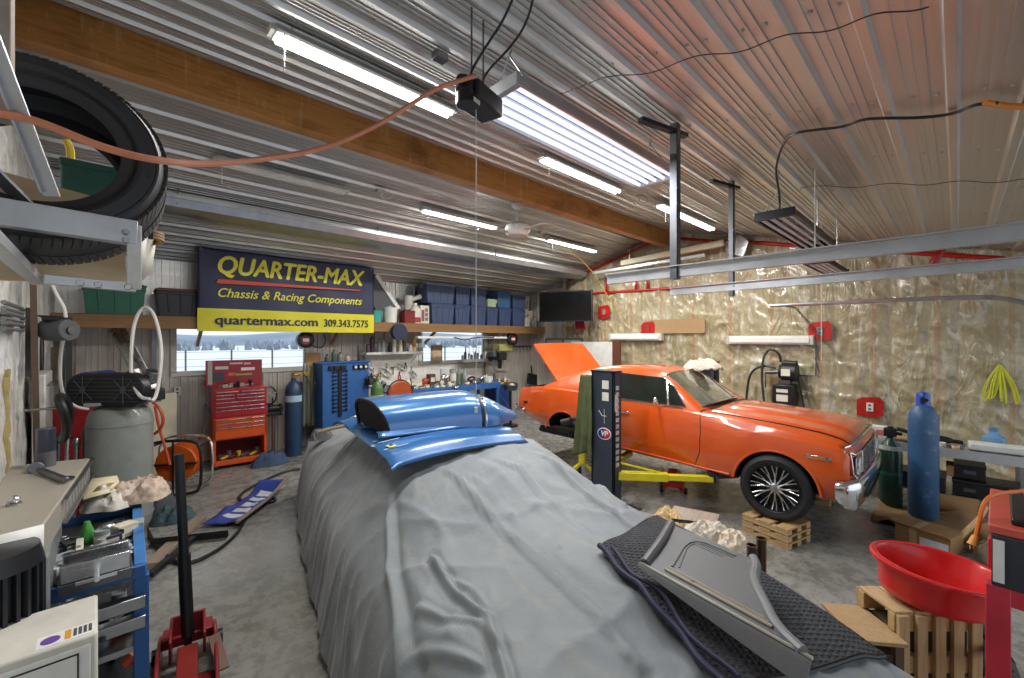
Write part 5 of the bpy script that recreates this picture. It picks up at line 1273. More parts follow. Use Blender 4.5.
# red over orange tool chest
cx, cy = 1.66, 7.98
t = thing('rolling_tool_chest', 'red over orange rolling tool chest with an open bottom bay, under the larger window', 'tool chest', (cx, cy, 0), math.radians(-4))
M_tred = mat('#a81e28', .38, coat=.3); M_tor = mat('#d4551e', .38, coat=.3)
w = .37
g = G(); g.box(-w, w, 0, .44, .80, 1.27); g.build('upper_chest', M_tred, t, bevel=.008)
g = G(); g.box(-w, -w+.04, 0, .44, .08, .80); g.box(w-.04, w, 0, .44, .08, .80); g.box(-w, w, .42, .44, .08, .80); g.box(-w, w, 0, .44, .46, .80); g.box(-w, w, 0, .44, .06, .14); g.build('lower_cabinet', M_tor, t, bevel=.006)
g = G(); g.box(-w+.04, w-.04, .40, .419, .15, .46); g.build('bay_lining', mat('#5c1418', .5), t)
def drawer(x0, x1, z0, z1, m):
    g = G(); g.box(x0, x1, -.014, .0, z0, z1); d = g.build('drawer', m, t, bevel=.003)
    g = G(); g.box(x0+.01, x1-.01, -.03, -.012, z1-.018, z1-.004); g.build('drawer_pull', M_alum, d, bevel=.003)
drawer(-w+.03, -.02, 1.185, 1.225, M_tred); drawer(.0, w-.03, 1.185, 1.225, M_tred)
for z0, z1 in ((1.13, 1.175), (1.07, 1.12)): drawer(-w+.03, -.08, z0, z1, M_tred); drawer(-.06, w-.03, z0, z1, M_tred)
for z0, z1 in ((1.0, 1.06), (.94, .99), (.83, .93)): drawer(-w+.03, w-.03, z0, z1, M_tred)
for z0, z1 in ((.73, .785), (.66, .72), (.48, .65)): drawer(-w+.03, w-.03, z0, z1, M_tor)
# raised lid with stickers, tilted back to the wall
g = G(); g.box(-w-.06, w-.0, .40, .42, 1.27, 1.70); lid_ = g.build('open_lid', mat('#8e1e28', .35, coat=.3), t, bevel=.006)
for (x0, x1, z0, z1, c) in ((-.40, -.34, 1.31, 1.69, '#a9a5a0'), (-.30, -.12, 1.55, 1.60, '#c9c0bc'), (.06, .26, 1.52, 1.57, '#e3d9d2'), (-.1, .08, 1.63, 1.655, '#d2b8b4'), (-.05, .22, 1.44, 1.47, '#8aa53c'), (-.34, -.18, 1.36, 1.50, '#39424a'), (.1, .2, 1.62, 1.65, '#caa9a5'), (-.12, -.02, 1.44, 1.49, '#e05848')):
    g = G(); g.box(x0, x1, .397, .3995, z0, z1); g.build('sticker', mat(c, .4, var=.05), lid_)
g = G()
for x in (-w+.06, w-.06):
    for y in (.05, .38): g.cyl((x-.015, y, .035), (x+.015, y, .035), .035)
g.build('caster', M_black, t)
g = G(); g.tube([(-w-.02, .1, .9), (-w-.10, .1, 1.1), (-w-.1, .1, .7), (-w-.16, .1, .5)], .012, smooth=2); g.build('side_cable', M_greyd, t)
for k in range(14):
    a = rnd.uniform(-.3, .3); g = G(); kind = k % 3; c = (cx+a, cy+rnd.uniform(.05, .35), 1.275)
    labs = 'tool lying on top of the red tool chest'
    if kind == 0: g.bar((c[0]-.07, c[1], c[2]+.012), (c[0]+.07, c[1]+.03, c[2]+.012), .02, .02)
    elif kind == 1: g.cyl(c, (c[0], c[1], c[2]+.06+.04*rnd.random()), .022)
    else: g.box(c[0]-.04, c[0]+.04, c[1]-.03, c[1]+.03, c[2], c[2]+.05)
    tag(g.build(['hand_tool', 'socket_piece', 'small_parts_box'][kind], [M_steel, M_blackm, mat('#8d9a7a', .5)][kind], bevel=.003), ['steel hand tool', 'small black socket piece', 'little olive parts box'][kind]+' lying on top of the red tool chest', 'tool', 'tools lying on the red chest')
for k in range(9):
    x = cx-.27+.066*k; g = G()
    if k % 2: g.bar((x-.06, cy+.02, .17), (x+.07, cy+.12, .19), .03, .03)
    else: g.cyl((x, cy+.12, .15), (x, cy+.12, .22+.02*(k % 3)), .032)
    tag(g.build('loose_tool', [M_steel_d, mat('#b7a23a', .5), M_greyd][k % 3], bevel=.003), 'loose ' + ['dark steel', 'yellow', 'grey'][k % 3] + ' tool in the open bay of the tool chest', 'tool', 'tools in the open bay of the chest')
rag_heap('blue_jacket', (2.02, 7.80, 0), .30, .14, .16, mat('#3a4f6b', .8, var=.3), 'crumpled dark blue jacket on the floor against the tool chest', 'jacket', seed=5)
t = thing('ring_hose', 'black looped hose hung on the side of the tool chest', 'hose', (2.13, 8.2, 1.08)); g = G(); g.tube([(.02*math.cos(a), .0, 0) if False else (.11*math.cos(a), .02*math.sin(a*2), .15*math.sin(a)) for a in [i*PI/12 for i in range(48)]], .014, n=6); g.build('hose_coil', M_black, t)
g = G(); g.tube([(-.06, .02, .1), (.05, 0, 0), (.1, 0, .05)], .01, n=5); g.build('clip', M_chrome, t)
# ================================================================ workbench under the far window
t = thing('blue_workbench', 'long blue steel workbench under the far window, its top crowded with parts', 'workbench', (5.6, 7.95, 0))
g = G(); g.box(-1.55, 1.32, -.38, .42, .98, 1.02); g.build('bench_top', mat('#5c6d86', .4), t, bevel=.006)
g = G(); g.box(-1.55, 1.32, -.40, -.37, .90, 1.03); g.build('front_rail', M_blue, t, bevel=.004)
for x in (-1.5, -.55, .35, 1.26):
    for y in (-.36, .38): g = G(); g.box(x-.04, x+.04, y-.03, y+.03, 0, .9); g.build('leg', M_blue, t, bevel=.004)
g = G(); g.box(-1.5, 1.28, -.36, .4, .40, .43); g.build('lower_shelf', M_blue, t)
g = G(); g.box(-.1, .3, -.36, .3, .55, .9); g.build('drawer_unit', M_bluedeep, t, bevel=.006)
g = G(); g.box(-.06, -.02, -.44, -.4, .93, 1.0); g.cyl((-.06, -.44, 1.0), (.02, -.44, 1.0), .03); g.build('bench_vise', M_alum, t)
BT = 1.02
rnd.seed(11)
CL = ['#d8cfb8', '#c7b28a', '#e7e4da', '#3c3f45', '#b5462c', '#7d8c78', '#c99b5b', '#9ba0a4', '#2c4b7d', '#e1d6a6', '#5f4a38', '#cfd4d6']
CN = ['cream', 'tan', 'white', 'black', 'rust red', 'sage green', 'amber', 'grey', 'navy', 'pale yellow', 'brown', 'silver']
def clutter(n, x0, x1, y0, y1, z, where, group, smin=.05, smax=.14, hmax=.2, pal=None):
    """loose things of three or four honest shapes, each its own object"""
    for k in range(n):
        x = x0+(x1-x0)*(k+.5)/n+rnd.uniform(-.03, .03); y = rnd.uniform(y0, y1); i = rnd.choice(pal) if pal else rnd.randrange(len(CL)); kind = rnd.randrange(5)
        s = rnd.uniform(smin, smax); h = rnd.uniform(.04, hmax); m = mat(CL[i], .45)
        lb = CN[i]+' '
        if kind == 0:
            t = thing('parts_carton', lb+'small carton '+where, 'box', (x, y, z), rnd.uniform(-.5, .5), group); g = G(); g.box(-s/2, s/2, -s*.4, s*.4, 0, h); g.build('carton_body', m, t, bevel=.004)
            g = G(); g.box(-s*.35, s*.35, -s*.4-.002, -s*.4, h*.3, h*.7); g.build('paper_label', M_paper, t)
        elif kind == 1:
            t = thing('tin_can', lb+'tin can '+where, 'can', (x, y, z), 0, group); r = s*.4; g = G(); g.lathe([(0, 0), (r, 0), (r, h), (r*.93, h), (r*.93, h-.01), (0, h-.01)]); g.build('can_body', m, t)
            g = G(); g.lathe([(r+.001, h*.25), (r+.001, h*.75)], caps=False); g.build('paper_label', M_paper, t)
        elif kind == 2:
            g = G(); r = s*.35; g.lathe([(0, 0), (r, 0), (r, h*.7), (r*.4, h*.9), (r*.35, h*1.15), (0, h*1.15)]); o = g.build('oil_bottle', m); o.location = (x, y, z); tag(o, lb+'squeeze bottle '+where, 'bottle', group)
        elif kind == 3:
            g = G(); a = rnd.uniform(0, PI); d = V(math.cos(a), math.sin(a), 0)*s; g.bar(V(x, y, z+.012)-d*.8, V(x, y, z+.016)+d*.8, .016, .018); g.cyl(V(x, y, z)+d*.8, V(x, y, z+.035)+d*.8, .024)
            tag(g.build('wrench', M_steel, bevel=.002), 'steel wrench '+where, 'tool', group)
        else:
            g = G(); g.ell((x, y, z+h*.35), (s*.5, s*.4, h*.35), 14, 8); g.cyl((x-s*.3, y, z+h*.3), (x+s*.6, y, z+h*.45), h*.15)
            tag(g.build('machine_part', [M_steel_d, M_alum, m][k % 3]), ['dark steel', 'aluminium', CN[i]][k % 3]+' engine part '+where, 'engine part', group)
clutter(30, 4.15, 6.85, 7.62, 7.85, BT, 'along the front of the blue workbench', 'clutter along the front of the workbench', .07, .16, .18)
clutter(30, 4.2, 6.85, 7.95, 8.30, BT, 'at the back of the blue workbench', 'clutter at the back of the workbench', .10, .24, .36)
clutter(12, 4.3, 6.7, 7.75, 8.1, .43, 'on the lower shelf of the blue workbench', 'clutter under the workbench', .1, .22, .3)
t = thing('round_saw_guard', 'orange brown round fan guard on the bench, behind the hood scoop', 'fan', (4.25, 7.55, .92)); g = G(); g.lathe([(0, -.03), (.24, -.03), (.26, 0), (.24, .03), (0, .03)], (0, 0, .06), (0, 1, .15), 28); g.build('disc', mat('#b5552f', .5), t)
g = G(); g.tube([(.27*math.cos(a), 0, .06+.27*math.sin(a)) for a in [i*PI/16 for i in range(32)]], .014, closed=True); g.build('guard_ring', M_black, t)
# white shelf left of the window with bottles
t = thing('white_parts_shelf', 'white wall shelf between the windows carrying bottles and jars', 'shelf', (4.6, 8.55, 1.72))
g = G(); g.box(-.62, .72, -.14, .2, 0, .05); g.build('board', M_white, t, bevel=.006)
for x in (-.5, .6): g = G(); g.bar((x, .18, -.2), (x, -.1, 0), .02, .02); g.build('bracket', M_white, t)
names = ['purple brown', 'dark violet', 'grey', 'silver', 'black', 'white', 'ivory', 'dark grey', 'clear', 'amber']; cols = ['#5b3f4c', '#463a55', '#85878c', '#b8bcc0', '#26262a', '#dddbd4', '#d9cdb4', '#4d4f55', '#c4c9cc', '#c79a56']
for k in range(10): bottle((4.05+.125*k, 8.5+.06*(k % 2), 1.77), .045, .2+.05*((k*7) % 4), mat(cols[k], .35), M_black if k % 3 else M_white, names[k]+' bottle on the white shelf between the windows', shape='can' if k % 2 else 'bottle', group='bottles on the white shelf')
# white cloth-like parts hanging on the wall under that shelf
for k, (x, z, w, h) in enumerate(((4.15, 1.4, .3, .2), (4.55, 1.32, .35, .25), (4.95, 1.42, .3, .18), (5.25, 1.25, .2, .2))):
    t = thing('hung_gasket_set', ['white tangle of gaskets on the wall, nearest the blue cabinet', 'white tangle of gaskets on the wall, lowest and widest one', 'white tangle of gaskets on the wall below the shelf end', 'white tangle of gaskets on the wall beside the far window'][k], 'gaskets', (x, 8.72, z), 0, None)
    g = G(); 
    for j in range(4): g.tube([(w*.5*math.cos(a+j)*(.5+.12*j), -.01*j, h*.5*math.sin(a*1.0+j*.7)*(.6+.1*j)) for a in [i*PI/8 for i in range(16)]], .008, n=5, closed=True)
    g.build('gasket_ring', M_offwhite, t); g = G(); g.cyl((0, 0, 0), (0, .06, 0), .01); g.build('hook', M_steel, t)
g = G(); g.prism([(4.1, 1.03), (7.35, 1.03), (7.35, 1.43), (5.40, 1.43), (5.40, 1.95), (4.1, 1.95)], 8.745, 8.765, 'y'); o = g.build('white_pegboard', mat('#eceae3', .5)); tag(o, 'white backboard on the wall behind the blue workbench', 'board')
rnd.seed(77)
TN = [('pliers', 'black handled pliers'), ('screwdriver', 'long steel screwdriver'), ('hacksaw', 'small hacksaw'), ('steel_ruler', 'bright steel ruler'), ('claw_hammer', 'brown handled hammer'), ('tin_snips', 'red handled tin snips')]
PL = ['at the cabinet end', 'second from the cabinet', 'third along', 'fourth along', 'fifth along', 'sixth along', 'seventh along', 'next to the window']
for k in range(8):
    nm, lb = TN[k % 6]; x = 4.12+.155*k; z = 1.52-.10*(k % 3); g = G(); h = .16+.05*(k % 2)
    if nm == 'claw_hammer': g.cyl((x, 8.71, z-h), (x, 8.71, z), .012); g.bar((x-.05, 8.71, z), (x+.05, 8.71, z), .03, .03)
    elif nm == 'hacksaw': g.tube([(x-.02, 8.71, z), (x-.05, 8.71, z-.03), (x-.05, 8.71, z-h), (x, 8.71, z-h), (x, 8.71, z)], .008, n=6)
    elif nm in ('pliers', 'tin_snips'): g.tube([(x-.035, 8.71, z-h), (x-.02, 8.71, z-h*.5), (x+.008, 8.71, z-.03), (x+.004, 8.71, z)], .011, n=6); g.tube([(x+.035, 8.71, z-h), (x+.02, 8.71, z-h*.5), (x-.008, 8.71, z-.03), (x-.004, 8.71, z)], .011, n=6)
    elif nm == 'screwdriver': g.cyl((x, 8.71, z-.07), (x, 8.71, z), .016); g.cyl((x, 8.71, z-h), (x, 8.71, z-.07), .005)
    else: g.box(x-.012, x+.012, 8.705, 8.712, z-h, z)
    tag(g.build(nm, [M_black, M_steel, M_steel_d, M_alum, mat('#7a5230', .6), mat('#b5332c', .4)][k % 6]), lb+' hung on the white backboard over the workbench, '+PL[k], 'tool', 'tools hung over the workbench')
# hanging light over the bench, unlit, in front of the window
t = thing('bench_light', 'slim unlit white lamp bar hanging across the far window', 'light', (6.15, 8.0, 2.06))
g = G(); g.box(-1.25, 1.35, -.05, .05, 0, .05); g.build('housing', M_white, t, bevel=.006)
g = G(); g.tube([(-.3, -.06, .03), (0, -.07, -.05), (.3, -.06, .04), (.9, -.06, .03)], .012, smooth=2); g.build('cord', M_bluedeep, t)
g = G()
for x in (-1.1, 1.2): g.cyl((x, 0, .05), (x, 0, .15), .006)
g.build('hanger', M_steel, t)
# window ledge rack with cans
t = thing('window_ledge_rack', 'grey rack tray fixed along the sill of the far window', 'rack', (7.0, 8.5, 1.47))
g = G(); g.box(-.55, .55, -.12, .1, 0, .03); g.box(-.55, .55, -.13, -.12, 0, .08); g.build('tray', M_grey, t, bevel=.003)
for k in range(11):
    c = ['#8e9093', '#3a3c40', '#c4c4c0', '#6e5a4c', '#4f565c'][k % 5]
    bottle((6.5+.1*k, 8.48+.03*(k % 2), 1.50), .035, .16+.04*((k*5) % 3), mat(c, .35), M_black, ['silver', 'black', 'white', 'brown', 'slate'][k % 5]+' spray can on the far window rack, '+['nearest the picture board', 'second along', 'third along', 'fourth along', 'fifth along', 'sixth, mid rack', 'seventh along', 'eighth along', 'ninth along', 'tenth along', 'last, nearest the corner'][k], 'can', 'spray cans on the window rack', shape='can')
g = G()
for k in range(5): g.tube([(6.75+.16*k, 8.55, 1.5), (6.74+.16*k+.02*(-1)**k, 8.56, 1.8), (6.78+.16*k, 8.57, 2.1)], .006, n=5, smooth=1)
tag(g.build('hanging_wires', M_greyd), 'thin upright welding rods standing in the far window', 'rods')
t = thing('picture_card', 'small tan picture card propped in the far window', 'card', (5.85, 8.66, 1.5)); g = G(); g.box(-.16, .16, -.01, .01, 0, .42); g.build('card', mat('#a5917a', .6), t)
g = G(); g.box(-.12, .12, -.013, -.01, .05, .36); g.build('print', mat('#c2ab8c', .6, var=.3, scale=12), t)
# round red faced reels/fans
def round_red(c, r, label):
    t = thing('hose_reel', label, 'reel', c); g = G(); g.lathe([(r*.55, -.06), (r*.9, -.06), (r, -.05), (r, .05), (r*.9, .06), (r*.55, .06), (r*.55, -.06)], axis=(0, 1, 0), n=26, caps=False); g.build('rim', M_blackm, t)
    g = G(); g.lathe([(0, -.045), (r*.58, -.045), (r*.58, .04), (0, .04)], axis=(0, 1, 0)); g.build('red_face', mat('#84202a', .4), t)
    g = G(); g.box(-r*.35, r*.35, -.055, -.046, -.03, .03); g.build('white_label', M_paper, t); return t
round_red(bpx(305, 340, 8.3), .15, 'round red faced hose reel hung at the edge of the larger window')
round_red(bpx(512, 339, 8.2), .17, 'round red faced hose reel hung beyond the far window')
cord('reel_hose', [bpx(311, 345, 8.3), bpx(320, 349, 8.3), bpx(326, 343, 8.3), bpx(324, 334, 8.3)], .012, M_black, 'short black hose looping from the round reel by the larger window', 'hose')
g = G(); g.box(-.24, .24, -.12, .12, 0, .18); o = g.build('bracket_shelf_bin', mat('#b9b46a', .5), bevel=.01); p = bpx(503, 347, 8.4); o.location = (p.x, p.y, p.z-.1); tag(o, 'olive yellow open bin on the wall below the red faced reel', 'bin')
g = G(); g.box(-.14, .14, -.01, .01, 0, .26); o = g.build('warning_card', mat('#b89164', .7)); p = bpx(313, 366, 8.74); o.location = p; tag(o, 'tan card fixed on the wall at the corner of the larger window', 'card')
# drill press at the bench end
t = thing('drill_press', 'grey bench drill press with a dark head at the far end of the workbench', 'drill press', (7.35, 8.15, 0))
g = G(); g.box(-.22, .22, -.25, .25, 0, .92); g.build('stand', M_bluedeep, t, bevel=.01)
g = G(); g.box(-.25, .25, -.28, .28, .92, .97); g.build('stand_top', mat('#c2a03a', .5), t, bevel=.006)
g = G(); g.box(-.16, .16, -.2, .2, .97, 1.01); g.cyl((0, .12, 1.0), (0, .12, 1.75), .04); g.build('base_column', M_steel, t)
g = G(); g.box(-.13, .13, -.22, .22, 1.52, 1.72); g.cyl((0, -.1, 1.3), (0, -.1, 1.55), .045, .06); g.build('head', M_blackm, t, bevel=.02)
g = G(); g.box(-.26, -.14, -.14, .1, 1.60, 1.74); g.box(.14, .26, -.1, .1, 1.58, 1.72); g.build('motor', M_greyd, t, bevel=.02)
g = G(); g.box(-.14, .14, -.2, .1, 1.2, 1.23); g.build('table', M_steel, t)
for a in range(3): g = G(); g.cyl((.14, -.1, 1.5), (.14+.14*math.cos(a*2.1), -.1-.02, 1.5+.14*math.sin(a*2.1)), .008); g.build('feed_handle', M_chrome, t)
clutter(9, 7.15, 7.6, 7.86, 8.0, .97, 'beside the drill press base', 'clutter by the drill press', .05, .1, .14)
cord('blue_air_hose', [bpx(500, 395, 7.5), bpx(505, 402, 7.5), bpx(510, 408, 7.4), bpx(508, 414, 7.3)], .016, M_blue, 'blue air hose hanging at the far end of the workbench', 'hose')
t = thing('black_dust_pan', 'black dustpan with a handle hung on the ribbed wall near the corner', 'dustpan', bpx(532, 383, 8.5)); g = G(); g.prism([(-.2, 0), (.2, -.08), (.22, .22), (-.16, .3)], -.03, .03, 'y'); g.build('pan', M_black, t, bevel=.01)
g = G(); g.cyl((0, 0, .25), (-.04, 0, .5), .02); g.build('handle', M_black, t)
g = G(); g.bar((-.45, 0, 0), (.45, 0, 0), .02, .03)
for k in range(6): g.tube([(-.4+.15*k, -.01, -.01), (-.4+.15*k, -.04, -.08-.03*(k % 2))], .008, n=5)
o = g.build('hook_rail', M_steel_d); o.location = bpx(522, 350, 8.7); tag(o, 'steel hook rail on the ribbed wall beyond the drill press', 'hooks')
# items on the wall in front of the car tail: round bucket base etc
t = thing('kettle_grill', 'small black stand with chrome arm behind the tail of the orange car', 'stand', (7.0, 7.3, 0)); g = G(); g.cyl((0, 0, 0), (0, 0, .85), .03); g.cyl((0, 0, 0), (0, 0, .04), .18); g.build('post', M_blackm, t)
g = G(); g.lathe([(0, .85), (.16, .85), (.18, .98), (.15, 1.02), (0, 1.02)]); g.build('bowl', M_steel_d, t)
t = thing('engine_stand', 'chrome legged engine stand beside the orange car tail', 'stand', (4.95, 6.2, 0), .3)
g = G(); g.bar((-.35, -.3, .06), (.35, -.3, .06), .05, .05); g.bar((0, -.3, .06), (0, .4, .06), .05, .05); g.bar((0, .3, .06), (0, .1, .85), .05, .05); g.build('frame', M_steel_d, t, bevel=.006)
g = G(); g.lathe([(.0, 0), (.11, 0), (.12, .02), (.0, .03)], (0, .05, .8), (0, -1, .2)); g.tube([(-.1, 0, .8), (-.2, -.05, .6), (-.18, -.15, .35), (-.05, -.2, .2)], .025, smooth=2); g.tube([(.1, 0, .8), (.2, -.05, .6), (.16, -.15, .35), (.05, -.2, .2)], .02, smooth=2); g.build('chrome_pipe', M_chrome, t)
# television on its arm in the corner
t = thing('flat_television', 'black flat television on a swing arm in the far corner above the orange boot lid', 'television', (8.35, 6.75, 2.86), math.radians(-72))
g = G(); g.box(-.70, .70, -.02, .03, -.38, .38); g.build('casing', M_black, t, bevel=.01)
g = G(); g.box(-.67, .67, -.023, -.019, -.35, .35); g.build('screen', mat('#0b0c0e', .12, coat=.5), t)
g = G(); g.box(-.15, .15, .03, .07, -.15, .15); g.bar((0, .07, 0), (.25, .4, 0), .05, .06); g.bar((.25, .4, 0), (.0, .8, 0), .05, .06); g.build('swing_arm', M_blackm, t)
plate(atX(604, 312, XR-.1), 'socket set in a red taped patch, closest to the television', 'x', mat('#9d8b84', .5), red=True)
plate(atX(648, 329, XR-.1), 'small red taped box above the far unlit wall lamp', 'x', mat('#a33a30', .5), red=True)
plate(atX(820, 331, XR-.1), 'round socket in a red taped patch at the end of the nearer wall lamp', 'x', mat('#7f8a8a', .5), red=True)
plate(atX(870, 407, XR-.1), 'white socket with a plug in a red taped patch above the car nose', 'x', M_white, red=True)
g = G(); g.prism([(0, 0), (.3, .02), (.34, .5), (.1, .52)], 0, .02, 'x'); o = g.build('red_flag', mat('#a3202c', .5)); o.location = atX(580, 330, XR-.35); tag(o, 'red cloth strip hanging below the television', 'cloth')
# unlit lamps on the gable wall
def wall_lamp(xa, xb, y, label, group):
    A_ = atX(xa, y, XR-.12); B_ = atX(xb, y, XR-.12); L_ = (A_-B_).length; t = thing('wall_tube_light', label, 'light', (A_+B_)/2, -PI/2, group)
    g = G(); g.box(-L_/2, L_/2, -.06, .06, -.08, .08); g.build('housing', M_white, t, bevel=.01)
    g = G(); g.box(-L_/2+.04, L_/2-.04, -.085, -.055, -.055, .055); g.build('diffuser', M_lens, t, bevel=.012)
    g = G()
    for s in (-1, 1): g.box(s*L_/2-.02, s*L_/2+.02, -.075, .06, -.085, .085)
    g.build('end_cap', mat('#c9c4b8', .5), t, bevel=.006)
wall_lamp(611, 662, 337, 'unlit white wall lamp on the plastic wall, farther one near the corner', 'unlit wall lamps')
wall_lamp(729, 813, 340, 'unlit white wall lamp on the plastic wall above the black motor', 'unlit wall lamps')
g = G(); a = atX(652, 320, XR-.09); b = atX(705, 333, XR-.09); g.box(XR-.10, XR-.08, b.y, a.y, b.z, a.z); tag(g.build('particle_board', M_osb, origin=((XR-.09), (a.y+b.y)/2, b.z)), 'rectangle of bare chipboard on the plastic wall, above the orange car roof', 'board')
t = thing('whiteboard', 'whiteboard with a brown end post behind the orange car', 'whiteboard', (XR-.35, 6.45, 1.2)); g = G(); g.box(-.02, .02, -.75, .5, 0, .78); g.build('board', M_white, t, bevel=.004)
g = G(); g.box(-.03, .03, -.95, -.75, 0, .8); g.build('brown_end', mat('#6a3b2b', .5), t); g = G(); g.box(-.05, -.02, -.7, .45, -.02, .0); g.build('pen_tray', M_alum, t)
t = thing('window_frame_panel', 'dark edged clear panel leaning in the corner under the television', 'panel', (8.9, 7.25, 1.3), -PI/2)
g = G()
for a, b in (((-.6, 0, 0), (.6, 0, 0)), ((-.6, 0, .75), (.6, 0, .75)), ((-.6, 0, 0), (-.6, 0, .75)), ((.6, 0, 0), (.6, 0, .75)), ((0, 0, 0), (0, 0, .75))): g.bar(a, b, .05, .04)
g.build('dark_frame', M_greyd, t, bevel=.004); g = G(); g.box(-.58, .58, -.01, .01, .02, .73); g.build('clear_sheet', mat('#8f968c', .2, coat=.6), t)
# lift power unit on the gable wall with hoses
p = atX(785, 383, XR-.25)
t = thing('hydraulic_power_unit', 'black motor above a black oil tank on the wall behind the car bonnet', 'power unit', p, -PI/2)
g = G(); g.cyl((-.04, -.02, .2), (.2, -.02, .2), .16, n=24); g.cyl((-.08, -.02, .2), (-.04, -.02, .2), .13); g.cyl((-.04, -.02, .36), (.2, -.02, .36), .05); g.build('motor', M_black, t, bevel=.015)
g = G(); g.box(-.17, .17, -.15, .15, -.42, -.02); g.build('oil_tank', M_black, t, bevel=.02)
g = G(); g.box(-.1, .08, -.157, -.15, -.16, -.10); g.box(-.1, .08, -.157, -.15, -.32, -.20); g.box(-.02, .12, -.185, -.18, .14, .26); g.build('sticker', M_paper, t)
g = G(); g.box(-.08, .1, -.1, .06, -.02, .08); g.cyl((-.3, -.05, .18), (-.05, -.05, .2), .035); g.bar((-.3, -.05, .18), (-.3, -.07, -.1), .03, .02); g.build('valve_block', M_steel_d, t, bevel=.008)
cord('hydraulic_hose', [atX(781, 362, 8.9), atX(779, 352, 8.9), atX(768, 348, 8.9), atX(762, 362, 8.85), atX(762, 385, 8.8), atX(766, 415, 8.7)], .022, M_black, 'black hydraulic hose arching high and then down from the wall motor', 'hose', 'hydraulic hoses of the wall unit')
cord('hydraulic_hose', [atX(776, 368, 8.9), atX(762, 365, 8.9), atX(750, 372, 8.85), atX(747, 390, 8.8), atX(745, 415, 8.7)], .022, M_black, 'black hydraulic hose, the outer one on the whiteboard side of the wall motor', 'hose', 'hydraulic hoses of the wall unit')
cord('power_cable', [atX(797, 372, 8.95), atX(801, 392, 8.95), atX(805, 412, 8.9), atX(808, 430, 8.85)], .016, M_black, 'thin black cable dropping from the wall motor towards the car nose', 'cord')
cord('conduit_pipe', [atX(798, 375, XR-.08), atX(816, 376, XR-.08), atX(816, 345, XR-.08)], .014, M_steel_d, 'steel conduit elbow running from the wall motor up to the socket', 'pipe', smooth=0)
t = thing('yellow_rope', 'bright yellow rope hank hung on the plastic wall above the bench', 'rope', atX(1000, 372, XR-.12))
g = G()
for k in range(9): s_ = rnd.uniform(-.13, .13); g.tube([(0, 0, .12), (-.03, s_*1.2, -.15), (-.02, s_*1.6, -.42-.1*rnd.random()), (-.01, s_*.8-.03, -.2), (0, .0, .10)], .009, n=5, smooth=2)
g.build('loops', mat('#d5d83a', .5), t); g = G(); g.cyl((.08, 0, .12), (-.05, 0, .12), .012); g.build('hook', M_steel, t)
# ================================================================ left zone
# rack with the tyre
t = thing('metal_tyre_rack', 'galvanised angle iron rack bolted high on the near wall, holding the tyre', 'rack', (-.17, 2.15, 2.25))
def W(p): return V(*p)-V(-.17, 2.15, 2.25)
YT = 1.84
g = G(); g.bar(W(atY(-60, 203, YT)), W(atY(137, 234, YT)), .05, .075); g.build('top_rail', M_galv_w, t, bevel=.002)
g = G(); g.bar(W(atY(44, 279, YT+.15)), W(atY(136, 288, YT+.15)), .03, .03); g.build('bottom_rail', M_galv_w, t, bevel=.002)
g = G(); g.bar(W(atY(134, 226, YT)), W(atY(134, 289, YT)), .04, .035); g.build('corner_upright', M_white, t, bevel=.002)
a = atz(38, 281, 2.27); g = G(); g.bar(W(a), W((a.x-.02, .2, 2.28)), .035, .03); g.build('side_rail', M_galv_w, t, bevel=.002)
a = atY(52, 196, 1.75); b = atY(-12, 30, 1.55); g = G(); g.bar(W(a), W(b), .036, .006); g.bar(W(a)+V(-.015, 0, .01), W(b)+V(-.015, 0, .01), .006, .03); g.build('slanting_strut', M_galv_w, t, bevel=.001)
a = atY(-20, 158, 1.85); b = atY(50, 228, 1.95); g = G(); g.bar(W(a), W(b), .05, .008); g.cyl(W(b)+V(-.0, -.03, 0), W(b)+V(0, .02, 0), .014); g.build('lower_strut', M_galv, t, bevel=.001)
g = G()
for q in ((126, 232), (126, 240), (80, 283), (98, 285), (128, 287)): c = W(atY(q[0], q[1], YT-.03)); g.lathe([(0, -.01), (.008, -.01), (.01, 0), (0, 0)], c, (0, 1, 0), 10)
g.build('bolt', M_steel, t)
g = G(); a = atY(137, 186, 2.35); b = atY(14, 284, 2.35); g.prism([(W(b).x-.3, W(a).z), (W(a).x-.05, W(a).z-.09), (W(a).x-.03, W(b).z+.02), (W(b).x-.3, W(b).z)], .18, .2, 'y'); g.build('plywood_back', M_ply, t)
g = G(); a = atY(136, 228, 2.1); b = atY(156, 232, 2.6); c = atY(150, 272, 2.6); g.add([W(a), W(b), W(c), W(atY(136, 284, 2.1))], [(0, 1, 2, 3)]); g.build('white_side_panel', M_offwhite, t, solid=.012)
# tyre
TX, TY, TZ = -.130, 2.06, 2.625
t = thing('car_tyre', 'large dark tyre standing upright in the metal rack beside the wood beam', 'tyre', (TX, TY, TZ))
ax = V(.05, 1, -.26).normalized()
R, r0, w = .315, .192, .24
g = G(); g.lathe([(r0, -w*.42), (r0+.01, -w*.47), (r0+.035, -w*.5), (R*.8, -w*.56), (R*.93, -w*.5), (R*.985, -w*.38), (R, -w*.2), (R, w*.2), (R*.985, w*.38), (R*.93, w*.5), (R*.8, w*.56), (r0+.035, w*.5), (r0, w*.42), (r0+.012, w*.38), (R*.82, w*.44), (R*.93, w*.3), (R*.94, 0), (R*.93, -w*.3), (R*.82, -w*.44), (r0+.012, -w*.38), (r0, -w*.42)], (0, 0, 0), ax, 96, caps=False)
g.build('tyre_body', mat('#34373c', .55, bump=.08, scale=4), t)
g = G()
for rr_ in (r0+.03, r0+.037, R*.78, R*.9): g.lathe([(rr_, -w*.515-.004), (rr_+.004, -w*.53-.004)], (0, 0, 0), ax, 96, caps=False)
g.build('sidewall_ring', M_black, t)
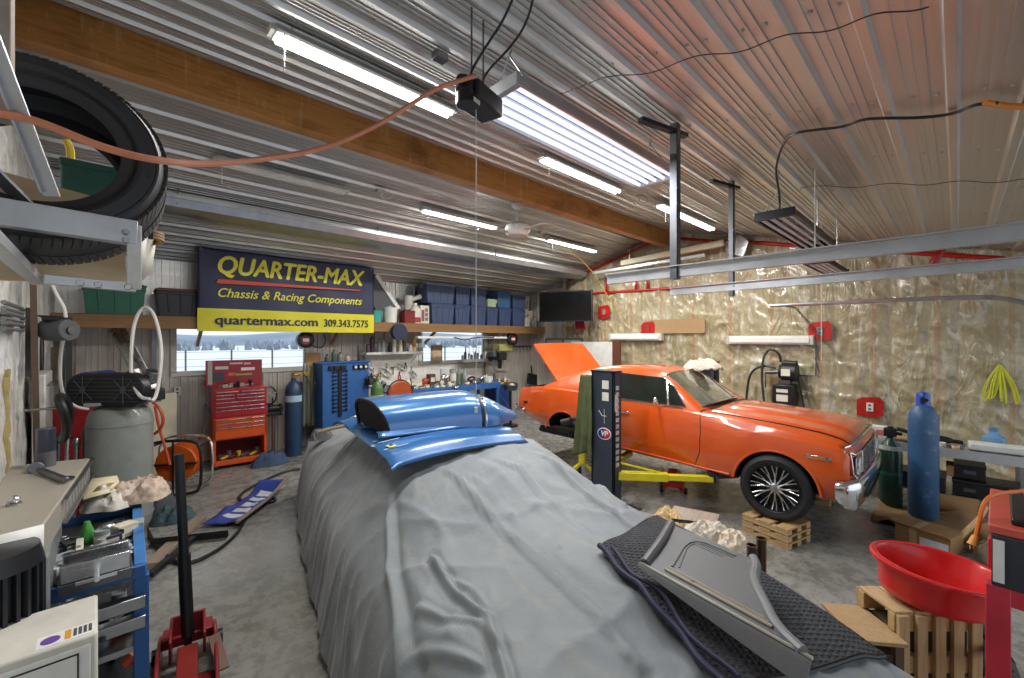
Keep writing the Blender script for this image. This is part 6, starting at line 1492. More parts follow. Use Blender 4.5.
g = G(); fx, fy, fz = g.frame_of(ax)
for i in range(90):
    a = 2*PI*i/90; d = fx*math.cos(a)+fy*math.sin(a); tg = (fy*math.cos(a)-fx*math.sin(a))
    for (z0, z1, sk) in ((-w*.40, -w*.12, .012), (w*.12, w*.40, -.012)):
        p = d*(R-.001)+fz*z0; q = d*(R-.001)+fz*z1+tg*sk; g.bar(p, q, .018, .008, up=d)
g.build('tread_blocks', mat('#4a4845', .8), t)
# upright timber post and yellow hose, teal box within the rack
g = G(); a = atY(12, 0, 1.7); g.box(XL, a.x, 1.68, 1.76, 2.62, roof_z(1.7)-.06); tag(g.build('timber_post', M_postwood, bevel=.004), 'pale grey timber post at the near edge of the wall, beside the tyre', 'post')
cord('yellow_hose', [atY(66, 178, 2.6), atY(70, 165, 2.6), atY(71, 150, 2.6), atY(66, 140, 2.6)], .014, mat('#d9b92a', .5), 'yellow hose end seen through the middle of the tyre', 'hose')
p = atY(98, 190, 2.6); box_item('teal_box', (p.x, 2.62, 2.62), (.22, .2, .17), mat('#24544c', .5), 'dark teal box seen through the middle of the tyre')
g = G(); g.box(-.35, .2, 2.5, 2.9, 2.56, 2.60); o = g.build('storage_board', M_pine_x, origin=(-.1, 2.7, 2.56)); tag(o, 'pine board up behind the tyre, carrying the teal box', 'board')
t = thing('cable_bundle', 'brown cable coil resting on the white end panel of the rack', 'cable', atY(148, 240, 2.45)); g = G()
for k in range(3): g.tube([(.05*math.cos(a), .09*math.sin(a), .012*k) for a in [i*PI/8 for i in range(16)]], .008, n=5, closed=True)
g.build('coil', mat('#8a6b3c', .5), t); g = G(); g.box(-.01, .01, -.1, -.08, -.01, .04); g.build('tie', M_black, t)
# silver dryer tube, conduit posts on the back wall
t = thing('flexible_air_duct', 'silver flexible duct slanting down the ribbed wall to the compressor', 'duct', (.3, 8.5, 1.5)); a = atY(118, 330, 8.6)-V(.3, 8.5, 1.5); b = atY(143, 378, 7.6)-V(.3, 8.5, 1.5); g = G(); n = 60
g.tube([a+(b-a)*(i/n) for i in range(n+1)], [.085+.007*(i % 2) for i in range(n+1)], n=16); g.build('duct_tube', M_alum, t, ang=10)
g = G(); g.cyl(b, b+(b-a).normalized()*.12, .1); g.build('collar', M_steel, t)
for k, x in enumerate((62, 69, 154)):
    P = atY(x, 330, 8.6); g = G(); g.box(P.x-.03, P.x+.03, 8.57, 8.63, 0, 2.19); tag(g.build('steel_upright', M_steel_d if k != 1 else M_greyd), ['dark steel upright under the long shelf, nearest the room corner', 'second dark steel upright under the shelf beside the corner one', 'dark steel upright carrying the shelf at the near window edge'][k], 'post', 'uprights under the long shelf')
# compressor
cp = (.17, 5.72)
t = thing('air_compressor', 'large upright grey air compressor with a black belt guard on top', 'compressor', (cp[0], cp[1], 0))
g = G(); R = .25
g.lathe([(0, .14), (R*.7, .16), (R*.95, .24), (R, .32), (R, 1.22), (R*.97, 1.30), (R*.85, 1.37), (R*.5, 1.42), (0, 1.44)], n=40); g.build('tank', mat('#878c88', .38, coat=.3), t)
g = G(); g.lathe([(R+.003, 1.215), (R+.006, 1.225), (R+.003, 1.235)], n=40, caps=False); g.build('weld_seam', M_grey, t); g = G(); g.lathe([(R+.003, .31), (R+.006, .32), (R+.003, .33)], n=40, caps=False); g.build('weld_seam', M_grey, t)
for k in range(3): a = k*2.1+.4; g = G(); g.bar((R*.8*math.cos(a), R*.8*math.sin(a), 0), (R*.75*math.cos(a), R*.75*math.sin(a), .26), .06, .04); g.build('foot', M_grey, t)
g = G(); g.box(-.26, .30, -.14, .2, 1.42, 1.45); g.build('mounting_plate', M_grey, t, bevel=.006)
Mg = Matrix.Rotation(math.radians(-47), 4, 'Z')
def stadium(L_, r, n=12): return [(L_/2+r*math.cos(a), r*1.0*math.sin(a)) for a in [-PI/2+PI*i/n for i in range(n+1)]]+[(-L_/2+r*.95*math.cos(a), r*.95*math.sin(a)) for a in [PI/2+PI*i/n for i in range(n+1)]]
Mb = Matrix.Translation((-.09, -.12, 1.57)) @ Mg
g = G(); g.prism(stadium(.46, .165), -.05, .05, 'y', M=Mb); bgd = g.build('belt_guard', M_blackm, t, bevel=.02)
g = G(); 
for cx_ in (-.2, .2):
    for k in range(8):
        a = k*PI/4; g.bar(Mb @ V(cx_+.03*math.cos(a), -.055, .03*math.sin(a)), Mb @ V(cx_+.13*math.cos(a), -.055, .13*math.sin(a)), .008, .006)
    g.lathe([(.03, -.055), (.03, -.06), (0, -.06)], Mb @ V(cx_, 0, 0), Mg @ V(0, 1, 0), 12)
for k in range(-3, 4): g.bar(Mb @ V(-.36, -.052, k*.035), Mb @ V(.36, -.052, k*.035), .004, .004)
g.build('guard_mesh', M_greyd, bgd)
g = G(); g.cyl(Mb @ V(-.30, .06, .02), Mb @ V(-.36, .36, .02), .14, n=24); g.build('electric_motor', mat('#25408c', .4), t, bevel=.015)
g = G(); g.cyl(Mb @ V(.2, .06, -.02), Mb @ V(.2, .24, -.02), .10); g.cyl(Mb @ V(.14, .15, .06), Mb @ V(.10, .15, .17), .055); g.cyl(Mb @ V(.26, .15, .06), Mb @ V(.30, .15, .17), .055)
for k in range(5): g.cyl(Mb @ V(.13-.008*k, .15, .07+.02*k), Mb @ V(.128-.008*k, .15, .076+.02*k), .066); g.cyl(Mb @ V(.27+.008*k, .15, .07+.02*k), Mb @ V(.272+.008*k, .15, .076+.02*k), .066)
g.build('pump', M_steel, t)
g = G(); g.box(.2, .32, -.26, -.14, 1.45, 1.56); g.build('pressure_switch', M_blackm, t, bevel=.01)
cord('white_hose', [atd(150, 399, 4.0), atd(140, 398, 4.0), atd(131, 380, 4.05), atd(131, 350, 4.1), atd(134, 322, 4.15), atd(142, 307, 4.2), atd(151, 308, 4.2), atd(158, 325, 4.2), atd(162, 350, 4.15), atd(160, 375, 4.1), atd(156, 397, 4.05), atd(152, 401, 4.0)], .015, mat('#d3d0cb', .5), 'long pale hose looped upright beside the compressor', 'hose')
cord('thin_white_hose', [atd(50, 280, 3.4), atd(57, 296, 3.4), atd(66, 310, 3.4), atd(65, 330, 3.4), atd(60, 355, 3.5), atd(60, 385, 3.6), atd(66, 400, 3.7), atd(78, 408, 3.8), atd(88, 409, 3.9)], .012, mat('#d8d6d2', .5), 'thin white line dropping from the rack past the black roller to the compressor', 'hose')
cord('red_air_hose', [atd(153, 402, 5.2), atd(160, 408, 5.2), atd(164, 420, 5.2), atd(160, 430, 5.2), atd(154, 434, 5.2)], .018, mat('#c04f34', .4), 'red air hose curling behind the grey compressor tank', 'hose', 'red air hoses by the compressor')
cord('red_air_hose', [atd(155, 406, 5.4), atd(159, 428, 5.4), atd(166, 450, 5.4), atd(170, 465, 5.4)], .016, mat('#c04f34', .4), 'red air hose running down to the orange reel', 'hose', 'red air hoses by the compressor')
box_item('cream_board', (.72, 8.45, 0), (.34, .12, 1.22), M_cream, 'tall cream board standing against the wall behind the reel', 'board', lid=False)
# orange reel in its frame
c = V(.80, 7.25, 0)
t = thing('cable_hose_reel', 'orange drum hose reel in a black and chrome tube frame on the floor', 'reel', c, math.radians(-30)); t.scale = (.86, .86, .86)
g = G(); g.lathe([(.0, -.13), (.27, -.13), (.28, -.11), (.2, -.09), (.2, .09), (.28, .11), (.27, .13), (0, .13)], (0, 0, .47), (0, 1, 0), 36); g.build('drum', mat('#d8641c', .38, coat=.3), t)
def loopf(y, r, m, nm):
    g = G(); g.tube([(-.36, y, .06), (-.38, y, .4), (-.36, y, .76), (-.2, y, .84), (.2, y, .84), (.36, y, .76), (.38, y, .4), (.36, y, .06), (.2, y, .02), (-.2, y, .02)], r, closed=True, smooth=1); g.build(nm, m, t)
loopf(-.2, .022, M_black, 'front_frame'); loopf(.2, .02, M_chrome, 'rear_frame')
g = G(); g.bar((-.3, -.18, .48), (.3, -.18, .48), .07, .02); g.cyl((0, -.2, .48), (0, .2, .48), .04); g.build('axle_bar', M_black, t)
for s in (-.34, .34):
    for z in (.1, .74): g = G(); g.bar((s, -.2, z), (s, .2, z), .025, .025); g.build('cross_bar', M_chrome, t)
for y in (-.2, .2): g = G(); g.bar((0, y, .03), (0, y, .83), .03, .02); g.build('centre_strut', M_black if y < 0 else M_chrome, t)
g = G()
for k in range(5): g.tube([(.05+.02*k, -.18, .5), (.12, -.24, .3), (.1+.01*k, -.26, .12)], .010, n=5, smooth=2)
g.build('yellow_hose_end', mat('#d9a53a', .5), t)
# bits near the reel
rag_heap('dark_bag', (.50, 6.55, 0), .2, .16, .3, M_greyd, 'dark grey bag on the floor between compressor and orange reel', seed=21)
rag_heap('teal_cloth', (.62, 6.15, 0), .22, .14, .12, mat('#3f5558', .85, var=.3), 'dull teal cloth heap on the floor before the orange reel', seed=23)
rag_heap('black_bag', (.42, 6.95, 0), .16, .16, .26, M_black, 'small black bag tucked beside the compressor tank', seed=25)
# boards, banner scrap and black angle frame on the floor
t = thing('plank', 'long grey brown plank lying on the floor under the black jack handle', 'plank', (.62, 5.55, .0), math.radians(62)); g = G(); g.box(-.75, .5, -.06, .06, 0, .04); g.build('board', M_greywood, t, bevel=.004)
g = G(); g.box(-.75, -.6, -.062, .062, -.002, .042); g.build('dark_end', mat('#5a4b3c', .8), t)
t = thing('printed_banner_sheet', 'blue and white printed sheet lying flat on the floor', 'sheet', (1.28, 6.0, .01), math.radians(50))
def sh(u, v): return (-.55+1.1*u, -.24+.4*v*(1-.2*u), .035+.05*max(0, noise.noise(V(u*4, v*3, 3)))+.12*smoothstep(.75, 1, u)*u)
g = G(); g.grid(sh, 40, 14); g.build('sheet', mat('#2c3f8e', .5, var=.1), t, solid=.003)
for k in range(5): g = G(); g.grid(lambda u, v: (lambda q: (q[0], q[1], q[2]+.003))(sh(.12+.15*k+.10*u+.03*v, .2+.5*v)), 6, 8); g.build('white_print', mat('#c9cdda', .5), t, solid=.003)
g = G(); g.tube([(x_, -.25, .07+.1*smoothstep(.0, .7, x_)) for x_ in [-.6+.13*i for i in range(11)]], .02, n=6); g.build('edge_batten', M_greywood, t)
t = thing('steel_angle_cross', 'black steel angle pieces crossed on the floor behind the jack handle', 'steel', atz(190, 543, .03))
a = atz(150, 545, .03)-V(*t.location); b = atz(228, 536, .03)-V(*t.location); g = G(); g.bar(a, b, .07, .008); g.bar(a+V(0, 0, .03), b+V(0, 0, .03), .008, .06); g.build('long_angle', M_black, t)
a = atz(150, 575, .06)-V(*t.location); b = atz(196, 536, .06)-V(*t.location); g = G(); g.bar(a, b, .05, .04); g.build('short_angle', M_black, t)
cord('black_air_hose', [atz(x, y, .02) for x, y in ((300, 469), (286, 471), (265, 480), (246, 490), (238, 497), (242, 502), (260, 504), (276, 501), (274, 497), (262, 498), (252, 506), (245, 520), (236, 535), (220, 549), (200, 560), (182, 565), (165, 556), (152, 540), (146, 528))], .018, M_black, 'long black hose snaking over the concrete floor to the tool chest', 'hose')
M_jack = mat('#8c1f28', .4, coat=.3, var=.2)
# floor jack with upright handle
JR = math.radians(-98); hb_ = atd(188, 643, 2.66); JB = V(hb_.x+.12*math.cos(JR), hb_.y+.12*math.sin(JR), 0)
t = thing('hydraulic_floor_jack', 'red hydraulic floor jack with a tall black upright handle', 'jack', (JB.x, JB.y, 0), JR)
g = G(); g.prism([(-.34, .02), (.34, .03), (.34, .10), (.1, .19), (-.2, .2), (-.34, .15)], -.15, -.13, 'y'); g.prism([(-.34, .02), (.34, .03), (.34, .10), (.1, .19), (-.2, .2), (-.34, .15)], .13, .15, 'y'); g.box(-.34, -.2, -.13, .13, .12, .18); g.box(.05, .3, -.13, .13, .04, .06); g.build('side_frame', M_jack, t, bevel=.006)
g = G(); g.prism([(-.24, .15), (-.02, .13), (.0, .27), (-.06, .30), (-.22, .30)], -.09, -.075, 'y'); g.prism([(-.24, .15), (-.02, .13), (.0, .27), (-.06, .30), (-.22, .30)], .075, .09, 'y'); g.box(-.24, -.22, -.09, .09, .15, .30); g.build('handle_yoke', M_jack, t, bevel=.005)
g = G(); g.prism([(.30, .11), (.42, .13), (.40, .17), (-.05, .2), (-.05, .14)], -.05, .05, 'y'); g.cyl((.38, 0, .15), (.38, 0, .19), .045); g.build('lift_arm', mat('#8e2a24', .4), t, bevel=.006)
g = G(); g.bar((-.05, .13, .205), (.2, .17, .13), .06, .01); g.build('tool_tray', mat('#6e5648', .5, .4), t)
for sx, ww in ((-.30, .03), (.28, .045)):
    for s in (-1, 1): g = G(); g.cyl((sx, s*.155, .045), (sx, s*(.155+ww), .045), .045); g.build('wheel', M_black, t)
hp0 = V(-.12, 0, .22); Minv = (Matrix.Translation(t.location) @ Matrix.Rotation(JR, 4, 'Z')).inverted(); hp1 = Minv @ atd(179, 456, 2.66)
g = G(); g.tube([hp0, hp0*.55+hp1*.45], .034, n=16); g.tube([hp0*.55+hp1*.45, hp1], .026, n=16); g.cyl(hp1, hp1+(hp1-hp0).normalized()*.012, .028, n=16); g.build('handle', M_black, t)
g = G(); g.tube([hp0, hp0+V(0, 0, -.08)], .02); g.build('handle_socket', M_steel_d, t)
# blue frame table with its clutter
t = thing('blue_steel_table', 'blue steel frame table heaped with tools between the grey machine and the jack handle', 'table', (.02, 3.35, 0))
def L_(p): return V(*p)-V(.02, 3.35, 0)
g = G(); g.bar(L_((.16, 2.9, .87)), L_((.20, 3.95, .87)), .05, .07); g.build('side_rail', mat('#3e78b8', .4), t, bevel=.004)
g = G(); g.bar(L_((-.3, 2.88, .87)), L_((.18, 2.90, .87)), .04, .06); g.build('end_rail', M_blue, t, bevel=.004); g = G(); g.bar(L_((-.3, 3.95, .87)), L_((.2, 3.95, .87)), .04, .06); g.build('end_rail', M_blue, t, bevel=.004)
g = G(); g.box(-.34, .15, -.42, .58, .84, .86); g.build('steel_top', M_steel_d, t)
for (x, y) in ((.165, 2.92), (.195, 3.93), (-.28, 2.92), (-.28, 3.93)): g = G(); g.box(x-.02-.03, x-.02+.03, y-3.35-.03, y-3.35+.03, 0, .84); g.build('leg', M_blue, t, bevel=.003)
g = G(); g.box(-.32, .14, -.44, .56, .46, .49); g.build('lower_shelf', M_steel, t)
for k, z in enumerate((.62, .72)): g = G(); g.bar((-.34, -.46, z), (.16, -.46, z), .06, .06); g.build('cross_channel', M_steel, t, bevel=.004)
rnd.seed(21)
MP = [3, 7, 11, 7, 3, 0]
clutter(34, -.2, .13, 2.98, 3.55, .87, 'heaped on the blue steel frame table', 'tools heaped on the blue frame table', .05, .13, .08, MP)
clutter(9, -.1, .14, 3.35, 3.6, .87, 'at the far half of the blue frame table', 'tools at the far half of the blue frame table', .05, .12, .12, MP)
clutter(10, -.15, .14, 2.95, 3.4, .49, 'on the lower shelf of the blue frame table', 'tools on the lower shelf of the blue frame table', .05, .11, .12, MP)
g = G(); g.lathe([(0, 0), (.026, 0), (.028, .1), (.018, .13), (.012, .15), (0, .15)]); o = g.build('green_bottle', mat('#4f9a45', .3)); o.location = atz(87, 548, .87)+V(0, 0, .0); tag(o, 'little bright green bottle amid the tools on the blue frame table', 'bottle')
heap_at((140, 497), .93, 'striped_rag', .17, .2, .11, mat('#b5a192', .9, var=.5, scale=26), 'beige patterned rag heap at the end of the blue frame table', seed=31)
heap_at((112, 505), .92, 'white_rag', .16, .16, .10, mat('#c9c4ba', .9, var=.3, bump=.4), 'white and grey rags under the flat cardboard sheet', seed=33)
A_ = [atz(83, 500, 1.03), atz(122, 489, 1.03), atz(117, 476, 1.06), atz(86, 480, 1.06)]; o5 = sum(A_, V(0, 0, 0))/4
g = G(); g.add([p for p in A_], [(0, 1, 2, 3)]); tag(g.build('cardboard_sheet', mat('#d9cdaa', .8), solid=.01), 'flat cream cardboard sheet on top of the rags', 'cardboard')
A_ = [atz(93, 492, 1.045), atz(108, 488, 1.045), atz(114, 483, 1.05), atz(100, 484, 1.05)]
g = G(); g.add(A_, [(0, 1, 2, 3)]); tag(g.build('leaf_of_paper', mat('#8c7a4e', .7), solid=.006), 'curled brown leaf shaped scrap on the cream cardboard', 'scrap')
# steel bar stock and white rails on the near end
for k, (a, b, w_, c) in enumerate((((62, 598), (128, 584), .045, M_alum), ((70, 622), (140, 600), .05, M_galv), ((78, 590), (80, 540), .03, M_offwhite), ((100, 640), (142, 618), .03, M_steel_d), ((60, 580), (84, 575), .05, M_steel))):
    g = G(); p = atd(a[0], a[1], 2.0+.02*k); q = atd(b[0], b[1], 2.35+.02*k); g.bar(p, q, w_, w_*.8); n = max(2, 3)
    for i in range(3): c_ = p+(q-p)*(.2+.3*i); g.cyl(c_+V(0, 0, w_*.4), c_+V(0, 0, w_*.4+.012), .009)
    tag(g.build(['milled_bar', 'steel_channel', 'white_rail', 'dark_bar', 'short_block'][k], c, bevel=.002), ['milled aluminium bar above the white cabinet, beside the blue table rail', 'long galvanised channel crossing in front of the blue table leg', 'upright white rail beside the grey machine', 'dark steel bar just above the bottom edge by the blue leg', 'short steel block next to the grey machine'][k], 'metal stock')
t = thing('machine_vise', 'stepped grey steel machine vise on the near end of the blue frame table', 'vise', (.0, 2.98, .87))
g = G(); g.box(-.13, .13, -.14, .10, 0, .05); g.box(-.10, .10, -.10, .08, .05, .09); g.build('vise_base', M_steel_d, t, bevel=.004)
g = G(); g.box(-.12, .12, -.13, -.09, .05, .13); g.build('jaw', M_alum, t, bevel=.004); g = G(); g.box(-.12, .12, .05, .09, .05, .12); g.build('jaw', M_alum, t, bevel=.004)
g = G(); g.cyl((0, -.22, .07), (0, .0, .07), .012); g.bar((-.07, -.21, .07), (.07, -.21, .07), .012, .012); g.build('screw_handle', M_chrome, t)
rnd.seed(5)
for k in range(8):
    g = G(); p = atd(100+rnd.uniform(-12, 25), 636+rnd.uniform(-12, 35), 2.25+rnd.uniform(-.1, .2)); 
    g.lathe([(0, 0), (.03, 0), (.03, .05), (.015, .06), (.015, .1), (0, .1)], p, (rnd.uniform(-1, 1), rnd.uniform(-1, 1), .8), 12)
    tag(g.build('fitting', [M_steel_d, M_black, mat('#d05a45', .5), M_steel][k % 4]), ['dark steel fitting', 'black fitting', 'coral red fitting', 'bright steel fitting'][k % 4]+' among the parts below the blue frame table', 'fitting', 'fittings below the blue frame table')
t = thing('fittings_tray', 'steel tray of fittings on the low level beside the white cabinet', 'tray', atd(112, 668, 2.3)); g = G(); g.box(-.2, .14, -.25, .3, -.04, -.03); g.box(-.2, .14, -.25, -.24, -.03, .02); g.build('tray', M_steel_d, t)
for s in (-.15, .1): g = G(); g.box(s-.02, s+.02, -.2, -.16, -t.location.z, -.04); g.build('leg', M_steel_d, t)
# grey machine with its tray-like top
Z = 1.25; a = atz(44, 524, Z); b = atz(90, 458, Z); c = atz(78, 455, Z)
t = thing('metalworking_machine', 'grey metal machine with a broad dusty top, against the near wall', 'machine', (-.25, 3.0, 0))
def K(p): return V(*p)-V(-.25, 3.0, 0)
top = [V(XL+.06, a.y-.05, Z), V(a.x, a.y, Z), V(b.x, b.y, Z), V(XL+.06, b.y+.1, Z)]
g = G(); n = 4; top = [K(p) for p in top]; lo = [p-V(0, 0, .14) for p in top]
g.add(top+lo, [(0, 1, 2, 3), (7, 6, 5, 4)]+[(i, 4+i, 4+(i+1) % 4, (i+1) % 4) for i in range(4)]); g.build('table_top', mat('#a39c90', .45, .2, var=.12, scale=3), t, bevel=.008)
g = G(); g.add([top[0]+V(0, -.003, 0), top[1]+V(0, -.003, 0), lo[1]+V(0, -.003, 0), lo[0]+V(0, -.003, 0)], [(0, 1, 2, 3)]); g.build('white_front', M_white, t, solid=.004)
g = G(); d = (top[2]-top[1]).normalized(); nrm = V(d.y, -d.x, 0)
for k in range(9): p = top[1]+(top[2]-top[1])*(.3+.07*k)+nrm*.012; g.bar(p+V(0, 0, -.015), p+V(0, 0, -.11), .006, .006)
g.bar(top[1]+(top[2]-top[1])*.28+nrm*.015+V(0, 0, -.01), top[2]+nrm*.015+V(0, 0, -.01), .015, .012); g.bar(top[1]+(top[2]-top[1])*.28+nrm*.015+V(0, 0, -.12), top[2]+nrm*.015+V(0, 0, -.12), .015, .012); g.build('side_grille', M_steel, t)
g = G(); g.box(-.10, .10, -.25, .75, .0, 1.11); g.build('machine_body', mat('#737678', .5), t, bevel=.02)
g = G(); g.box(.02, .03, -.46, -.44, .55, 1.14)
g.build('white_edge', M_offwhite, t)
# finned motor
pm = atd(-10, 600, 1.70)
g = G(); R = .15; c = K(pm)
fins = []
nf = 26
g.cyl(c+V(0, 0, -.13), c+V(0, 0, .15), R*.82, n=32); 
for i in range(nf):
    aa = 2*PI*i/nf; dd = V(math.cos(aa), math.sin(aa), 0); g.bar(c+dd*(R*.88)+V(0, 0, -.11), c+dd*(R*.88)+V(0, 0, .12), .012, R*.24, up=V(-dd.y, dd.x, 0) if False else dd)
fm = g.build('finned_motor', mat('#2a2c31', .45, .4), t)
g = G(); g.lathe([(0, -.24), (R*1.1, -.24), (R*1.12, -.15), (R*1.0, -.11), (0, -.11)], c, n=32); g.build('motor_base', mat('#36587e', .4, coat=.3), t)
g = G(); g.lathe([(0, .12), (R*1.0, .12), (R*.9, .19), (0, .2)], c, n=32); g.build('motor_cap', M_blackm, t)
# white cabinet with a label
ZW = .95; A1 = atz(98, 632, ZW); A0 = atz(101, 613, ZW)
t = thing('white_equipment_cabinet', 'white cabinet with a purple and orange label on top, below the finned motor', 'cabinet', ((XL+.08+A1.x)/2, A1.y, 0))
hx = (A1.x-XL-.08)/2
g = G(); g.box(-hx, hx, 0, .34, 0, ZW); g.build('body', M_offwhite, t, bevel=.01)
g = G(); g.box(-hx+.02, hx-.02, -.006, 0, .2, ZW-.03); g.build('front_panel', M_white, t, bevel=.002)
g = G(); g.box(-hx, hx-.05, -.009, -.005, ZW-.055, ZW-.05); g.box(hx-.055, hx-.05, -.009, -.005, .2, ZW-.055); g.build('panel_seam', M_black, t)
lb = G(); lb.box(hx-.16, hx-.01, .015, .10, ZW, ZW+.0015); lbo = lb.build('label', M_white, t)
g = G(); g.lathe([(.010, 0), (.026, 0), (.026, .001), (.010, .001)], (hx-.125, .055, ZW+.0018), n=24); g.build('purple_ring', mat('#6b4a9c', .4), lbo)
g = G(); g.box(hx-.088, hx-.072, .025, .09, ZW+.0015, ZW+.0025); g.build('orange_block', mat('#d39a3a', .4), lbo)
for k in range(4): g = G(); g.box(hx-.066+.0135*k, hx-.057+.0135*k, .03, .085, ZW+.0015, ZW+.0025); g.build('dark_print', M_greyd, lbo)
# on top of the machine: dark canister, tongs, knob
p = atz(46, 466, Z)
t = thing('dark_canister', 'dark blue black canister standing on the grey machine top', 'canister', p); g = G(); g.lathe([(0, 0), (.040, 0), (.044, .06), (.044, .235), (.04, .24), (0, .24)]); g.build('canister_body', mat('#262d3a', .35, coat=.3), t)
g = G(); g.lathe([(.045, .0), (.0455, .095)], caps=False); g.build('dusty_band', mat('#57565a', .6), t)
t = thing('clamp_tool', 'dusty steel clamp tool lying on the grey machine top beside the canister', 'tool', atz(52, 475, Z)); p = V(*t.location)
g = G(); g.bar(atz(40, 470, Z+.02)-p, atz(66, 480, Z+.02)-p, .03, .025); g.cyl(atz(36, 468, Z+.0)-p, atz(36, 468, Z+.03)-p, .035); g.build('clamp_body', M_steel_d, t, bevel=.004)
g = G(); g.ell(atz(68, 478, Z+.008)-p, (.03, .045, .008)); g.build('grip', M_black, t)
t = thing('steel_ball_stop', 'small round steel knob sitting on the near part of the grey machine top', 'knob', atz(14, 505, Z)); g = G(); g.ell((0, 0, .025), (.022, .022, .02)); g.build('ball', M_alum, t); g = G(); g.cyl((0, 0, 0), (0, 0, .01), .026); g.build('base_ring', M_steel, t)
# hoses, strap and hardware on the near wall
g = G(); a = atY(30, 280, 3.2); b = atY(26, 462, 3.2); g.bar((XL+.13, 5.0, .0), (XL+.10, 4.9, 2.55), .035, .035); tag(g.build('brown_pole', mat('#5d4a3c', .6)), 'slim brown pole standing against the near wall behind the grey machine', 'pole')
t = thing('black_roller', 'dark grey cylindrical roller hanging by the near wall, under the rack', 'roller', atd(58, 330, 3.4)); A_ = atd(47, 330, 3.4)-V(*t.location); B_ = atd(70, 330, 3.4)-V(*t.location); g = G(); g.cyl(A_, B_, .085, n=28); g.build('roller_body', M_greyd, t, bevel=.006)
g = G(); g.cyl(A_+(A_-B_)*.05, B_+(B_-A_)*.08, .03); g.build('spindle', M_steel_d, t); g = G(); g.box(-.085, .085, -.06, .05, .07, .10); g.build('cover_strip', M_blackm, t, bevel=.01)
t = thing('foil_bracket_stack', 'stack of grey folded metal strips on the near wall', 'metal strips', (XL+.04, 4.35, 2.19))
for k in range(3): g = G(); g.tube([(.02, -.5, -.08+.06*k), (.03, .25, -.08+.06*k), (.03, .3, -.06+.06*k), (.03, .25, -.045+.06*k), (.02, -.5, -.045+.06*k)], .014, n=6); g.build('folded_strip', mat('#7d8080', .4, .5), t)
for k, (y, z, h, wd, c, lb) in enumerate(((5.1, 1.75, .55, .05, '#37342f', 'long dark rasp hanging on the near wall'), (5.35, 1.7, .5, .08, '#2e2f33', 'black bow saw hanging on the near wall'), (5.6, 1.5, .4, .1, '#5a5448', 'brown strap bundle hanging on the near wall'), (6.3, 1.6, .5, .07, '#24262a', 'black belt hanging on the near wall'), (7.0, 1.4, .5, .09, '#8a8d90', 'steel square hanging on the near wall'), (7.7, 1.55, .4, .08, '#50432f', 'brown handled tool hanging on the near wall'))):
    g = G(); n = 20; x = XL+.06
    if k in (1, 3): g.tube([(x, y, z+h), (x, y-wd, z+h*.8), (x, y-wd*1.2, z+h*.3), (x, y, z), (x, y+wd*1.2, z+h*.3), (x, y+wd, z+h*.8)], .012, closed=True, smooth=1)
    else: g.prism([(y-wd/2, z), (y+wd/2, z), (y+wd*.3, z+h*.8), (y, z+h), (y-wd*.3, z+h*.8)], x-.015, x+.015, 'x')
    tag(g.build('hanging_tool', mat(c, .5), bevel=.002 if k not in (1, 3) else 0), lb, 'tool')
t = thing('wire_basket', 'black wire rack fixed on the near wall, level with the roller', 'rack', (XL+.08, 5.75, 1.95))
g = G()
for k in range(5): g.tube([(0, -.3+.15*k, .3), (.14, -.3+.15*k, .3), (.14, -.3+.15*k, -.3), (0, -.3+.15*k, -.3)], .006, n=5)
for z in (-.3, 0, .3): g.tube([(.14, -.3, z), (.14, .3, z)], .006, n=5)
g.build('wires', M_black, t)
t = thing('bicycle_wheel_ring', 'black rubber tube ring hanging beside the brown pole', 'ring', (XL+.26, 5.1, 1.40)); g = G(); g.tube([(.02*math.sin(a*2), .35*math.cos(a), .16*math.sin(a)-.12*math.cos(a)) for a in [i*PI/12 for i in range(24)]], .03, closed=True); g.build('tube_ring', M_black, t)
g = G(); g.cyl((0, -.3, .12), (-.2, -.3, .12), .01); g.build('hook', M_steel, t)
g = G(); g.box(XL+.06, XL+.14, 5.35, 6.1, .0, 1.75); tag(g.build('white_door_panel', mat('#cdcbc5', .5), bevel=.01), 'pale upright panel leaning on the near wall behind the brown pole', 'panel')
g = G()
g.tube([(XL+.02, 4.3+.03*noise.noise(V(0, 0, k*.7)), .9+.05*k) for k in range(20)], [.018+.022*abs(noise.noise(V(3, k*.6, 0))) for k in range(20)], n=8)
tag(g.build('foam_seam', mat('#9c8a58', .8, var=.4), origin=(XL+.03, 4.3, .84)), 'yellow brown foam seam down the near wall behind the machine', 'foam')
# red cabinet and tools beside the compressor
t = thing('red_tool_cabinet', 'red cabinet mostly hidden behind the compressor tank', 'cabinet', (-.12, 6.9, 0)); g = G(); g.box(-.22, .22, -.2, .2, 0, 1.3); g.build('body', mat('#8e1720', .4), t, bevel=.01)
for k in range(4): g = G(); g.box(-.2, .2, -.215, -.2, .2+.26*k, .42+.26*k); g.build('drawer', mat('#9c1d26', .4), t, bevel=.004)
for k in range(5):
    g = G(); x = -.32+.055*k; g.cyl((x, 5.4+.08*k, .0), (x+.02, 5.5+.08*k, 1.05+.07*(k % 3)), .018)
    g.ell((x+.02, 5.5+.08*k, 1.08+.07*(k % 3)), (.03, .03, .05), 10, 6); tag(g.build('long_handled_tool', [M_steel, M_steel_d, M_alum][k % 3]), 'long steel handled tool leaning between the grey machine and the compressor', 'tool', 'long tools leaning by the compressor')
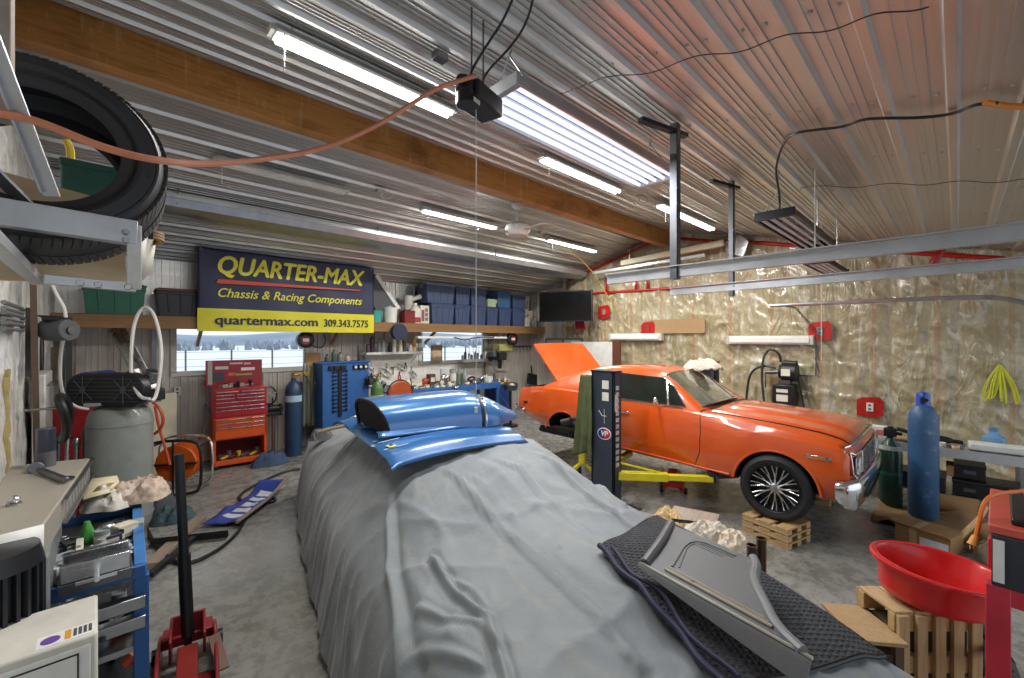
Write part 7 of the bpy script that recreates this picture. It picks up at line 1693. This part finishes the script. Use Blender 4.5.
# ================================================================ right zone
t = thing('green_gas_cylinder', 'short dark green gas cylinder standing beside the front bumper of the orange car', 'gas cylinder', (7.0, .57, 0))
g = G(); g.lathe([(0, 0), (.105, 0), (.115, .02), (.115, .66), (.095, .76), (.05, .81), (.04, .84), (0, .84)]); g.build('cylinder_body', M_greend, t)
g = G(); g.cyl((0, 0, .82), (0, 0, .98), .03); g.box(-.05, .05, -.06, .06, .86, .96); g.cyl((0, -.05, .9), (0, -.11, .9), .02); g.build('valve', M_blackm, t, bevel=.008)
g = G(); g.lathe([(.1, .75), (.112, .70)], n=24, caps=False); g.build('worn_shoulder', mat('#a9b5ac', .5), t)
g = G(); g.lathe([(.116, .4), (.117, .44)], n=24, caps=False); g.build('faded_band', mat('#1d6b5a', .4), t)
t = thing('blue_gas_cylinder', 'tall worn blue gas cylinder with a bright blue cap, standing on flattened cardboard', 'gas cylinder', (6.78, .27, .03))
def worn():
    t_ = NT('worn_blue'); n = t_.noise(6, 8, .75); n2 = t_.noise(1.6, 4)
    c = t_.ramp(n2, [(.3, '#2c5179'), (.7, '#3c6690')]); t_.col(t_.mix(t_.ramp(n, [(.56, 0.), (.7, .55)]), c, '#8da4ba')); t_.b.inputs['Roughness'].default_value = .45; return t_.m
g = G(); g.lathe([(0, 0), (.122, 0), (.132, .02), (.132, 1.10), (.122, 1.17), (.09, 1.24), (.06, 1.265), (0, 1.27)], n=36); g.build('cylinder_body', worn(), t)
g = G(); g.lathe([(0, 1.25), (.062, 1.25), (.062, 1.38), (.05, 1.41), (0, 1.42)], n=20); cp_ = g.build('blue_cap', mat('#1b49b8', .35, coat=.4), t)
g = G(); g.box(-.075, -.055, -.02, .02, 1.29, 1.36); g.cyl((-.058, -.03, 1.33), (-.066, -.03, 1.33), .018); g.build('cap_slot', M_black, cp_)
# flattened cardboard, box, paper
t = thing('flattened_cardboard', 'torn brown cardboard and kraft paper under the blue gas cylinder', 'cardboard', (6.75, .25, 0))
def cbf(u, v): return (-.5+.9*u, -.42+.85*v, .012+.10*max(0, noise.noise(V(u*3.2, v*3.2, 6)))*(abs(2*u-1)+abs(2*v-1)))
g = G(); g.grid(cbf, 30, 30); g.build('sheet', mat('#9a7a54', .85, var=.2), t, solid=.006)
g = G(); g.add([(-.5, -.3, .02), (-.25, -.5, .02), (-.3, -.55, .25), (-.52, -.38, .22)], [(0, 1, 2, 3)]); g.build('torn_flap', M_card, t, solid=.006); g = G(); g.add([(.3, -.4, .02), (.4, .1, .02), (.48, .1, .2), (.4, -.42, .24)], [(0, 1, 2, 3)]); g.build('torn_flap', M_card, t, solid=.006)
p = atz(902, 546, 0)
t = thing('cardboard_box', 'small brown cardboard box with white shipping label on the floor beside the pallet stack', 'box', (5.95, .20, 0), math.radians(-16)); t.scale = (.8, .8, .85)
g = G(); g.box(-.19, .19, -.26, .26, 0, .20); g.build('carton', M_card, t, bevel=.004)
g = G(); g.box(-.192, -.19, -.24, .02, .02, .13); g.build('shipping_label', mat('#d9dbdf', .5), t)
g = G(); g.box(-.193, -.19, .05, .12, 0, .2); g.box(-.192, .19, .05, .12, .20, .202); g.build('packing_tape', mat('#c9a877', .3), t)
g = G(); g.add([(-.19, -.26, .2), (-.19, .26, .2), (-.33, .26, .26), (-.33, -.26, .26)], [(0, 1, 2, 3)]); g.build('open_flap', M_card, t, solid=.005)
# steel table with shelf against the wall
X0 = 7.2
t = thing('steel_work_table', 'steel topped bench with black bins on its lower shelf, in front of the plastic wall', 'bench', (X0, .2, 0))
def bt(x, y): return 0
y0, y1 = -.75, 1.05
g = G(); g.box(0, .62, y0, y1, .72, .76); g.build('bench_top', M_alum, t, bevel=.004)
g = G(); g.box(-.01, 0, y0, y1, .66, .765); g.build('front_lip', M_galv_w, t, bevel=.002)
for x in (.04, .58):
    for y in (y0+.05, y1-.05): g = G(); g.box(x-.025, x+.025, y-.025, y+.025, 0, .72); g.build('leg', M_steel, t, bevel=.003)
g = G(); g.box(0, .6, y0+.03, y1-.03, .20, .225); g.build('lower_shelf', M_steel, t)
g = G(); g.bar((.6, y0+.05, .35), (.6, y1-.05, .35), .02, .03); g.build('rear_rail', M_steel_d, t)
for k, (y, z, s) in enumerate(((.50, .225, 1), (.18, .225, .95), (-.15, .225, 1), (-.15, .43, .9), (-.42, .225, 1.05))):
    b_ = box_item('black_parts_bin', (X0+.22, .2+y-.15, z), (.36, .28*s, .18*s), M_black if k != 1 else mat('#2c2530', .5), ['black bin on the lower shelf of the steel bench, nearest the green cylinder', 'dark violet black bin right behind the tall blue cylinder', 'black bin on the lower shelf with another stacked on it', 'black bin stacked on top of another on the steel bench shelf', 'black bin on the lower shelf nearest the red stand'][k], 'bin', group='black bins under the steel bench')
    g = G(); g.box(-.19, -.18, -.05, .05, .06, .10); g.build('card_holder', M_greyd, b_)
box_item('brown_carton', (X0+.2, -.02, .43), (.3, .22, .12), M_card, 'brown carton flap resting on the bins under the steel bench')
t = thing('white_long_case', 'long white plastic tool case lying on the steel bench', 'case', (X0+.2, -.42, .76), math.radians(4)); g = G(); g.box(-.10, .10, -.33, .33, 0, .09); g.build('case_body', M_white, t, bevel=.02)
g = G(); g.box(-.106, -.10, -.28, -.18, .02, .06); g.cyl((-.07, -.24, .09), (-.07, -.24, .1), .025); g.build('latch', M_blackm, t)
t = thing('black_grease_gun', 'black grease gun lying across the steel bench behind the blue cylinder', 'tool', (X0+.3, .2, .80)); g = G(); g.tube([(0, .35, .08), (0, .05, .02), (0, -.25, 0)], .025); g.ell((0, -.06, .01), (.05, .12, .045)); g.build('barrel', M_black, t); g = G(); g.tube([(0, -.1, .02), (-.05, .1, -.02), (-.06, .2, -.03)], .01); g.build('lever', M_steel, t)
t = thing('light_blue_jug', 'light blue plastic jug standing on the steel bench near the white case', 'jug', (X0+.42, -.30, .76)); g = G(); g.lathe([(0, 0), (.09, 0), (.1, .03), (.1, .13), (.04, .18), (.035, .21), (0, .21)]); g.build('jug_body', mat('#6f9cc4', .35, coat=.3), t)
g = G(); g.cyl((0, 0, .2), (0, 0, .24), .04); g.build('cap', mat('#4d7fae', .4), t)
t = thing('white_brown_carton', 'small white carton on the steel bench between the two gas cylinders', 'box', (X0+.25, .72, .76)); g = G(); g.box(-.08, .08, -.14, .12, 0, .14); g.build('carton', M_white, t, bevel=.004); g = G(); g.box(-.083, -.08, -.1, .02, .03, .1); g.build('label', mat('#c86f66', .5), t)
g = G(); g.tube([(X0+.2, .98, .79), (X0+.22, .7, .78), (X0+.12, .4, .79)], .03); tag(g.build('rolled_rag', mat('#a3835c', .8)), 'brown rolled rag at the end of the steel bench nearest the car', 'rag')
rnd.seed(31)
clutter(7, X0+.08, X0+.5, -.1, .9, .76, 'on the steel bench by the plastic wall', 'odds and ends on the steel bench', .05, .1, .08)
rag_heap('rope_heap', (6.05, -.32, 0), .30, .22, .14, mat('#6d6350', .9, var=.4, bump=.5), 'tangled grey brown rope heap on the floor behind the red tub', seed=41)
g = G(); g.tube([(5.9, .05, .05), (6.25, -.15, .28), (6.45, -.2, .35)], .022); tag(g.build('wooden_stake', M_pine_x), 'thin wooden stake poking up from the rope heap', 'stake')
g = G(); g.box(5.55, 5.62, -1.0, -.25, .0, .06); tag(g.build('black_bar', M_black), 'black square bar lying on the floor behind the red tub', 'bar')
# stool-like crate and pallet with the red tub
cpal = V(3.29, .20, 0)
t = thing('wooden_pallet_stand', 'narrow upright wooden pallet crate carrying the red tub', 'pallet', (3.27, .16, 0), math.radians(-44))
hh = .60; dp = .12
for k in range(5):
    x = -.19+.095*k; g = G(); g.box(x-.028, x+.028, -dp-.022, -dp, 0, hh); g.build('front_slat', M_pine_z, t, bevel=.003)
    g = G(); g.box(x-.03, x+.03, dp, dp+.018, 0, hh); g.build('rear_slat', M_pine_z, t, bevel=.003)
for z in (.06, .33, hh-.05):
    for y in (-dp+.022, dp-.022): g = G(); g.box(-.225, .225, y-.02, y+.02, z-.045, z+.045); g.build('stringer', M_pine_x, t, bevel=.003)
for k in range(4):
    x = -.17+.113*k; g = G(); g.box(x-.05, x+.05, -dp, dp, hh-.005, hh+.012); g.build('top_board', M_pine_y, t, bevel=.003)
g = G(); g.box(-.21, .21, -dp+.05, dp-.045, .02, hh-.1); g.build('gap_dark_filler', mat('#4a3a29', .85), t)  # dark filler added inside so the gaps between slats look shaded
pb = atz(862, 622, .5)
t = thing('particle_board_box', 'tan chipboard topped box standing beside the upright pallet', 'box', (pb.x, pb.y, 0), math.radians(-52))
g = G(); g.box(-.12, .12, -.16, .16, .48, .50); g.build('chipboard_lid', M_osb, t, bevel=.002)
for sx in (-.085, .085):
    for sy in (-.13, .12): g = G(); g.box(sx-.02, sx+.02, sy-.02, sy+.02, 0, .48); g.build('leg', mat('#5a4a38', .7), t)
g = G(); g.box(-.10, .10, -.14, -.13, .14, .43); g.build('dark_side', mat('#3c342a', .8), t)
# red tub
t = thing('oval_plastic_tub', 'bright red oval plastic tub tilted on top of the upright pallet', 'tub', (3.36, .03, .60), rot=(math.radians(4), math.radians(7), math.radians(-42))); t.scale = (.87, .87, .95); t.location = (3.33, .09, .615)
M_tub = mat('#df2a2c', .32, coat=.3, var=.06); L1, L2, hb = .35, .27, .20
g = G(); g.lathe([(0, .0), (.80, 0), (.86, .01), (.89, .05), (.97, .19), (1.0, .20), (1.06, .20), (1.08, .185), (1.06, .17), (1.02, .18), (.985, .20), (.955, .185), (.87, .05), (.84, .02), (0, .02)], n=64, sx=L2, sy=L1)
g.build('tub_shell', M_tub, t, ang=60)
g = G(); g.tube([(L1*1.065*math.cos(a), L2*1.065*math.sin(a), .192) for a in [i*2*PI/64 for i in range(64)]], .010, n=8, closed=True); g.build('rolled_rim', M_tub, t)
# check the axis of the lathe's frame: local x is the long axis
g = G(); g.grid(lambda u, v: (-L1*.5+L1*.9*u, -L2*.3+L2*.5*v+.05, .024+.012*noise.noise(V(u*3, v*3, 2))), 16, 12); g.build('rust_stain', mat('#c9642c', .5), t)
# red machine stand
t = thing('red_parts_washer', 'red steel stand with a black panelled top, at the edge beside the red tub', 'machine', (3.75, -.50, 0), math.radians(0))
def Q_(p): return V(*p)-V(3.75, -.5, 0)
a = atz(990, 488, 1.20); b = atz(988, 524, 1.20)
zt2 = 1.20
fr = V(b.x, b.y, 0); bk = V(a.x, a.y, 0); dB = (bk-fr).normalized(); rt = V(dB.y, -dB.x, 0)
def T_(al, ac, z): p = fr+dB*al+rt*ac; return V(p.x-3.75, p.y+.5, z)
Ld = (bk-fr).length
def cuboid(al0, al1, ac0, ac1, z0, z1): return [T_(al0, ac0, z0), T_(al1, ac0, z0), T_(al1, ac1, z0), T_(al0, ac1, z0), T_(al0, ac0, z1), T_(al1, ac0, z1), T_(al1, ac1, z1), T_(al0, ac1, z1)]
CF = [(3, 2, 1, 0), (4, 5, 6, 7), (0, 1, 5, 4), (1, 2, 6, 5), (2, 3, 7, 6), (3, 0, 4, 7)]
M_rs = mat('#c33040', .38, coat=.3)
g = G(); g.add(cuboid(0, Ld, 0, .55, zt2-.04, zt2), CF); g.build('red_top', mat('#cf5a4c', .4), t, bevel=.006)
g = G(); g.add(cuboid(.06, Ld-.06, .07, .5, zt2, zt2+.03), CF); g.build('black_lid', M_blackm, t, bevel=.008)
g = G(); g.add(cuboid(.10, Ld-.10, .12, .45, zt2+.03, zt2+.034), CF); g.build('grey_inset', mat('#8f8a84', .5), t)
g = G(); g.add(cuboid(-.01, Ld*.96, .01, .54, .93, zt2-.04), CF); g.build('dark_panel', mat('#2e333b', .4), t, bevel=.004)
g = G(); g.add(cuboid(-.016, -.010, .015, .05, .95, zt2-.06), CF); g.build('white_strip', M_white, t)
for (al, ac) in ((.0, .0), (Ld-.06, 0), (0, .49), (Ld-.06, .49)): g = G(); g.add(cuboid(al-.008, al+.055, ac-.008, ac+.07, 0, .93), CF); g.build('leg', M_rs, t, bevel=.004)
g = G(); g.add(cuboid(-.006, .03, .05, .5, .85, .93), CF); g.build('apron', M_rs, t, bevel=.003)
g = G(); g.add(cuboid(0, .03, .05, .5, .42, .46), CF); g.add(cuboid(.02, Ld-.02, .0, .03, .42, .46), CF); g.build('low_rail', M_rs, t)
cord('orange_extension_cable', [atd(1060, 484, 2.15), atd(1024, 491, 2.1), atd(1000, 493, 2.08), atd(988, 497, 2.05), atd(982, 508, 2.05), atd(979, 525, 2.05), atd(976, 536, 2.05)], .009, mat('#e8792a', .4), 'orange extension cord hooked over the red stand with its plug dangling', 'cord')
g = G(); a = atd(976, 536, 2.05); b = atd(972, 545, 2.05); g.cyl(a, b, .014, .02, n=12)
for s in (-.006, .006): g.cyl(b+V(s, -s, 0), b+V(s, -s, -.018), .003, n=6)
tag(g.build('cord_plug', mat('#f0a24a', .4)), 'orange plug dangling at the end of the cord by the red stand', 'plug')
rag_heap('cable_heap', (3.75, -.12, 0), .28, .16, .25, mat('#4a4540', .8, var=.4, bump=.5), 'dark cable heap on the floor beneath the red stand, behind the pallet', seed=51)
# black undertray and creeper beyond the covered car
t = thing('black_bumper_cover', 'black plastic car trim piece on the floor beyond the covered car', 'car part', (4.0, 5.0, 0), .4)
g = G(); g.grid(lambda u, v: (-.5+u, -.18+.3*v, .12+.10*math.sin(PI*v)+.04*math.sin(u*6)), 24, 10); g.build('shell', M_blackm, t, solid=.01)
g = G(); g.box(-.2, .2, -.1, .1, 0, .13); g.build('inner_brace', M_black, t)
t = thing('engine_cradle', 'black steel frame lying on the floor between the covered car and the yellow jack', 'frame', (3.95, 4.1, 0), .2)
g = G()
for a_, b_ in (((-.4, -.2, .2), (.4, -.25, .25)), ((-.4, .2, .2), (.4, .2, .25)), ((-.4, -.2, .2), (-.4, .2, .2)), ((.4, -.25, .25), (.4, .2, .25))): g.bar(a_, b_, .05, .05)
g.build('frame_rail', M_black, t, bevel=.006)
for x in (-.35, .35):
    for y in (-.2, .18): g = G(); g.cyl((x, y, 0), (x, y, .2), .02); g.build('leg', M_black, t)
rag_heap('grey_tarp', (4.15, 5.4, 0), .35, .25, .12, M_greyd, 'dark grey tarp heap on the floor between the two cars', seed=61)
# unseen wall behind the camera is left out so daylight fills the room
for k, (x, y) in enumerate(((2.0, -1.8), (6.0, -1.8))): pass
